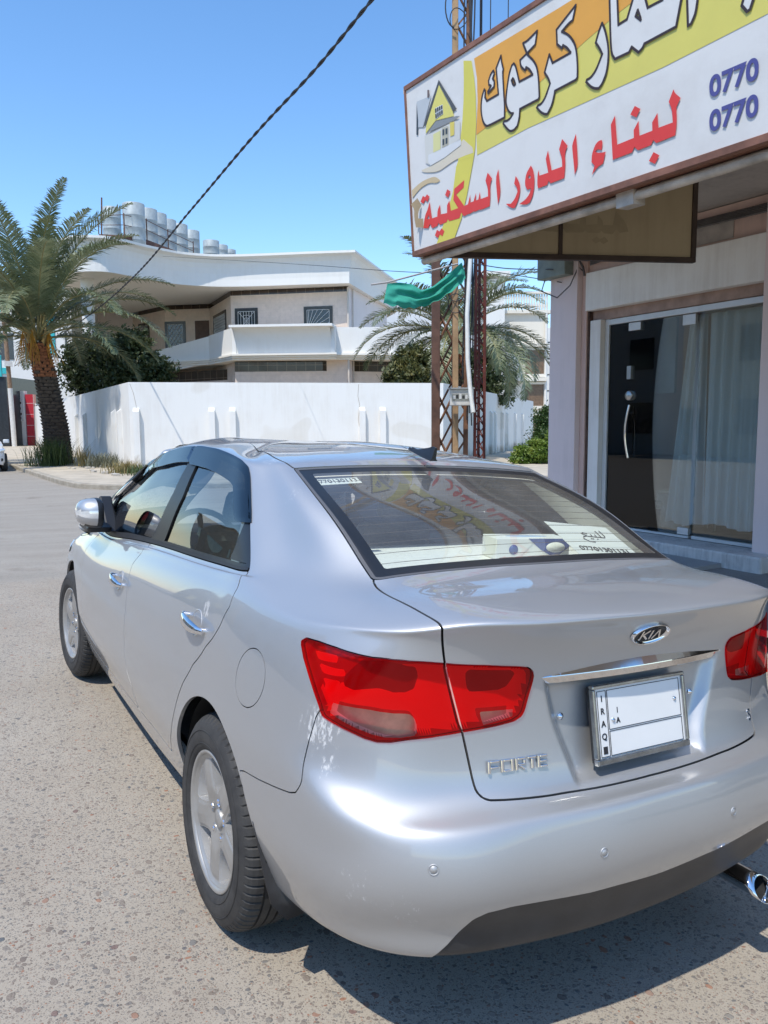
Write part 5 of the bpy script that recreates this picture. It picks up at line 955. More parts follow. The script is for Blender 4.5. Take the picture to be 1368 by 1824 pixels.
    shell_mesh('bumper_valance', sh, val, M['plastic'], parent=root, both=True, off=-.004, skirt=.02)
    doors = {}
    for nm, mk_, ms in (('rear', rdoor, False), ('front', fdoor, False), ('rear', rdoor, True), ('front', fdoor, True)):
        doors[(nm, ms)] = shell_mesh('door', sh, mk_, P, parent=root, mirror=ms, skirt=.014)
    shell_mesh('fuel_flap', sh, flap, P, parent=root, skirt=.006)
    # dark structure behind the gaps
    inner = keep & (t['rglass'] > .004) & ~wind & (t['dlo'] > -.004) & (t['tl'] > -.003)
    shell_mesh('inner_shell', sh, inner & (c[:, 2] < 1.16), M['dark'], parent=root, both=True, off=-.0135, skirt=0)
    shell_mesh('inner_roof_shell', sh, inner & (c[:, 2] >= 1.16), M['dark'], parent=root, both=True, off=-.0135, skirt=0)
    lin = keep & (t['rglass'] > -.03) & ~wind & (t['dlo'] > -.012) & (sh.UV[sh.T].mean(1)[:, 1] > 11.0) & (c[:, 1] > .60) & (sh.UV[sh.T].mean(1)[:, 0] < 16.0)
    shell_mesh('headliner', sh, lin, M['lining'], parent=root, both=True, off=-.034, skirt=0)
    # rear window: clear pane with black printed border and rubber
    gl = glass & (t['rglass'] < -.012)
    mi = np.where(t['rglass'] > -.050, 0, 1)
    rw = shell_mesh('rear_window', sh, gl, [M['trim'], M['glass']], mi=mi, parent=root, both=True, off=-.002, skirt=.004)
    shell_mesh('window_rubber', sh, glass & (t['rglass'] >= -.012), simple('grey_rubber_trim', (.10,.10,.105), .5), parent=root, both=True, off=-.001, skirt=.006)
    mi = np.where(t['wind'] > -.03, 0, 1)
    shell_mesh('windscreen', sh, wind, [M['trim'], M['glass']], mi=mi, parent=root, both=True, off=-.003, skirt=.004)
    # heater wires on the rear window
    hw = MB()
    for k in range(13):
        v = 12.35+k*.19
        pts = [Vector(p) for p in surf_pts([(u, v) for u in np.linspace(-3.45, 3.45, 25)])]
        hw.tube([p+Vector((0,.0,-.008)) for p in pts], .0009, 4)
    hw.build('heater_wires', simple('heater_wire', (.10,.07,.05), .6), rw)
    # side windows
    for ms in (False, True):
        belt = dlo & (t['belt'] < 0)
        pane = dlo & (t['pane'] < 0) & (t['bpil'] > 0) & ~belt & (t['rtri'] > 0)
        um = sh.UV[sh.T].mean(1)[:, 0]; vm = sh.UV[sh.T].mean(1)[:, 1]; split = 11.15+(vm-12)*-.22
        pane_f = pane & (um > split); pane_r = pane & (um <= split)
        tri = dlo & (t['rtri'] < 0) & ~belt & ~pane
        frm = dlo & ~pane_f & ~pane_r & ~belt & ~tri
        gapb = ringgap('fdoor') & (t['fdoor'] < .1)
        frm &= ~(np.abs(t['fdoor']) < .0025)
        shell_mesh('window_frame', sh, frm | tri, M['trim'], parent=root, mirror=ms, off=-.005, skirt=.012)
        shell_mesh('belt_moulding', sh, belt, simple('belt_rubber', (.016,.016,.018), .5, var=.2), parent=root, mirror=ms, off=.003, skirt=.012)
        shell_mesh('side_window', sh, pane_f, M['glass_side'], parent=root, mirror=ms, off=-.012, skirt=.003)
        shell_mesh('side_window', sh, pane_r, M['glass_side'], parent=root, mirror=ms, off=-.012, skirt=.003)
        for k in ('fvis', 'rvis'):
            sel = keep & (t[k] < 0) & (sh.V[sh.T].mean(1)[:, 2] > .9)
            fld = np.clip((-sh.F[k])/.014, 0, 1)
            shell_mesh('rain_visor', sh, sel, M['visor'], parent=root, mirror=ms, offs=.003+.012*smooth01(fld), skirt=.003)
    # tail lights: tinted lens over a shaped housing
    for nm, mk_, rev in (('tail_light', tl_out, 'rev_out'), ('tail_light', tl_in, 'rev_in')):
        for ms in (False, True):
            clear = t[rev] < 0
            ln = shell_mesh('tail_light', sh, mk_, [M['lens_red'], M['lens_clear']], mi=clear.astype(int), parent=root, mirror=ms, off=.0045, skirt=.008)
            sl = np.minimum.reduce([t['sl1'], t['sl2'], t['sl3'], t['sl4']])
            ch = np.minimum(t['ch_out'], t['ch_in'])
            mi = np.full(len(sh.T), 1)
            mi[(t['sl1'] < 0) | (t['sl2'] < 0) | (t['sl3'] < 0) | (t['sl4'] < 0)] = 0
            mi[(t['hl_out'] < 0)] = 0
            base = (c[:, 0] > -.66) | (t['hl_out'] < .03) | (c[:, 2] < .90)
            mi[base] = 0; mi[t['tl'] > -.010] = 1
            mi[ch < 0] = 2; mi[clear] = 3
            Fv = sh.F
            depth = .010+.012*smooth01(-np.minimum(Fv['ch_out'], Fv['ch_in'])/.03) - .008*smooth01(-np.minimum.reduce([Fv['sl1'], Fv['sl2'], Fv['sl3'], Fv['sl4']])/.012)
            depth = depth + .014*smooth01((-Fv['tl']-.004)/.014)
            shell_mesh('lamp_housing', sh, mk_, [M['refl'], M['refl_mid'], M['refl_dark'], M['refl_grey']], mi=mi, parent=ln, mirror=ms, offs=-depth, skirt=0)
    # ---------------------------------------------------------------- cabin
    it = MB(); it.bb((-.74,.62,.28), (.74,3.4,.31)); it.build('cabin_floor', M['dash'], root)
    sf = MB()
    sf.prism([(-.56,.60),(.56,.60),(.63,.9),(.66,1.27),(-.66,1.27),(-.63,.9)], 1.05, 1.082, plane='xy')
    sfo = sf.build('parcel_shelf', M['shelf'], root, bevel=.006)
    rb = MB(); rb.box((0,1.40,.80), (1.28,.16,.56), rot=Matrix.Rotation(R(20),3,'X')); rb.box((0,1.68,.50), (1.28,.52,.18))
    rb.build('rear_seat', M['cloth'], root, bevel=.05)
    for x in (-.38, .38):
        fs = MB(); fs.box((x,2.13,.80), (.50,.13,.58), rot=Matrix.Rotation(R(16),3,'X'), taper=.8); fs.box((x,2.38,.50), (.50,.52,.16))
        fs.build('front_seat', M['cloth'], root, bevel=.05)
        h2 = MB(); h2.box((x,2.02,1.165), (.24,.09,.14), rot=Matrix.Rotation(R(12),3,'X'), taper=.85); h2.build('headrest', M['cloth'], root, bevel=.04)
    ds = MB(); ds.prism([(2.78,.60),(2.80,.86),(2.95,.93),(3.45,.92),(3.5,.6)], -.72, .72, plane='yz'); ds.build('dashboard', M['dash'], root, bevel=.03)
    sw = MB(); ring = [(math.cos(a)*.185, math.sin(a)*.185, 0) for a in np.linspace(0, 2*math.pi, 33)]
    rotw = Matrix.Rotation(R(66),3,'X'); cw = Vector((-.38,2.66,.90))
    sw.tube([rotw@Vector(p)+cw for p in ring], .016, 8)
    for a in (R(90), R(210), R(330)): sw.tube([cw, rotw@Vector((math.cos(a)*.18, math.sin(a)*.18, 0))+cw], .014, 6)
    sw.tube([cw, cw+Vector((0,.22,-.08))], .03, 8); sw.build('steering_wheel', M['dash'], root)
    hs = MB(); hs.box((.055,.665,1.118), (.26,.06,.030)); hs.build('high_stop_lamp', simple('stop_lamp_brown', (.10,.035,.03), .3, coat=.5), root, bevel=.012)
    # ---------------------------------------------------------------- badges, plate, chrome
    # grab bar above the plate: flat mirror face with bevelled underside
    gb = MB(); n = 24; rows = []
    for i in range(n+1):
        x = -.325+.65*i/n; uu = abs(x)
        yb = .178+.020*(uu/.325)**2
        k = abs(x)/.325; hx = 1 if k < .9 else 1-(k-.9)/.1*.35
        # section: top edge, front top, front bottom, under
        zc = .937
        prof = [(yb+.030, zc+.024), (yb-.006, zc+.021*hx), (yb-.020, zc-.004), (yb-.013, zc-.024*hx), (yb+.030, zc-.026)]
        rows.append([(x*(1 if j not in (0, 1) else .955), p[0], p[1]) for j, p in enumerate(prof)])
    V = [p for r_ in rows for p in r_]; F = []
    for i in range(n):
        for j in range(4): F.append((i*5+j, i*5+j+1, (i+1)*5+j+1, (i+1)*5+j))
    gb.add(V, F); gb.add(rows[0], [(0,1,2,3,4)]); gb.add(rows[-1], [(4,3,2,1,0)])
    gb.build('boot_handle', M['chrome'], lid_o, bevel=.002)
    # number plate
    tilt = math.atan2(.171-.127, .894-.706); pm = Matrix.Translation((0,.158,.797)) @ Matrix.Rotation(R(90)-tilt*.9,4,'X')
    def on_plate(mb, name, mat, par, bevel=0):
        o = mb.build(name, mat, par, bevel=bevel); return o
    fr = MB(); w, h = .168, .098
    for (x0, y0, x1, y1) in ((-w,-h,w,-h+.016), (-w,h-.010,w,h), (-w,-h+.016,-w+.010,h-.010), (w-.010,-h+.016,w,h-.010)): fr.bb((x0,y0,-.006), (x1,y1,.010))
    plate = MB(); plate.bb((-w+.008,-h+.012,-.004), (w-.008,h-.008,.003)); po = plate.build('number_plate', M['platew'], lid_o); po.matrix_local = pm
    bk = MB(); bk.bb((-w+.004,-h+.004,-.016), (w-.004,h-.004,-.0045)); bk.build('plate_holder', M['plastic'], po)
    fr.build('plate_frame', simple('plate_frame_chrome', (.35,.36,.36), .18, .9, var=.25, vscale=30), po, bevel=.003)
    tk = MB()
    def rect(x0, y0, x1, y1, wd=.0014):
        tk.bb((x0,y0,.003), (x1,y0+wd,.0042)); tk.bb((x0,y1-wd,.003), (x1,y1,.0042)); tk.bb((x0,y0+wd,.003), (x0+wd,y1-wd,.0042)); tk.bb((x1-wd,y0+wd,.003), (x1,y1-wd,.0042))
    rect(-.150,-.080,-.119,.082); rect(-.116,-.016,.150,.082); rect(-.116,-.080,.150,-.019)
    tk.bb((-.141,-.073,.003), (-.127,-.055,.0042)); tk.build('plate_ruling', M['ink'], po)
    for i, ch in enumerate('IRAQ'): text_mesh('plate_letter', ch, M['ink'], po, Matrix.Translation((-.1345,.062-.031*i,.0036)), .0215, .0006, .0004)
    text_mesh('plate_letter', 'A', M['ink'], po, Matrix.Translation((-.083,.003,.0036)), .019, .0006, .0005)
    rm_ = MB(); rm_.bb((-.0845,.022,.003), (-.0825,.036,.0042)); rm_.build('plate_mark', M['ink'], po)
    for x, y in ((-.10,.006), (.128,.03)):
        s_ = MB(); s_.lathe([(0,.008),(.004,.007),(.006,.003)], (x,y,0), 12); s_.build('plate_screw', M['chrome'], po)
    # oval badge
    em = frame_at(.015, 8.37, .001); eb = MB()
    eb.lathe([(0,.001),(.86,.001),(.90,.0065),(.96,.009),(1.0,.0065),(1.02,0)], (0,0,0), 48)
    eb.v = [(x*.066, y*.0335, z) for x, y, z in eb.v]
    for i, f in enumerate(eb.f):
        r_ = max(math.hypot(eb.v[k][0]/.066, eb.v[k][1]/.0335) for k in f); eb.mi[i] = 0 if r_ < .88 else 1
    eo = eb.build('oval_badge', [M['trim'], M['chrome']], lid_o); eo.matrix_local = em
    kl = MB(); hh = .015
    def stroke(a, b, wd=.0052):
        a, b = Vector(a), Vector(b); d = (b-a).normalized(); nn = Vector((-d.y, d.x))*wd/2
        kl.prism([tuple(a+nn), tuple(a-nn), tuple(b-nn), tuple(b+nn)], .001, .0065, plane='xy')
    stroke((-.036,-hh), (-.036,hh)); stroke((-.034,-.001), (-.013,hh)); stroke((-.030,.001), (-.010,-hh)); stroke((-.002,-hh), (-.002,hh)); stroke((.008,-hh), (.021,hh)); stroke((.035,-hh), (.021,hh))
    kl.build('badge_letters', M['chrome'], eo)
    # model lettering, squared letters
    fm = frame_at(1.97, 6.36, .0); fo = MB(); s = .0145
    def bar(x0, y0, x1, y1): fo.bb((x0,y0,0), (x1,y1,.0055))
    tk_ = .0052
    X = -.078
    bar(X, -s, X+.007, s); bar(X+.007, s-tk_, X+.031, s); bar(X+.007, -.0035, X+.028, .0012)
    X = -.043
    bar(X, -s, X+.007, s); bar(X+.027, -s, X+.034, s); bar(X+.007, s-tk_, X+.027, s); bar(X+.007, -s, X+.027, -s+tk_)
    X = -.005
    bar(X, -s, X+.007, s); bar(X+.007, s-tk_, X+.028, s); bar(X+.022, 0, X+.028, s-tk_); bar(X+.007, -.003, X+.028, .001)
    fo.prism([(X+.008,-.003), (X+.016,-.003), (X+.031,-s), (X+.022,-s)], 0, .0055, plane='xy')
    X = .029
    bar(X, s-tk_, X+.024, s); bar(X+.009, -s, X+.016, s-tk_)
    X = .056
    bar(X, -s, X+.007, s); bar(X+.007, s-tk_, X+.027, s); bar(X+.007, -.0024, X+.025, .0024); bar(X+.007, -s, X+.027, -s+tk_)
    f_o = fo.build('model_lettering', M['chrome'], lid_o, bevel=.0012); f_o.matrix_local = fm
    # small S badge right of the plate, spare badge holes
    sm_ = frame_at(-2.54, 6.2, .0); text_mesh('trim_letter', 'S', M['chrome'], lid_o, sm_, .045, .002, .001)
    for sx in (-1, 1):
        bo = MB(); bo.lathe([(0,.006),(.004,.0055),(.0065,.002),(.009,.001),(.0095,-.004)], (0,0,0), 16); o = bo.build('plug', M['chrome'], lid_o)
        mm = frame_at(1.18*-sx, 6.86, 0); p = mm.to_translation(); mm.translation = p+Vector((0,.030,0)) if False else p; o.matrix_local = Matrix.Translation((0,.0275,0)) @ mm
    # parking sensors
    for u, v in ((3.638,3.519), (1.13,3.345), (-1.13,3.345), (-3.638,3.519)):
        se = MB(); se.lathe([(0,.0012),(.0078,.0012),(.0085,-.001),(.0098,-.001),(.0105,.0014),(.0118,.0014),(.0125,-.003)], (0,0,0), 24)
        o = se.build('parking_sensor', P, bump_o); o.matrix_local = frame_at(u, v, .0005)
    # exhaust tip, oval mouth cut at a slant
    ex = MB(); n = 28
    rows = []
    for (yy, k, dz) in ((.42,.9,0), (.40,1,0), (.11,1.0,0), (.075,1.06,0), (.078,1.0,0), (.10,.90,0), (.30,.88,0)):
        rows.append([(.468+.036*k*math.cos(a), yy+.02*math.sin(a)*(1 if yy < .2 else 0), .245+.030*k*math.sin(a)) for a in np.linspace(0, 2*math.pi, n+1)[:-1]])
    V = [p for r_ in rows for p in r_]; F = []; FM = []
    for i in range(len(rows)-1):
        for k in range(n): F.append((i*n+k, i*n+(k+1) % n, (i+1)*n+(k+1) % n, (i+1)*n+k))
    ex.add(V, F, 0, True); ex.add(rows[-1], [tuple(range(n))], 1)
    for i, f_ in enumerate(ex.f):
        if min(f_) >= 5*n: ex.mi[i] = 1
    ex.build('exhaust_tip', [M['chrome'], M['dark']], root)
    si = MB(); si.tube([(.45,1.2,.26),(.46,.7,.25),(.468,.40,.245)], .03, 10); si.box((.40,.80,.27), (.5,.6,.16)); si.build('silencer', M['brake'], root, bevel=.05)
    ub = MB(); ub.bb((-.62,.70,.235), (.62,4.2,.29)); ub.bb((-.66,.20,.36), (.66,.699,.39)); ub.build('underbody', M['dark'], root)  # rear plate added to stop sunlight leaking through the tail lamps
    # mud flaps behind the rear wheels
    for s in (-1, 1):
        mf = MB(); rows = []
        for z, y, x0, x1 in ((.475,.655,-.862,-.835), (.43,.650,-.853,-.80), (.37,.640,-.842,-.74), (.31,.628,-.832,-.68), (.26,.612,-.822,-.66), (.225,.585,-.79,-.66)):
            rows.append([(s*-x0, y-.045, z) if False else (-s*x0*-1 if False else s*abs(x0), y-.008, z), (s*abs((x0+x1)/2), y, z), (s*abs(x1), y+.005, z)])
        V = [p for r_ in rows for p in r_]; V += [(p[0], p[1]+.008, p[2]) for p in V]
        nn = len(rows)*3; F = []
        for i in range(len(rows)-1):
            for j in range(2):
                q = (i*3+j, i*3+j+1, i*3+j+4, i*3+j+3); F += [q, tuple(k+nn for k in reversed(q))]
            F += [(i*3, i*3+3, i*3+3+nn, i*3+nn), (i*3+2, i*3+2+nn, i*3+5+nn, i*3+5)]
        F += [(0,nn,1+nn,1), (1,1+nn,2+nn,2)]; L0 = (len(rows)-1)*3; F += [(L0,L0+1,L0+1+nn,L0+nn), (L0+1,L0+2,L0+2+nn,L0+1+nn)]
        mf.add(V, F, 0, True); mf.build('mud_flap', M['plastic'], root)
    # wheel arch liners
    for yc in (1.0, 3.64):
        for s in (-1, 1):
            la = MB(); rows = []
            for a in np.linspace(R(-8), R(188), 22):
                rows.append([(s*x, yc+math.cos(a)*.372, .315+math.sin(a)*.372) for x in (.83, .60)])
            V = [p for r_ in rows for p in r_]; F = [(2*i, 2*i+1, 2*i+3, 2*i+2) for i in range(len(rows)-1)]
            la.add(V, F, 0, True); la.add([r_[1] for r_ in rows], [tuple(range(len(rows)))]); la.build('arch_liner', M['dark'], root)
    # door handles with the dished pocket behind
    for (nm, ms), d_o in doors.items():
        u, v = (8.66, 7.46) if nm == 'rear' else (11.67, 7.22)
        fm = frame_at(u, v, 0); 
        # long axis along the car, a little nose-down
        hd = MB(); rows = []
        for k in np.linspace(0, 1, 15):
            x = -.105+.21*k; e = math.sin(math.pi*min(1, max(0, .04+.92*k)))**.45
            out = .012+.022*math.sin(math.pi*k)**.4; hh = .0195*e
            rows.append([(x, hh*math.cos(a)-.004*math.sin(math.pi*k), out+.009*e*math.sin(a)) for a in np.linspace(0, 2*math.pi, 13)[:-1]])
        V = [p for r_ in rows for p in r_]; F = [(i*12+k, i*12+(k+1) % 12, (i+1)*12+(k+1) % 12, (i+1)*12+k) for i in range(14) for k in range(12)]
        hd.add(V, F, 0, True); hd.add(rows[0], [tuple(range(12))]); hd.add(rows[-1], [tuple(range(12))])
        for x in (-.09, .09): hd.tube([(x,0,-.01), (x,0,.018)], .010, 10)
        ho = hd.build('door_handle', M['chrome'], d_o)
        cup = MB(); cup.lathe([(.0,-.012),(.02,-.0105),(.036,-.004),(.044,.0012),(.047,.0008),(.048,-.002)], (0,0,0), 28); cup.v = [(x*1.05, y*.92, z) for x, y, z in cup.v]
        co = cup.build('handle_cup', P, d_o)
        rz = Matrix.Rotation(R(-4 if not ms else 4), 4, 'Z')
        if ms:
            fx = Matrix.Scale(-1, 4, (1,0,0)); mm = fx @ fm @ Matrix.Scale(-1, 4, (1,0,0)) @ Matrix.Rotation(R(4),4,'Z')
        else: mm = fm @ rz
        ho.matrix_local = mm; co.matrix_local = mm
    # door mirrors, folded back against the doors
    for s in (-1, 1):
        mm = MB(); n = 24; rows = []
        c0 = Vector((s*.872, 2.93, 1.046))
        for q, (xo, k) in enumerate(((.072,.05), (.070,.32), (.060,.62), (.042,.84), (.018,.96), (-.012,1.0), (-.034,1.0), (-.040,.96), (-.034,.93))):
            rg = []
            for a in np.linspace(0, 2*math.pi, n+1)[:-1]:
                ca, sa = math.cos(a), math.sin(a); e = 1/(abs(ca)**2.7+abs(sa)**2.7)**(1/2.7)
                rg.append(c0+Vector((s*(xo+.10*.06*k*ca*e), .098*k*ca*e, .074*k*sa*e)))
            rows.append(rg)
        V = [p for r_ in rows for p in r_]; F = [(i*n+k, i*n+(k+1) % n, (i+1)*n+(k+1) % n, (i+1)*n+k) for i in range(len(rows)-1) for k in range(n)]
        mm.add(V, F, 0, True); mm.add(rows[0], [tuple(range(n))])
        for i, f_ in enumerate(mm.f):
            zc = sum(mm.v[k][2] for k in f_)/len(f_)-c0.z; xc = (sum(mm.v[k][0] for k in f_)/len(f_)-c0.x)*s
            if zc < -.055 or xc < -.022: mm.mi[i] = 1
            elif -.012 < zc < .016 and xc > -.03: mm.mi[i] = 2
        mo = mm.build('door_mirror', [P, M['trim'], simple('mirror_lamp', (.80,.80,.78), .12, .3, coat=.8)], root)
        g_ = MB(); g_.add(rows[-1], [tuple(range(n))]); g_.build('mirror_glass', simple('mirror_glass', (.85,.87,.88), .02, 1, var=.01), mo)
        st = MB(); st.prism([(2.93,.972),(3.16,.99),(3.24,.945),(2.96,.94)], s*.765, s*.885, plane='yz'); st.build('mirror_stalk', M['trim'], mo, bevel=.012)
        tri_ = MB(); tri_.prism([(2.98,.94),(3.36,.93),(3.20,1.11)], s*.72, s*.785, plane='yz'); tri_.build('mirror_sail', M['trim'], mo, bevel=.01)
    # shark fin aerial
    af = MB(); rows = []
    for k in np.linspace(0, 1, 9):
        y = 1.17+.16*k; hgt = .006+.052*max(0, (1-k*1.0))**1.6*(1 if k > .06 else .8); wd = .024*(1-abs(k-.35)*.6)
        z0 = 1.406+.14*k*.26
        wd *= .85
        rows.append([(-wd, y, z0), (-wd*.55, y, z0+.010), (-.005, y-(.012 if k < .3 else 0), z0+hgt), (.005, y-(.012 if k < .3 else 0), z0+hgt), (wd*.55, y, z0+.010), (wd, y, z0)])
    V = [p for r_ in rows for p in r_]; F = [(i*6+k, i*6+k+1, i*6+7+k, i*6+6+k) for i in range(8) for k in range(5)]
    af.add(V, F, 0, True); af.add(rows[0], [(0,1,2,3,4,5)]); af.add(rows[-1], [(5,4,3,2,1,0)]); afo = af.build('roof_aerial', M['trim'], root)
    # headlamps and front grille, seen only from other sides
    for s in (-1, 1):
        hl = MB(); hl.lathe([(0,.010),(.6,.009),(.9,.006),(1,0)], (0,0,0), 24); hl.v = [(x*.10, y*.045, z) for x, y, z in hl.v]
        o = hl.build('headlamp', simple('headlamp_glass', (.7,.72,.74), .08, .5, coat=1), root)
        m_ = frame_at(16.2, 6.6, -.004); o.matrix_local = m_ if s < 0 else Matrix.Scale(-1,4,(1,0,0)) @ m_ @ Matrix.Scale(-1,4,(1,0,0))
    # ---------------------------------------------------------------- wheels
    proto = build_wheel(M)
    for i, (x, y, st) in enumerate(((-.862,1.0,0), (-.862,3.64,4), (.862,1.0,0), (.862,3.64,4))):
        w_ = proto if i == 0 else copy_tree(proto)
        w_.parent = root; w_.location = (x, y, .317)
        w_.rotation_euler = (R((-88, 22, 5, 30)[i]), 0, R(180 if x > 0 else 0)+R(st))
    return root, M, lid_o

def build_wheel(M):
    """outer face at local x = 0 pointing to -x"""
    ty = MB(); R0 = .317
    prof = [(.2055,.020),(.2065,.006),(.222,-.004),(.250,-.008),(.276,-.0045),(.290,.0025)]
    prof2 = [(.290,.1875),(.276,.195),(.25,.198),(.222,.194),(.2065,.184),(.2055,.17)]
    ty.lathe(prof, n=96, axis='x'); ty.lathe(prof2, n=96, axis='x')
    # tread: ribs, grooves and lateral sipes as real relief
    nseg = 70; V = []; F = []
    xs = [.0025,.010,.020,.034,.052,.0525,.0535,.0595,.0605,.081,.082,.087,.088,.109,.110,.116,.117,.1375,.1385,.156,.170,.180,.1875]
    def gro(x): return any(a <= x <= b for a, b in ((.0533,.0597),(.0818,.0872),(.1098,.1162)))
    na = nseg*6
    for i in range(na):
        a = 2*math.pi*i/na; ph = i % 6
        for x in xs:
            sh_ = x < .0526 or x > .118
            r_ = float(np.interp(x, [.0025,.010,.020,.034,.052,.138,.156,.170,.180,.1875], [.290,.3005,.3085,.3140,R0,R0,.3140,.3085,.3005,.290]))
            if gro(x): r_ -= .007
            elif ph == 0 and sh_: r_ -= .006 if .009 < x < .181 else 0
            elif ph == 3 and not sh_ and (.062 < x < .08 or .089 < x < .108): r_ -= .004
            V.append((x, r_*math.cos(a+(0 if sh_ else .02)), r_*math.sin(a+(0 if sh_ else .02))))
    m = len(xs)
    for i in range(na):
        for j in range(m-1): F.append((i*m+j, ((i+1) % na)*m+j, ((i+1) % na)*m+j+1, i*m+j+1))
    ty.add(V, F, 0, False)
    w = D.objects.new('wheel', None); link(w, None)
    tyre = ty.build('tyre', M['rubber'], w)
    # raised sidewall ring lines
    sr = MB(); sr.lathe([(.2665,-.0069),(.268,-.0083),(.2695,-.0062)], n=72, axis='x'); sr.lathe([(.228,-.0055),(.2295,-.0075),(.231,-.0058)], n=72, axis='x'); sr.build('sidewall_rings', M['rubber'], tyre)
    # rim face: polar grid with five openings cut out
    nr, na = 40, 400
    rr = np.linspace(.0, .1935, nr+1)[1:]; th = np.linspace(0, 2*np.pi, na, endpoint=False)
    Rg, Tg = np.meshgrid(rr, th, indexing='ij')
    a = (Tg+np.pi/5) % (2*np.pi/5)-np.pi/5     # spoke centred at 0
    lat = np.abs(Rg*np.sin(a)); rad = Rg*np.cos(a)
    hw = np.interp(rad, [.05,.09,.14,.19], [.050,.041,.041,.046])
    f = np.maximum(np.maximum(-(lat-hw), .080-Rg), Rg-.1825)   # negative inside an opening
    h = .020+.012*np.clip((.085-Rg)/.05, 0, 1)**1.5*1.0 - .004*np.clip(1-lat/hw, 0, 1)*np.clip((Rg-.06)/.05, 0, 1)
    h = h-.004*(1-smooth01((lat/hw-.72)/.2))*smooth01((Rg-.07)/.03)*smooth01((.185-Rg)/.02)
    h = h-.010*smooth01((Rg-.182)/.010)
    class G: pass
    g = Shell.__new__(Shell); g.V = np.stack([h.ravel(), (Rg*np.cos(Tg)).ravel(), (Rg*np.sin(Tg)).ravel()], 1)
    idx = np.arange(nr*na).reshape(nr, na); ix = np.concatenate([idx, idx[:, :1]], 1)
    q = [ix[:-1, :-1].ravel(), ix[1:, :-1].ravel(), ix[1:, 1:].ravel(), ix[:-1, 1:].ravel()]
    g.T = np.vstack([np.stack([q[0], q[2], q[1]], 1), np.stack([q[0], q[3], q[2]], 1)])
    # vertex normals from faces
    fn = np.cross(g.V[g.T[:, 1]]-g.V[g.T[:, 0]], g.V[g.T[:, 2]]-g.V[g.T[:, 0]])
    if fn[:, 0].mean() > 0: g.T = g.T[:, ::-1].copy(); fn = -fn
    vn = np.zeros_like(g.V)
    for k in range(3): np.add.at(vn, g.T[:, k], fn)
    g.N = vn/(np.linalg.norm(vn, axis=1, keepdims=True)+1e-12); g.UV = np.zeros((len(g.V), 2)); g.F = {'op': f.ravel()}
    g.cut('op')
    gN = g.N.copy(); keep = g.tri('op') > 0
    face = shell_mesh('rim', g, keep, M['rim'], parent=w, skirt=0)
    # walls of the openings
    sk = MB(); rows = []
    T = g.T[keep]; E = np.vstack([T[:, [0, 1]], T[:, [1, 2]], T[:, [2, 0]]]); key = np.sort(E, axis=1); _, i1, cnt = np.unique(key, axis=0, return_index=True, return_counts=True)
    for e in E[i1[cnt == 1]]:
        p, q_ = g.V[e[0]], g.V[e[1]]; rad_ = math.hypot(p[1], p[2])
        if rad_ < .02 or rad_ > .19: continue
        k = .985
        sk.add([tuple(p), tuple(q_), (q_[0]+.045, q_[1]*k, q_[2]*k), (p[0]+.045, p[1]*k, p[2]*k)], [(3,2,1,0)], 0, True)
    sk.build('spoke_wall', simple('wheel_bright', (.80,.80,.80), .22, .7), face)
    br = MB(); br.lathe([(.1935,.010),(.197,.004),(.2035,.001),(.2075,.003),(.2075,.012),(.2000,.020)], n=96, axis='x'); br.lathe([(.2000,.0201),(.190,.045),(.186,.16),(.206,.19)], n=96, axis='x', mi=1)
    br.build('rim_barrel', [M['rim'], simple('barrel_inside', (.20,.19,.185), .5, .5, var=.2)], face)
    dk = MB(); dk.lathe([(.0,.085),(.14,.085),(.14,.11),(.05,.12)], n=48, axis='x'); dk.lathe([(.0,.15),(.19,.15)], n=48, axis='x', mi=1); dk.build('brake_disc', [M['brake'], M['dark']], w)
    cp = MB(); cp.lathe([(0,.022),(.024,.023),(.028,.026),(.029,.034)], n=32, axis='x'); cp.build('centre_cap', M['rim'], face)
    for k in range(5):
        a = 2*math.pi*(k+.5)/5; y, z = .057*math.cos(a), .057*math.sin(a)
        ln = MB(); ln.lathe([(.0,.020),(.006,.0205),(.0085,.024),(.0095,.040)], (0,y,z), 6, axis='x', smooth=False); ln.lathe([(.0105,.0385),(.0155,.0275),(.0165,.0245)], (0,y,z), 20, 0, axis='x'); ln.build('wheel_nut', M['chrome'], face)
    return w

car, CM, CAR_LID = build_car()

# ------------------------------------------------------------------ picture-to-place helper used for far things: bearing and range from the road
# ------------------------------------------------------------------ shop
PINKP = mat_render('pink_shop_paint', (.78,.65,.62), (.50,.41,.38), .3, 2.0)
SALM = mat_render('salmon_shop_paint', (.66,.47,.40), (.35,.25,.2), .4, 2.0)
FASC = mat_render('cream_fascia_paint', (.86,.83,.77), (.45,.38,.30), .45, 1.5, .1)
CONC = mat_render('bare_concrete_soffit', (.42,.38,.34), (.24,.21,.19), .6, 2.5, .5)
ALU = simple('white_aluminium', (.66,.66,.64), .35, .2, var=.06)
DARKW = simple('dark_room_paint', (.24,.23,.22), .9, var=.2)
m, t, b = nt('shop_glass'); t.nodes.remove(b)
tr = N(t, 'ShaderNodeBsdfTransparent'); tr.inputs[0].default_value = (.93,.97,.96,1); gl = N(t, 'ShaderNodeBsdfGlossy'); gl.inputs['Roughness'].default_value = 0; fr_ = N(t, 'ShaderNodeFresnel', i_IOR=1.52); mx = N(t, 'ShaderNodeMixShader')
t.links.new(fr_.outputs[0], mx.inputs[0]); t.links.new(tr.outputs[0], mx.inputs[1]); t.links.new(gl.outputs[0], mx.inputs[2]); t.links.new(mx.outputs[0], t.nodes['Material Output'].inputs[0]); SGLASS = m
shop = empty('shop', (0,0,0), 0, 'pink painted corner shop with cream fascia, glass door and concrete canopy', 'shop')
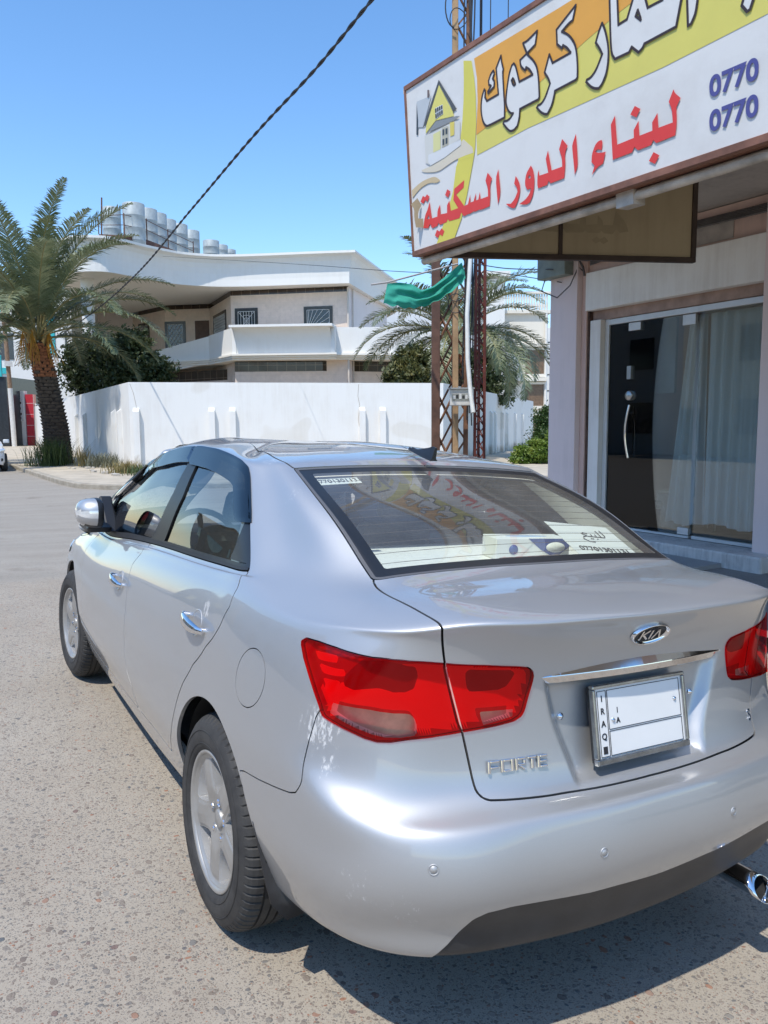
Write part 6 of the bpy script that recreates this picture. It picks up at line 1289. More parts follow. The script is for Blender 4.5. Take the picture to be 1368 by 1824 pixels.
def sbox(name, lo, hi, mat, bevel=0, par=None): 
    q = MB(); q.bb(lo, hi); return q.build(name, mat, par or shop, bevel=bevel)
sbox('column', (5.42,6.05,-.3), (5.86,6.52,3.68), PINKP, .006)
sbox('column_reveal', (5.50,5.965,-.3), (5.86,6.048,3.68), SALM, .004)
sbox('near_column', (5.42,2.9,-.3), (5.86,3.575,3.68), PINKP, .006)
sbox('fascia', (5.47,-4,2.885), (5.80,5.963,3.33), FASC, .008)
sbox('upper_wall', (5.53,-4,3.332), (5.85,5.963,3.69), SALM)
sbox('fascia_patch', (5.522,4.0,3.36), (5.5295,4.75,3.60), simple('grey_plaster_patch', (.42,.37,.33), .9, var=.2))
sbox('lintel', (5.58,3.58,2.77), (5.80,5.95,2.884), simple('lintel_timber', (.36,.25,.20), .8, var=.25))
sbox('jamb', (5.53,5.76,.0), (5.70,5.93,2.77), FASC, .004)
rg = MB(); rg.bb((5.52,5.935,.0), (5.60,5.962,2.88)); rg.build('shutter_rail', simple('rusty_rail', (.09,.05,.035), .8, var=.5, vscale=9), shop)
ff = MB(); ff.bb((5.60,5.695,.29), (5.66,5.755,2.77)); ff.bb((5.60,4.435,2.70), (5.66,5.695,2.765)); ff.bb((5.60,3.58,2.70), (5.66,4.435,2.765)); ff.bb((5.60,3.58,.29), (5.66,4.43,.325)); ff.bb((5.60,4.47,.29), (5.66,5.695,.315)); ff.build('shop_frame', ALU, shop, bevel=.004)
fd = MB(); fd.bb((5.622,5.405,.32), (5.632,5.69,2.70)); fd.build('fixed_pane', SGLASS, shop)
dg = MB(); dg.bb((5.615,4.475,.325), (5.625,5.395,2.69)); dgo = dg.build('glass_door', SGLASS, shop)
w2 = MB(); w2.bb((5.622,3.585,.325), (5.632,4.43,2.70)); w2.build('shop_window', SGLASS, shop)
for lo_, hi_ in (((5.605,4.475,2.58), (5.640,4.64,2.69)), ((5.605,5.22,2.60), (5.64,5.395,2.69)), ((5.605,4.475,.325), (5.640,4.62,.40))): fit = MB(); fit.bb(lo_, hi_); fit.build('door_patch_fitting', ALU, dgo, bevel=.004)
lk = MB(); lk.lathe([(0,-.03),(.05,-.03),(.056,-.02),(.056,.03),(.05,.04),(0,.04)], (5.62,5.36,1.86), 20, axis='x'); l2 = MB(); l2.bb((5.60,5.34,2.05), (5.645,5.40,2.2)); l2.build('door_catch', simple('steel_lock', (.45,.44,.42), .3, .9), dgo); lk.build('door_lock', simple('steel_lock', (.45,.44,.42), .3, .9), dgo)
hn = MB(); zs_ = np.linspace(1.14,1.75,12)
for yy, xx in ((5.32, 5.57), (5.32, 5.68)): hn.tube([(xx+(-.028 if xx < 5.6 else .028)*math.sin((z-1.14)/.61*math.pi)*1.0, yy+.03*math.sin((z-1.14)/.61*math.pi), z) for z in zs_], .013, 8)
for z in (1.23, 1.66): hn.tube([(5.555,5.33,z), (5.695,5.33,z)], .010, 8)
hn.build('door_handle', CM['chrome'], dgo)
# the dark room behind
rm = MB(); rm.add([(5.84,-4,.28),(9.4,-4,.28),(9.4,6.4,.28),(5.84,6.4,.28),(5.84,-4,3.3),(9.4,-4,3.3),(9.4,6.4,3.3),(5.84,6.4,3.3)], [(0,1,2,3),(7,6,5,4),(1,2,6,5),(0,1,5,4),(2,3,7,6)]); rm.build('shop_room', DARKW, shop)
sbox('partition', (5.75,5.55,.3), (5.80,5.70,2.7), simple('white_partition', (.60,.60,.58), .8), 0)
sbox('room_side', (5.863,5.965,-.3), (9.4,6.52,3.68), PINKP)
sbox('inner_panel', (6.3,5.30,1.9), (6.34,5.62,2.9), simple('pale_board', (.55,.55,.52), .8))
# canopy slab, step and pavement
cn = MB(); P = [(2.42,-4),(2.42,4.42),(3.75,4.45),(3.85,6.55),(5.9,6.55),(5.9,-4)]
cn.add([(x,y,3.70) for x, y in P]+[(x,y,3.86) for x, y in P], [tuple(reversed(range(6))), tuple(range(6,12))]+[(i,(i+1) % 6,6+(i+1) % 6,6+i) for i in range(6)]); cn.build('canopy_slab', CONC, shop)
sb_ = MB(); sb_.bb((5.9,-4,3.70), (9.6,6.5,3.86)); sb_.build('shop_roof', CONC, shop)
stp = MB(); stp.bb((5.17,3.3,-.3), (5.62,5.95,.285)); stp.build('door_step', mat_render('worn_step_paint', (.62,.60,.57), (.25,.23,.22), .8, 5.0, .5), shop, bevel=.02)
apr = sheet('shop_pavement', np.linspace(3.6,9.6,25), np.linspace(-6,7.4,40), mat_asphalt('grey_pavement', (.20,.19,.18), (.30,.28,.26)), lift=0, zf=lambda x, y: .02+.11*smooth01((x-3.6)/1.4))
sbt = MB(); sbt.add([(4.35,3.75,.150),(5.168,3.72,.175),(5.168,5.3,.175),(4.35,5.3,.150),(4.35,3.75,.09),(5.168,3.72,.09),(5.168,5.3,.09),(4.35,5.3,.09)], [(0,1,2,3),(4,5,1,0),(7,4,0,3),(5,6,2,1),(6,7,3,2)]); sbt.build('doorway_slab', simple('smooth_grey_slab', (.30,.30,.30), .6, var=.1, vscale=3), shop, bevel=.006)
cb = MB()
for k in range(5):
    cb.tube([(5.50-.015*k,-3,3.62-.016*k),(5.50-.012*k,1.5,3.60-.014*k),(5.49-.012*k,3.2,3.585-.02*k),(5.49-.01*k,4.6,3.60-.018*k),(5.48,5.9,3.50-.02*k)], .011, 6)
cb.build('wall_cables', simple('old_cable', (.10,.09,.085), .7, var=.3), shop)
gb_ = MB(); gb_.bb((5.28,6.12,3.33), (5.42,6.62,3.62)); gbo = gb_.build('meter_box', simple('green_grey_box', (.20,.23,.20), .6, var=.2), shop, bevel=.01)
wl = MB(); wl.tube([(5.35,6.55,3.33),(5.34,6.60,3.20),(5.33,6.3,3.08),(5.35,6.1,3.2),(5.44,6.06,3.42),(5.45,5.99,3.36)], .008, 5); wl.tube([(5.36,6.15,3.5),(5.40,6.03,3.52),(5.44,5.98,3.40),(5.46,5.97,3.30)], .014, 6); wl.build('loose_wires', simple('old_cable', (.1,.09,.08)), gbo)
# curtains
def curtain(name, y0t, y1t, y0b, y1b, zt, zb, x, label, seed):
    rng = np.random.default_rng(seed); nu, nv = 70, 16; ph = rng.random()*6; V = []
    for i in range(nu+1):
        u = i/nu
        for j in range(nv+1):
            v = j/nv; y = (y0t+(y1t-y0t)*u)*(1-v)+(y0b+(y1b-y0b)*u)*v; z = zt+(zb-zt)*v+.02*math.sin(u*9)*v
            V.append((x+(.030*math.sin(u*2*math.pi*(abs(y1b-y0b)/.13)+ph+.6*v)*(.5+.7*v)+.012*math.sin(u*37+ph))*min(1,u*8), y, z))
    mb = MB(); mb.add(V, [(i*(nv+1)+j, (i+1)*(nv+1)+j, (i+1)*(nv+1)+j+1, i*(nv+1)+j+1) for i in range(nu) for j in range(nv)], 0, True)
    m, t, b = nt('white_curtain_cloth'); b.inputs['Base Color'].default_value = (.86,.89,.89,1); b.inputs['Roughness'].default_value = .9
    tl = N(t, 'ShaderNodeBsdfTranslucent'); tl.inputs[0].default_value = (.74,.76,.76,1); mx = N(t, 'ShaderNodeMixShader', i_Fac=.12); t.links.new(b.outputs[0], mx.inputs[1]); t.links.new(tl.outputs[0], mx.inputs[2]); t.links.new(mx.outputs[0], t.nodes['Material Output'].inputs[0])
    return mb.build(name, m, None, label, 'curtain', 'white curtains in the shop window')
curtain('curtain', 4.64, 4.44, 4.90, 4.42, 2.69, .42, 5.74, 'narrow white curtain drawn aside at the edge of the glass door', 1)
curtain('curtain', 4.40, 3.50, 4.40, 3.52, 2.69, .44, 5.76, 'wide white curtain filling the shop window by the right column', 2)
bk = MB(); bk.lathe([(0,0),(.125,0),(.15,.30),(.156,.31),(.152,.33),(.145,.33),(.12,.02)], (0,0,0), 28); bko = bk.build('bucket', simple('blue_plastic', (.06,.13,.28), .45, var=.1), None, 'blue plastic bucket standing inside the shop door', 'bucket'); bko.location = (5.95,5.28,.285)
rimb = MB(); rimb.lathe([(.150,.25),(.160,.26),(.163,.33),(.150,.335)], (0,0,0), 28); rimb.build('bucket_rim', simple('white_plastic', (.7,.7,.7), .4), bko)
tbk = empty('side_table', (6.15,4.95,.285), 0, 'small pale table with a metal top inside the shop door', 'table')
q = MB(); q.bb((-.22,-.26,.44), (.22,.26,.465)); q.build('table_top', simple('pale_steel', (.5,.5,.48), .35, .6), tbk)
for x in (-.2,.2):
    for y in (-.24,.24): q = MB(); q.bb((x-.015,y-.015,0), (x+.015,y+.015,.44)); q.build('leg', simple('pale_board', (.55,.55,.52)), tbk)
q = MB(); q.bb((-.215,-.225,.04), (-.2,.225,.43)); q.build('front_board', simple('stained_board', (.40,.40,.38), .7, var=.4, vscale=6), tbk)
for i, (y0, y1, x0, h, lb) in enumerate(((5.22,5.10,6.3,1.9,'tall broom handle leaning on the back of the shop, behind the door handle'), (5.05,4.93,6.5,1.25,'short pale stick leaning behind the glass door'))):
    q = MB(); q.tube([(x0,y1,.29),(x0+.25,y0,.29+h)], .016, 8); q.build('broom_handle', simple('pale_wood', (.5,.42,.32), .6), None, lb, 'stick')

# ------------------------------------------------------------------ lettered shop sign over the pavement
sa, su, sn = Vector((.035,-.9994,.0021)).normalized(), Vector((-.0606,0,.99816)).normalized(), None
sn = sa.cross(su).normalized()
SM = Matrix(((sa.x,su.x,sn.x,2.285),(sa.y,su.y,sn.y,4.794),(sa.z,su.z,sn.z,3.0),(0,0,0,1)))
sign = D.objects.new('shop_sign', None); link(sign, None, 'large white, yellow and orange shop signboard with Arabic lettering above the pavement', 'sign'); sign.matrix_world = SM
from mathutils.geometry import tessellate_polygon
def flat(name, polys, mat, z, th=.0015, holes=(), par=sign):
    mb = MB()
    for i, P in enumerate(polys):
        loops = [[Vector((x,y,0)) for x, y in P]]+[[Vector((x,y,0)) for x, y in h] for h in (holes[i] if i < len(holes) else [])]
        pts = [p for l in loops for p in l]; T = tessellate_polygon(loops); n = len(pts)
        V = [(p.x,p.y,z) for p in pts]; mb.add(V, [tuple(t_) for t_ in T])
    return mb.build(name, mat, par)
def round_poly(P, it=1, keep=35):
    """soften wide corners of a traced outline, keep pointed ones"""
    P = [Vector(p) for p in P]
    for _ in range(it):
        Q = []
        for i, p in enumerate(P):
            a, b = P[i-1], P[(i+1) % len(P)]; d1, d2 = (p-a), (b-p)
            ang = math.degrees(d1.angle(d2)) if d1.length > 1e-6 and d2.length > 1e-6 else 0
            if ang > keep: Q.append(p)
            else: Q += [p.lerp(a, .22), p.lerp(b, .22)]
        P = Q
    return [(p.x,p.y) for p in P]
VIN = mat_render('sign_vinyl_white', (.72,.71,.69), (.52,.49,.46), .5, .7, .08)
def vin(name, c): return simple(name, c, .45, var=.04, vscale=3)
YEL, ORA = vin('sign_yellow', (.70,.62,.10)), vin('sign_orange', (.78,.37,.055)); YE2 = vin('sign_pale_yellow', (.70,.62,.14)); RED, INK, BLU = vin('sign_red', (.74,.055,.045)), vin('sign_dark_outline', (.045,.025,.022)), vin('sign_violet_blue', (.085,.085,.27))
SL = 5.4
p_ = MB(); p_.bb((.02,.02,-.02), (SL,1.38,0)); p_.build('sign_sheet', VIN, sign)
FRM = simple('brown_sign_frame', (.22,.10,.065), .6, var=.35, vscale=7)
f_ = MB(); f_.bb((0,0,-.05), (SL,.045,.012)); f_.bb((0,1.36,-.05), (SL,1.40,.012)); f_.bb((0,.045,-.05), (.022,1.36,.012)); f_.build('sign_frame', FRM, sign, bevel=.004)
b_ = MB()
for x in np.arange(.15, SL, 1.3): b_.bb((x,.05,-.14), (x+.04,1.36,-.055))
b_.bb((0,.0,-.16), (SL,.05,-.052)); b_.bb((0,1.35,-.16), (SL,1.395,-.052)); b_.build('sign_backframe', FRM, sign)
tb_ = MB(); tb_.tube([(.02,-.035,-.10),(SL,-.035,-.10)], .032, 10); tb_.bb((2.22,-.09,-.17), (2.36,.0,-.06)); tb_.build('bottom_rail', simple('dirty_white_tube', (.50,.45,.39), .55, var=.35, vscale=6), sign)
clp = MB()
for x, y in ((-.02,1.37),(-.015,1.18),(-.012,1.05),(-.005,.03),(-.006,.10)): clp.box((x,y,-.03), (.02,.035,.05))
clp.build('sign_clips', simple('pale_clip', (.62,.58,.54), .5), sign)
S_ = SIGN
flat('sign_band', [S_['b_yellow']], YE2, .0020); flat('sign_band', [S_['b_orange']], ORA, .0034); flat('sign_band', [S_['b_yel1']], YEL, .0048); flat('sign_band', [S_['b_yel2']], YEL, .0048)
WL = ['w_kaf','w_hamza','w_waw','w_ra','w_ra2','w_main','w_alif','w_edge']
hol = {'w_waw': ['w_waw_hole'], 'w_main': ['w_main_hole'], 'r_sakaniya': ['r_sak_hole'], 'r_waw': ['r_waw_hole']}
def clip_top(P): return [(x, min(y, 1.345)) for x, y in P]
for k in WL:
    P = round_poly(S_[k], 2); H = [round_poly(S_[h], 1) for h in hol.get(k, [])]
    flat('sign_letter', [P], VIN, .0062, holes=[H])
    om = MB()
    for loop in [P]+H:
        L_ = [Vector(p) for p in loop]; n = len(L_)
        for i in range(n):
            a, b = L_[i], L_[(i+1) % n]; d = b-a
            if d.length < 1e-5 or (a.y > 1.36 and b.y > 1.36): continue
            d.normalize(); e = Vector((-d.y, d.x))*.0075; ex = d*.005
            om.add([(a.x-e.x-ex.x,a.y-e.y-ex.y,.0078),(b.x-e.x+ex.x,b.y-e.y+ex.y,.0078),(b.x+e.x+ex.x,b.y+e.y+ex.y,.0078),(a.x+e.x-ex.x,a.y+e.y-ex.y,.0078)], [(0,1,2,3)])
    # merge crossing outline pieces at slightly different heights
    for q in range(0, len(om.v)): x, y, z = om.v[q]; om.v[q] = (x, y, z+(q//4 % 7)*.00012)
    om.build('letter_outline', INK, sign)
for k in [k for k in S_ if k.startswith('r_') and not k.endswith('hole')]:
    flat('sign_letter', [round_poly(S_[k], 1)], RED, .0064, holes=[[round_poly(S_[h], 1) for h in hol.get(k, [])]])
for y in (.378, .198):
    text_mesh('sign_digits', '0770', BLU, sign, Matrix.Translation((2.950,y,.0062)) @ Matrix.Scale(.98,4,(1,0,0)), .150, .0004, .0042, align='LEFT')
# little house print
HP = [('h_roofl',(.52,.54,.55)),('h_dark',(.05,.06,.07)),('h_wall',(.66,.64,.58)),('h_front',(.72,.64,.16)),('h_gable',(.09,.09,.09)),('h_porch',(.26,.27,.27)),('h_deck',(.70,.70,.69)),('h_win',(.78,.78,.78)),('h_door1',(.70,.66,.30)),('h_door2',(.50,.47,.36)),('h_door3',(.72,.58,.12)),('h_chim',(.16,.11,.10))]
for i, (k, c) in enumerate(HP): flat('house_print', [S_[k]], vin('print_'+k[2:], c), .0052+.0004*i)
flat('smoke_print', [round_poly(S_['smoke1'],2)], vin('print_smoke', (.62,.48,.28)), .0053); flat('smoke_print', [round_poly(S_['smoke2'],2)], vin('print_smoke_pale', (.70,.62,.48)), .0051)
def grid_print(P, nx, ny, mat, z, fx=.12):
    P = [Vector(p) for p in P]; mb = MB()
    def q(u, v): return P[0].lerp(P[1], u).lerp(P[3].lerp(P[2], u), v)
    for i in range(nx):
        for j in range(ny):
            a = [q((i+fx)/nx, (j+fx)/ny), q((i+1-fx)/nx, (j+fx)/ny), q((i+1-fx)/nx, (j+1-fx)/ny), q((i+fx)/nx, (j+1-fx)/ny)]; mb.add([(p.x,p.y,z) for p in a], [(0,1,2,3)])
    mb.build('house_print', mat, sign)
grid_print(S_['h_win'], 4, 2, vin('print_dark', (.10,.11,.10)), .0105); grid_print(S_['h_door2'], 2, 2, vin('print_dark', (.10,.11,.10)), .0105, .2)
# ------------------------------------------------------------------ the second sign seen from behind, closing the corner
sd = empty('side_sign', (2.44,4.55,2.97), math.atan2(3.67-4.55, 4.56-2.44), 'brown back of a second signboard with faint reversed letters under the big sign', 'sign'); Wd = math.hypot(2.12, .88)
BRN = mat_render('faded_brown_vinyl', (.47,.38,.24), (.30,.23,.14), .5, 1.3, .05)
q = MB(); q.bb((.03,.0,.03), (Wd-.03,.02,1.36)); q.build('sign_sheet', BRN, sd)
DKB = simple('dark_brown_frame', (.055,.035,.025), .7, var=.3)
q = MB(); q.bb((0,-.02,0), (Wd,.04,.045)); q.bb((0,-.02,1.34), (Wd,.04,1.38)); q.bb((0,-.02,.045), (.04,.04,1.34)); q.bb((Wd-.045,-.02,.045), (Wd,.04,1.34)); q.bb((1.02,-.018,.045), (1.055,.0,1.34)); q.build('sign_frame', DKB, sd, bevel=.004)
GH = simple('ghost_letter', (.36,.29,.18), .8, var=.1)
for k, ox in (('r_sakaniya',.18),('r_dot_n',.18),('r_dots1',.18),('r_dots_y',.18),('r_dal',.18)):
    P = [((2.05-(x*1.15+ox)), y*.95+.06) for x, y in round_poly(S_[k],1)]
    mb = MB(); T = tessellate_polygon([[Vector((x,y,0)) for x, y in P]]); mb.add([(x,-.0015,y) for x, y in P], [tuple(t_) for t_ in T]); mb.build('ghost_letter', GH, sd)
lb = MB(); lb.bb((1.02,-.10,.40), (1.2,-.02,.46)); lb.bb((1.1,-.10,.42), (1.22,-.03,.52)); lb.build('lamp_bracket', DKB, sd)

# ------------------------------------------------------------------ lattice pole, mast, breaker box, cloth
STEEL = simple('rust_brown_steel', (.20,.095,.05), .75, var=.45, vscale=5); STEELD = simple('dark_rust_steel', (.12,.06,.04), .75, var=.4, vscale=5); STEELR = simple('red_oxide_steel', (.17,.045,.03), .7, var=.35, vscale=5); OCH = simple('ochre_steel', (.36,.23,.12), .75, var=.35, vscale=4)
def gpt(px, d): p = at(px, 760, d); return Vector((p.x, p.y, 0))
lp = empty('lattice_pole', gpt(800,12), 0, 'rust brown laced steel electricity pole rising behind the big signboard', 'pole'); O = Vector(lp.location)
pL, pM, pR = gpt(776,12)-O, gpt(812,12)-O, gpt(829,12.1)-O
vw = Vector((fw.x,fw.y,0)).normalized(); lat = Vector((r2.x,r2.y,0)).normalized()
def leg(p, w, z1, mat, name='pole_leg', tilt=Vector((0,0,0))):
    mb = MB(); a = lat*w/2; b = vw*w/2; z0 = -.2
    V = [p-a-b, p+a-b, p+a+b, p-a+b]; mb.add([(v.x,v.y,z0) for v in V]+[(v.x+tilt.x,v.y+tilt.y,z1) for v in V], [(3,2,1,0),(4,5,6,7),(0,1,5,4),(1,2,6,5),(2,3,7,6),(3,0,4,7)]); return mb.build(name, mat, lp, bevel=.008)
leg(pL, .125, 4.9, STEELD); leg(pM, .085, 11.5, OCH, tilt=lat*-.05); leg(pR, .07, 11.5, STEEL, tilt=lat*.03); leg(pL+vw*.45, .07, 4.9, STEEL); leg(pM+vw*.42, .06, 4.9, STEEL)
bm_ = MB()
def flatbar(a, b, w=.035): bm_.tube([a, b], w*.55, 4, smooth=False)
z = .2
while z < 4.6:
    flatbar(pL+Vector((0,0,z)), pM+Vector((0,0,z+.62))); flatbar(pM+vw*.03+Vector((0,0,z)), pL+vw*.03+Vector((0,0,z+.62))); flatbar(pL+vw*.45+Vector((0,0,z+.2)), pM+vw*.42+Vector((0,0,z+.8)), .03); flatbar(pL+Vector((0,0,z+.3)), pL+vw*.45+Vector((0,0,z+.8)), .03); z += .62
z = .2
while z < 11.2: flatbar(pM+Vector((0,0,z)), pR+Vector((0,0,z+.22)), .03); flatbar(pR+Vector((0,0,z+.22)), pM+Vector((0,0,z+.44)), .03); z += .44
bm_.build('lacing', STEEL, lp)
cbs = MB(); rgc = random.Random(9)
for k in range(9):
    x = rgc.uniform(-.03,.10); pts = [pR+lat*(x+.04*math.sin(zz*1.3+k))+vw*-.06+Vector((0,0,zz)) for zz in np.linspace(1.5+rgc.random()*2.5, 11, 24)]; cbs.tube(pts, rgc.uniform(.006,.014), 5)
for k in range(7):
    zz = rgc.uniform(3.2,4.6) if k < 4 else rgc.uniform(7.2,9); c = pM+lat*rgc.uniform(-.05,.1)+vw*-.08+Vector((0,0,zz)); cbs.tube([c+lat*(.12*math.cos(a))+Vector((0,0,.14*math.sin(a)))+vw*.04*math.sin(2*a) for a in np.linspace(0, 6, 18)], .007, 5)
for dx, r_ in ((.22,.022), (.36,.008), (.62,.008)): cbs.tube([pR+lat*dx+vw*.2+Vector((0,0,zz)) for zz in np.linspace(5.5,12,10)], r_, 6)
cbs.tube([pM+lat*(-.05-.13*math.sin(a))+vw*-.1+Vector((0,0,7.45+.28*math.cos(a))) for a in np.linspace(.4,3.1,12)], .010, 5)
cbs.build('pole_cables', simple('black_cable', (.025,.025,.03), .6, var=.2), lp)
m2 = empty('lattice_mast', gpt(854,12.3), 0, 'slim red oxide lattice mast right of the breaker box', 'mast'); mm_ = MB()
for o_ in (-.075, .075): mm_.tube([lat*o_+Vector((0,0,-.2)), lat*o_*.9+Vector((0,0,4.6))], .024, 4, smooth=False)
mm_.tube([vw*.13+Vector((0,0,-.2)), vw*.13+Vector((0,0,4.6))], .024, 4, smooth=False); mm_.build('mast_leg', STEELR, m2)
ml = MB(); z = .1
while z < 4.4: ml.tube([lat*-.075+Vector((0,0,z)), lat*.075+Vector((0,0,z+.2))], .009, 4); ml.tube([lat*.075+Vector((0,0,z)), lat*-.075+Vector((0,0,z+.2))], .009, 4); ml.tube([lat*.075+Vector((0,0,z)), vw*.13+Vector((0,0,z+.2))], .009, 4); z += .2
ml.build('lacing', STEELR, m2)
bx = empty('breaker_box', tuple(at(822,707,11.6)), -R(30.1), 'small white breaker box with meters fixed to the lattice pole', 'electric box')
q = MB(); q.bb((-.165,0,-.125), (.165,.12,.115)); q.build('box_case', simple('cream_box', (.62,.60,.55), .5, var=.08), bx, bevel=.01)
q = MB(); q.bb((-.19,-.03,.116), (.19,.14,.135)); q.build('box_roof', simple('grey_sheet', (.35,.36,.35), .5), bx)
q = MB(); q.bb((-.14,-.006,-.055), (.14,-.0005,.045)); wo_ = q.build('box_window', simple('box_window_dark', (.22,.22,.21), .2, coat=.5), bx)
for k in range(6): q = MB(); q.bb((-.125+.045*k,-.012,-.03+.008*(k % 2)), (-.09+.045*k,-.0065,.02+.012*((k*7) % 3))); q.build('breaker', simple('breaker_black' if k in (1,3) else 'breaker_white', (.03,.03,.03) if k in (1,3) else (.6,.6,.58), .5), wo_)
cd = MB(); cd.tube([tuple(at(838,455,11.7)), tuple(at(832,560,11.65)), tuple(at(833,640,11.6)), tuple(at(838,700,11.55)), tuple(at(843,735,11.5))], .033, 8); cd.build('conduit', simple('white_conduit', (.66,.66,.62), .5, var=.1), None, 'white plastic conduit pipe running down beside the breaker box', 'pipe')
fc = empty('green_cloth', tuple(at(684,506,9.6)), 0, 'torn green cloth hanging from a thin rod beneath the sign corner', 'cloth'); O = Vector(fc.location); q = MB(); V = []
nu, nv = 48, 18
tp_ = [(690,505,9.6),(712,503,9.62),(735,506,9.66),(752,516,9.7),(772,509,9.74),(797,490,9.82),(822,468,9.9),(828,484,9.92)]
bt_ = [(683,541,9.55),(705,545,9.57),(727,548,9.6),(747,547,9.63),(772,540,9.68),(797,525,9.76),(820,507,9.85),(829,497,9.92)]
def along(L, u): k = u*(len(L)-1); i = min(int(k), len(L)-2); f = k-i; f = f*f*(3-2*f)*.4+f*.6; return at(*[L[i][c]*(1-f)+L[i+1][c]*f for c in range(3)])
for i in range(nu+1):
    u = i/nu; a_, b_ = along(tp_, u)-O, along(bt_, u)-O
    for j in range(nv+1):
        v = j/nv; p = a_.lerp(b_, v); s_ = math.sin(math.pi*u)
        p = p+vw*(.045*math.sin(v*13+u*5)*s_+.02*math.sin(v*23-u*9)*s_+.015*math.sin(u*31+v*6)*v)+Vector((0,0,.012*math.sin(u*47)*v*v)); V.append(tuple(p))
q.add(V, [(i*(nv+1)+j, (i+1)*(nv+1)+j, (i+1)*(nv+1)+j+1, i*(nv+1)+j+1) for i in range(nu) for j in range(nv)], 0, True)
mg, tg_, bg_ = nt('green_cloth'); bg_.inputs['Base Color'].default_value = (.05,.42,.31,1); bg_.inputs['Roughness'].default_value = .85; tl_ = N(tg_, 'ShaderNodeBsdfTranslucent'); tl_.inputs[0].default_value = (.04,.38,.27,1); mx_ = N(tg_, 'ShaderNodeMixShader', i_Fac=.35); tg_.links.new(bg_.outputs[0], mx_.inputs[1]); tg_.links.new(tl_.outputs[0], mx_.inputs[2]); tg_.links.new(mx_.outputs[0], tg_.nodes['Material Output'].inputs[0])
q.build('cloth_sheet', mg, fc)
q = MB(); q.tube([at(661,507,9.55)-O, at(690,503,9.6)-O, at(815,470,9.95)-O], .011, 6); q.build('rod', simple('pale_rod', (.45,.42,.40), .5), fc)

# ------------------------------------------------------------------ overhead lines
def cable(name, pts, r, label, twist=0, n=60):
    P = [Vector(p) for p in pts]; Q = []
    for i in range(len(P)-1):
        p0, p1, p2, p3 = P[max(i-1,0)], P[i], P[i+1], P[min(i+2,len(P)-1)]
        for j in range(n):
            t_ = j/n; Q.append(.5*((2*p1)+(p2-p0)*t_+(2*p0-5*p1+4*p2-p3)*t_*t_+(3*p1-p0-3*p2+p3)*t_**3))
    Q.append(P[-1]); mb = MB()
    if twist:
        L = 0; paths = [[], []]
        for i, p in enumerate(Q):
            if i: L += (p-Q[i-1]).length
            d = (Q[min(i+1,len(Q)-1)]-Q[max(i-1,0)]).normalized(); a = d.orthogonal().normalized(); b = d.cross(a)
            for s_ in (0, 1): ang_ = L*twist+math.pi*s_; paths[s_].append(p+(a*math.cos(ang_)+b*math.sin(ang_))*r*.85)
        for q_ in paths: mb.tube(q_, r, 6)
    else: mb.tube(Q, r, 5)
    return mb.build(name, simple('black_cable', (.025,.025,.03), .6), None, label, 'cable')
cable('overhead_cable', [at(830,-200,6.6), at(662,0,9), at(560,125,10.8), at(450,244,13.2), at(340,374,16.6), at(236,495,22), at(140,575,30), at(26,652,50)], .0135, 'thick black twisted cable running down across the sky to the palm', 9)
cable('telephone_wire', [at(240,452,42), at(300,457,36), at(520,470,22), at(700,483,14), at(826,487,12)], .006, 'thin wire from the villa roof to the lattice pole')
cable('service_wire', [at(838,468,11.9), at(900,478,11), at(985,480,9.6)], .007, 'upper thin wire from the mast to the shop meter box')
cable('service_wire', [at(866,482,12.2), at(930,492,11), at(1000,503,9.7)], .006, 'lower thin wire from the mast to the pink column')

# ------------------------------------------------------------------ far buildings
def facing(px, py, d): p = at(px, py, d); return Vector((p.x,p.y,0))
def block(name, px0, px1, ytop, d, depth, mat, label, cat='building', ybase=None):
    a, b = facing(px0,760,d), facing(px1,760,d); o = empty(name, a, -R(30.1), label, cat); w = (b-a).length; z1 = at(px0,ytop,d).z
    q = MB(); q.bb((0,0,-.5), (w,depth,z1)); q.build('wall', mat, o); return o, w, z1
FARW = mat_render('far_white_paint', (.72,.71,.68), (.5,.47,.42), .2); FARC = mat_render('far_cream_stone', (.74,.70,.62), (.5,.45,.38), .2); GLS = simple('far_window_brown', (.16,.10,.06), .35, var=.3); GLD = simple('far_window_dark', (.05,.055,.06), .2)
o, w, z1 = block('apartment_house', 862, 897, 497, 72, 12, FARW, 'tall plain white house end wall beyond the palm right of the lattice mast')
q = MB(); q.bb((-.5,-.5,z1-.1), (w+.4,12.3,z1+.35)); q.build('cornice', FARW, o)
o, w, z1 = block('apartment_house', 897, 972, 562, 78, 14, FARC, 'cream stone house with a balustraded roof terrace beside the pink column')
q = MB(); q.bb((-.3,-.35,z1), (w+.3,14,z1+.3)); q.bb((-.3,-.35,z1+1.85), (w+.3,.1,z1+2.05)); q.build('terrace_rail', FARC, o)
bl = MB()
for k in range(17): bl.lathe([(.07,0),(.12,.4),(.06,.8),(.10,1.2),(.07,1.55)], (.1+k*(w-.2)/16,-.15,z1+.3), 8)
blo = bl.build('balusters', FARC, o)
for z0_, z2_ in ((3.2,5.3), (6.3,8.6), (1.0,2.2)):
    q = MB(); q.bb((w*.50,-.06,z0_), (w*.93,.0,z2_)); wq = q.build('window', GLS, o); q = MB(); q.bb((w*.48,-.3,z2_), (w*.96,-.001,z2_+.25)); q.bb((w*.48,-.3,z0_-.3), (w*.96,-.001,z0_)); q.build('window_ledge', FARC, wq)
q = MB(); q.bb((w*.0,-.7,8.9), (w*.98,-.02,9.2)); q.bb((w*.0,-.7,5.6), (w*.98,-.02,5.95)); q.build('balcony_slab', FARC, o)
q = MB(); q.tube([(w*.97,-.2,0),(w*.97,-.2,z1)], .14, 8); q.build('drain_pipe', FARW, o)
o, w, z1 = block('low_white_house', 972, 1010, 586, 95, 10, FARW, 'distant low white house between the cream house and the pink column')
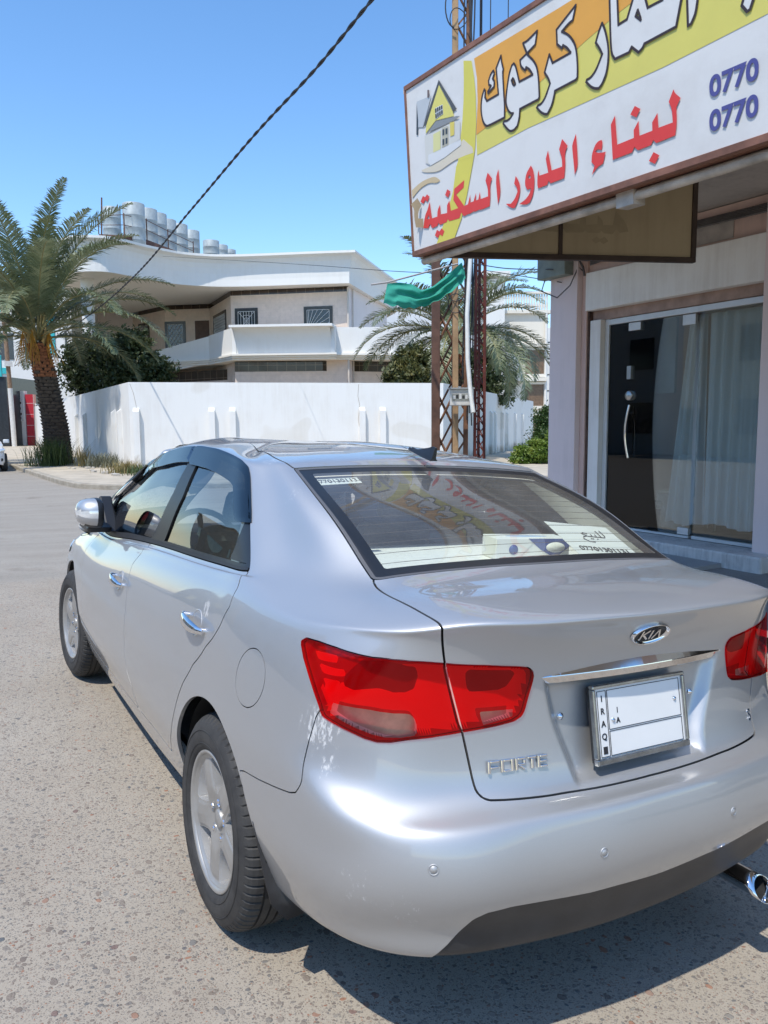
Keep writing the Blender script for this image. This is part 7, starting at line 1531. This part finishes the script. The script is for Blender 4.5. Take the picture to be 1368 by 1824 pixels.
for k in range(6): q = MB(); q.bb((0,-.04,1.5+k*1.9), (w,.0,1.62+k*1.9)); q.build('wall_groove', GLD, o)
o, w, z1 = block('pale_house', 640, 800, 541, 62, 10, mat_render('far_pale_paint', (.66,.67,.68), (.5,.5,.5), .2), 'pale grey white house behind the villa, partly hidden by the green cloth')
o, w, z1 = block('turquoise_trim_house', -70, 185, 520, 68, 12, FARW, 'white house with turquoise stripes seen through the tall palm fronds')
TUR = simple('turquoise_panel', (.03,.42,.44), .5)
q = MB()
for f0, f1, za, zb in ((.64,.69,7.6,11.4), (.28,.34,11.2,11.9), (.0,.36,6.0,6.5)): q.bb((w*f0,-.12,za), (w*f1,-.001,zb))
q.build('turquoise_stripe', TUR, o)
for k, (f0, f1, za, zb) in enumerate(((.30,.40,7.2,9.4), (.48,.58,7.2,9.4), (.76,.86,7.2,9.6), (.3,.4,2.5,4.8), (.5,.6,2.5,4.8))): q = MB(); q.bb((w*f0,-.05,za), (w*f1,-.002,zb)); q.build('window', GLD, o)
o, w, z1 = block('dark_shopfront', -60, 16, 672, 56, 8, simple('dark_shopfront_panel', (.03,.035,.04), .3, var=.3), 'dark shopfront with a turquoise sign board at the far left edge', 'shop')
q = MB(); q.bb((w*.5,-.15,z1), (w*.92,0,z1+1.5)); q.build('sign_board', TUR, o); text_mesh('sign_words', 'المنار' if False else '', TUR, o, Matrix.Translation((0,0,0))) if False else None
# gate of the neighbouring house
g_o = empty('garden_gate', facing(33,760,58), -R(30.1), 'white iron gate with a red tiled pier and a white pier beyond the tall palm', 'gate')
REDT = mat_tiles('red_pier_tiles', (.50,.04,.06), (.58,.06,.08), .6, .8, (.75,.55,.55), .2, .02)
q = MB(); q.bb((-.1,0,-.2), (.55,.5,4.1)); q.build('pier', FARW, g_o)
q = MB(); q.bb((.62,-.02,-.2), (1.20,.4,3.85)); wall_uv(q.build('pier', REDT, g_o))
q = MB(); q.bb((.05,-.08,1.9), (.42,-.001,3.5)); nb = q.build('name_board', simple('grey_white_board', (.6,.6,.6), .5), g_o)
q = MB()
for k, zz in enumerate((3.15,2.75,2.35,2.05)): q.bb((.12,-.09,zz), (.34-.05*(k % 2),-.081,zz+.16))
q.build('board_writing', INK, nb)
q = MB()
for k in range(8): q.tube([(1.3+.25*k,.1,-.1),(1.3+.25*k,.1,3.2)], .035, 5)
for zz in (.1,1.2,1.5,3.1): q.tube([(1.25,.1,zz),(3.2,.1,zz)], .04, 5)
for k in range(3): q.tube([(1.55+.6*k+.22*math.cos(a),.08,2.3+.5*math.sin(a)) for a in np.linspace(0,6.28,16)], .03, 5)
q.build('gate_leaf', GRI, g_o); q = MB(); q.bb((1.25,.16,-.1), (3.2,.2,3.1)); q.build('gate_sheet', FARW, g_o)
q = MB(); q.bb((-2.2,.3,-.1), (-.15,.6,3.0)); q.build('side_wall', FARW, g_o)
up_ = MB(); up_.tube([facing(24,760,56)+Vector((0,0,-.1)), facing(22,760,56)+Vector((0,0,4.2))], .17, 10, mi=0); up_.tube([facing(22,760,56)+Vector((0,0,4.2)), facing(15,760,56)+Vector((0,0,12.5))], .15, 10, mi=1); up_.box(tuple(facing(21,760,56)+Vector((0,-.2,5.9))), (.5,.3,.35)); up_.build('utility_pole', [simple('white_pole_paint', (.66,.64,.6), .7, var=.1), simple('old_pole_wood', (.25,.16,.10), .85, var=.3)], None, 'wooden utility pole with white painted base at the far left', 'pole')
# ------------------------------------------------------------------ parked white hatchback at the far left kerb
wc = empty('white_hatchback', (.02,28.5,0), 0, 'white hatchback parked by the far left kerb, only its front corner in view', 'car')
CW = simple('white_car_paint', (.78,.78,.78), .3, coat=.8, var=.02); CD = CM['trim']
sec = [(-.0,.52,.30,.62,.66),(.12,.80,.24,.74,.78),(.45,.86,.20,.82,.90),(1.0,.88,.18,.92,.98),(1.25,.88,.18,.95,1.04),(2.0,.885,.18,.98,1.42),(2.8,.885,.18,1.0,1.46),(3.4,.88,.2,1.0,1.40),(3.85,.84,.26,.98,1.05),(3.95,.74,.34,.9,.92)]
V = []; m = 9
for y, hw, zb, zs, zt in sec:
    rt = hw*(.72 if zt-zs > .2 else .93)
    V += [(-hw*.92,y,zb),(-hw,y,zb+.14),(-hw,y,(zb+zs)/2+.05),(-hw*.97,y,zs),(-rt,y,zt-.02),(0,y,zt+.015),(rt,y,zt-.02),(hw*.97,y,zs),(hw,y,(zb+zs)/2+.05),(hw,y,zb+.14),(hw*.92,y,zb)]
m = 11; q = MB(); F = [(i*m+j,i*m+j+1,(i+1)*m+j+1,(i+1)*m+j) for i in range(len(sec)-1) for j in range(m-1)]+[tuple(range(m))[::-1], tuple(range((len(sec)-1)*m,len(sec)*m))]
q.add(V, F, 0, True)
for i, f in enumerate(q.f):
    ys_ = sum(q.v[k][1] for k in f)/len(f); zs_ = sum(q.v[k][2] for k in f)/len(f)
    if len(f) == 4 and zs_ > 1.06 and 1.2 < ys_ < 3.7 and max(q.v[k][2] for k in f)-min(q.v[k][2] for k in f) > .2: q.mi[i] = 1
q.build('body', [CW, CD], wc)
for x in (-.8,.8):
    for y in (.78,3.2): k_ = MB(); k_.lathe([(.0,-.06),(.19,-.07),(.2,-.06),(.29,-.07),(.31,-.03),(.31,.12)], (x*(1.09),y,.31), 28, axis='x') if x < 0 else k_.lathe([(.0,.06),(.19,.07),(.2,.06),(.29,.07),(.31,.03),(.31,-.12)], (x*1.09,y,.31), 28, axis='x'); k_.build('wheel', CM['rubber'], wc)
for s in (-1,1):
    k_ = MB(); k_.lathe([(0,.05),(.7,.04),(1,0)], (0,0,0), 16); k_.v = [(x*.20+s*.66,.085-z*.5+abs(x*s)*.02,y*.085+.70+x*s*.05) for x, y, z in k_.v]; k_.build('headlight', simple('headlamp_glass', (.7,.72,.74), .08, .5, coat=1), wc)
    k_ = MB(); k_.lathe([(0,.04),(.7,.03),(1,0)], (0,0,0), 16); k_.v = [(x*.16+s*.62,.10-z*.6,y*.10+.42) for x, y, z in k_.v]; k_.build('fog_lamp_recess', CD, wc)
    k_ = MB(); k_.box((s*1.0,1.35,1.02), (.20,.10,.14)); k_.build('door_mirror', CW, wc, bevel=.03)
k_ = MB(); k_.bb((-.45,-.03,.42), (.45,.10,.60)); k_.build('grille', CD, wc, bevel=.02)

# ------------------------------------------------------------------ out-of-view houses added across the road to darken reflections in glass and paint
OPW = [mat_render('beige_render', (.52,.46,.38), (.4,.34,.28), .3), mat_render('grey_render', (.46,.45,.43), (.35,.33,.3), .3), mat_render('ochre_render', (.50,.40,.28), (.4,.32,.25), .3)]
for k, (x, y, w, dpt, h, lb) in enumerate(((-16,-16,11,9,6.4,'out-of-view beige two storey house added across the road to darken the shop glass reflection'),(-17,-3.5,12,9,5.0,'out-of-view low grey house added across the road to darken the car window reflections'),(-17.5,10.5,12,9,6.8,'out-of-view ochre house, third of the row added to darken reflections'),(-18,24,14,9,7.2,'out-of-view grey house, fourth of the row added to darken reflections'),(-18,40,16,9,8.5,'out-of-view ochre house, farthest of the row added to darken reflections'))):
    o = empty('added_opposite_house', (x,y,0), 0, lb, 'house'); q = MB(); q.bb((-dpt,0,-.5), (0,w,h)); q.build('wall', OPW[(0,1,2,1,2)[k]], o); q = MB(); q.bb((-dpt-.2,-.2,h), (.25,w+.2,h+.3)); q.build('parapet', OPW[(0,1,2,1,2)[k]], o)
    for f in range(2 if h > 5 else 1):
        for j in range(3): q = MB(); y0 = w*(.12+.3*j); q.bb((-.02,y0,1.0+3.1*f), (.03,y0+1.5,2.5+3.1*f)); q.build('window', PANE, o)
    q = MB(); q.bb((-.02,w*.5,0), (.03,w*.5+1.1,2.2)); q.build('door', simple('grey_steel_door', (.14,.14,.15), .5), o)

# ------------------------------------------------------------------ loose things carried in the car
def car_local(o): o.matrix_world = CARM @ o.matrix_basis; return o
def on_glass(name, corners, txts, label, cat):
    """thin sheet behind the rear window given by its four corners (car coordinates, clockwise from top left as read)"""
    tl_, tr_, br_, bl_ = [Vector(c) for c in corners]
    n = (tr_-tl_).cross(bl_-tl_).normalized()
    mb = MB(); th = .0012
    mb.add([tl_,tr_,br_,bl_, tl_+n*th,tr_+n*th,br_+n*th,bl_+n*th], [(0,1,2,3),(7,6,5,4),(0,4,5,1),(1,5,6,2),(2,6,7,3),(3,7,4,0)])
    o = mb.build(name, CM['white'], None, label, cat); o.matrix_world = CARM
    x = (tr_-tl_); w = x.length; x.normalize(); y = (tl_-bl_); h = y.length; y = (y-x*y.dot(x)).normalized(); z = x.cross(y)
    for txt, fx, fy, sz, kind in txts:
        p = bl_+(tr_-tl_)*fx+(tl_-bl_)*fy+z*.001
        m4 = Matrix(((x.x,y.x,z.x,p.x),(x.y,y.y,z.y,p.y),(x.z,y.z,z.z,p.z),(0,0,0,1)))
        if kind == 'text': text_mesh('writing', txt, CM['ink'], o, m4, sz*h, .0006, .0)
        else:
            s_ = MB()
            for st in txt: ribbon(s_, [(a*sz*h, b*sz*h) for a, b in st], .055*sz*h*1.3, .0009)
            q = s_.build('writing', CM['ink'], o); q.matrix_local = m4
    return o
def ribbon(mb, pts, wd, th):
    """flat pen stroke along a 2d path, standing th proud of z = 0"""
    for a, b in zip(pts[:-1], pts[1:]):
        a, b = Vector(a), Vector(b); d = (b-a).normalized(); nn = Vector((-d.y, d.x))*wd/2; e = d*wd*.3
        mb.prism([tuple(a-e+nn), tuple(a-e-nn), tuple(b+e-nn), tuple(b+e+nn)], 0, th, plane='xy')
# the word for sale in Arabic, right to left: two lams, ba, ya, ain tail
SALE = [[(1.5,1.1),(1.5,.25),(1.35,.05),(1.05,.05)], [(1.05,1.0),(1.05,.05),(.6,.05)], [(.62,.4),(.6,.05),(.2,.05)], [(.22,.38),(.18,.05),(-.25,.05)], [(-.1,.42),(-.4,.55),(-.62,.42),(-.3,.1),(-.7,-.05),(-.9,-.4),(-.6,-.75),(-.1,-.8)], [(.52,-.28),(.42,-.28)], [(.1,-.28),(.0,-.28)], [(-.08,-.28),(-.16,-.28)]]
off = Vector((0,.018,-.024))
on_glass('paper_sign', [Vector(c)+off for c in ((.231,.808,1.247),(.492,.778,1.222),(.480,.590,1.140),(.211,.602,1.160))],
    [(SALE, .52, .62, .20, 'ink'), ('07701301131', .52, .24, .17, 'text')], 'white paper sale notice with a phone number inside the rear window of the silver saloon', 'paper sign')
on_glass('number_sticker', [Vector(c)+off*.6 for c in ((-.480,1.145,1.352),(-.318,1.150,1.361),(-.316,1.112,1.345),(-.478,1.107,1.336))],
    [('07701301131', .5, .5, .78, 'text')], 'small white number strip stuck in the top left corner of the rear window', 'sticker')
tb = MB(); tb.bb((-.14,-.06,0), (.14,.06,.075)); tbo = tb.build('tissue_box', CM['white'], None, 'white and blue tissue box lying on the parcel shelf under the rear window', 'tissue box', bevel=.003)
bp = MB(); bp.prism([(-.02,.0745),(.138,.0745),(.138,.045),(.085,.006),(.03,.035)], -.0612, -.0602, plane='xz'); bpo = bp.build('blue_print', CM['blue'], tbo)
ov = MB(); ov.lathe([(0,.001),(1,.001),(1,0)], (0,0,0), 28); ov.v = [(x*.036+.085, -.0614-z*.6, y*.018+.044) for x, y, z in ov.v]; ov.build('oval_print', CM['white'], tbo)
o2 = MB(); o2.lathe([(0,.001),(1,.001),(1,0)], (0,0,0), 20); o2.v = [(x*.017-.075, -.0614-z*.6, y*.017+.036) for x, y, z in o2.v]; o2.build('round_print', CM['blue'], tbo)
slot = MB(); slot.lathe([(0,.0757),(1,.0757),(1,.074)], (0,0,0), 24); slot.v = [(x*.08, y*.02, z) for x, y, z in slot.v]; slot.build('slot_print', simple('pale_blue_print', (.35,.5,.75), .5), tbo)
tbo.matrix_world = CARM @ Matrix.Translation((.245,.93,1.0825)) @ Matrix.Rotation(R(-14),4,'Z')
cu_ = MB(); cu_.box((0,0,.17), (.34,.12,.34), rot=Matrix.Rotation(R(10),3,'X'), taper=.75)
cuo = cu_.build('patterned_cushion', simple('cushion_cloth', (.72,.72,.70), .9, var=.12, vscale=120), None, 'white dotted cushion leaning behind the left rear side window', 'cushion', bevel=.05)
cuo.matrix_world = CARM @ Matrix.Translation((-.60,1.36,.90)) @ Matrix.Rotation(R(80),4,'Z')
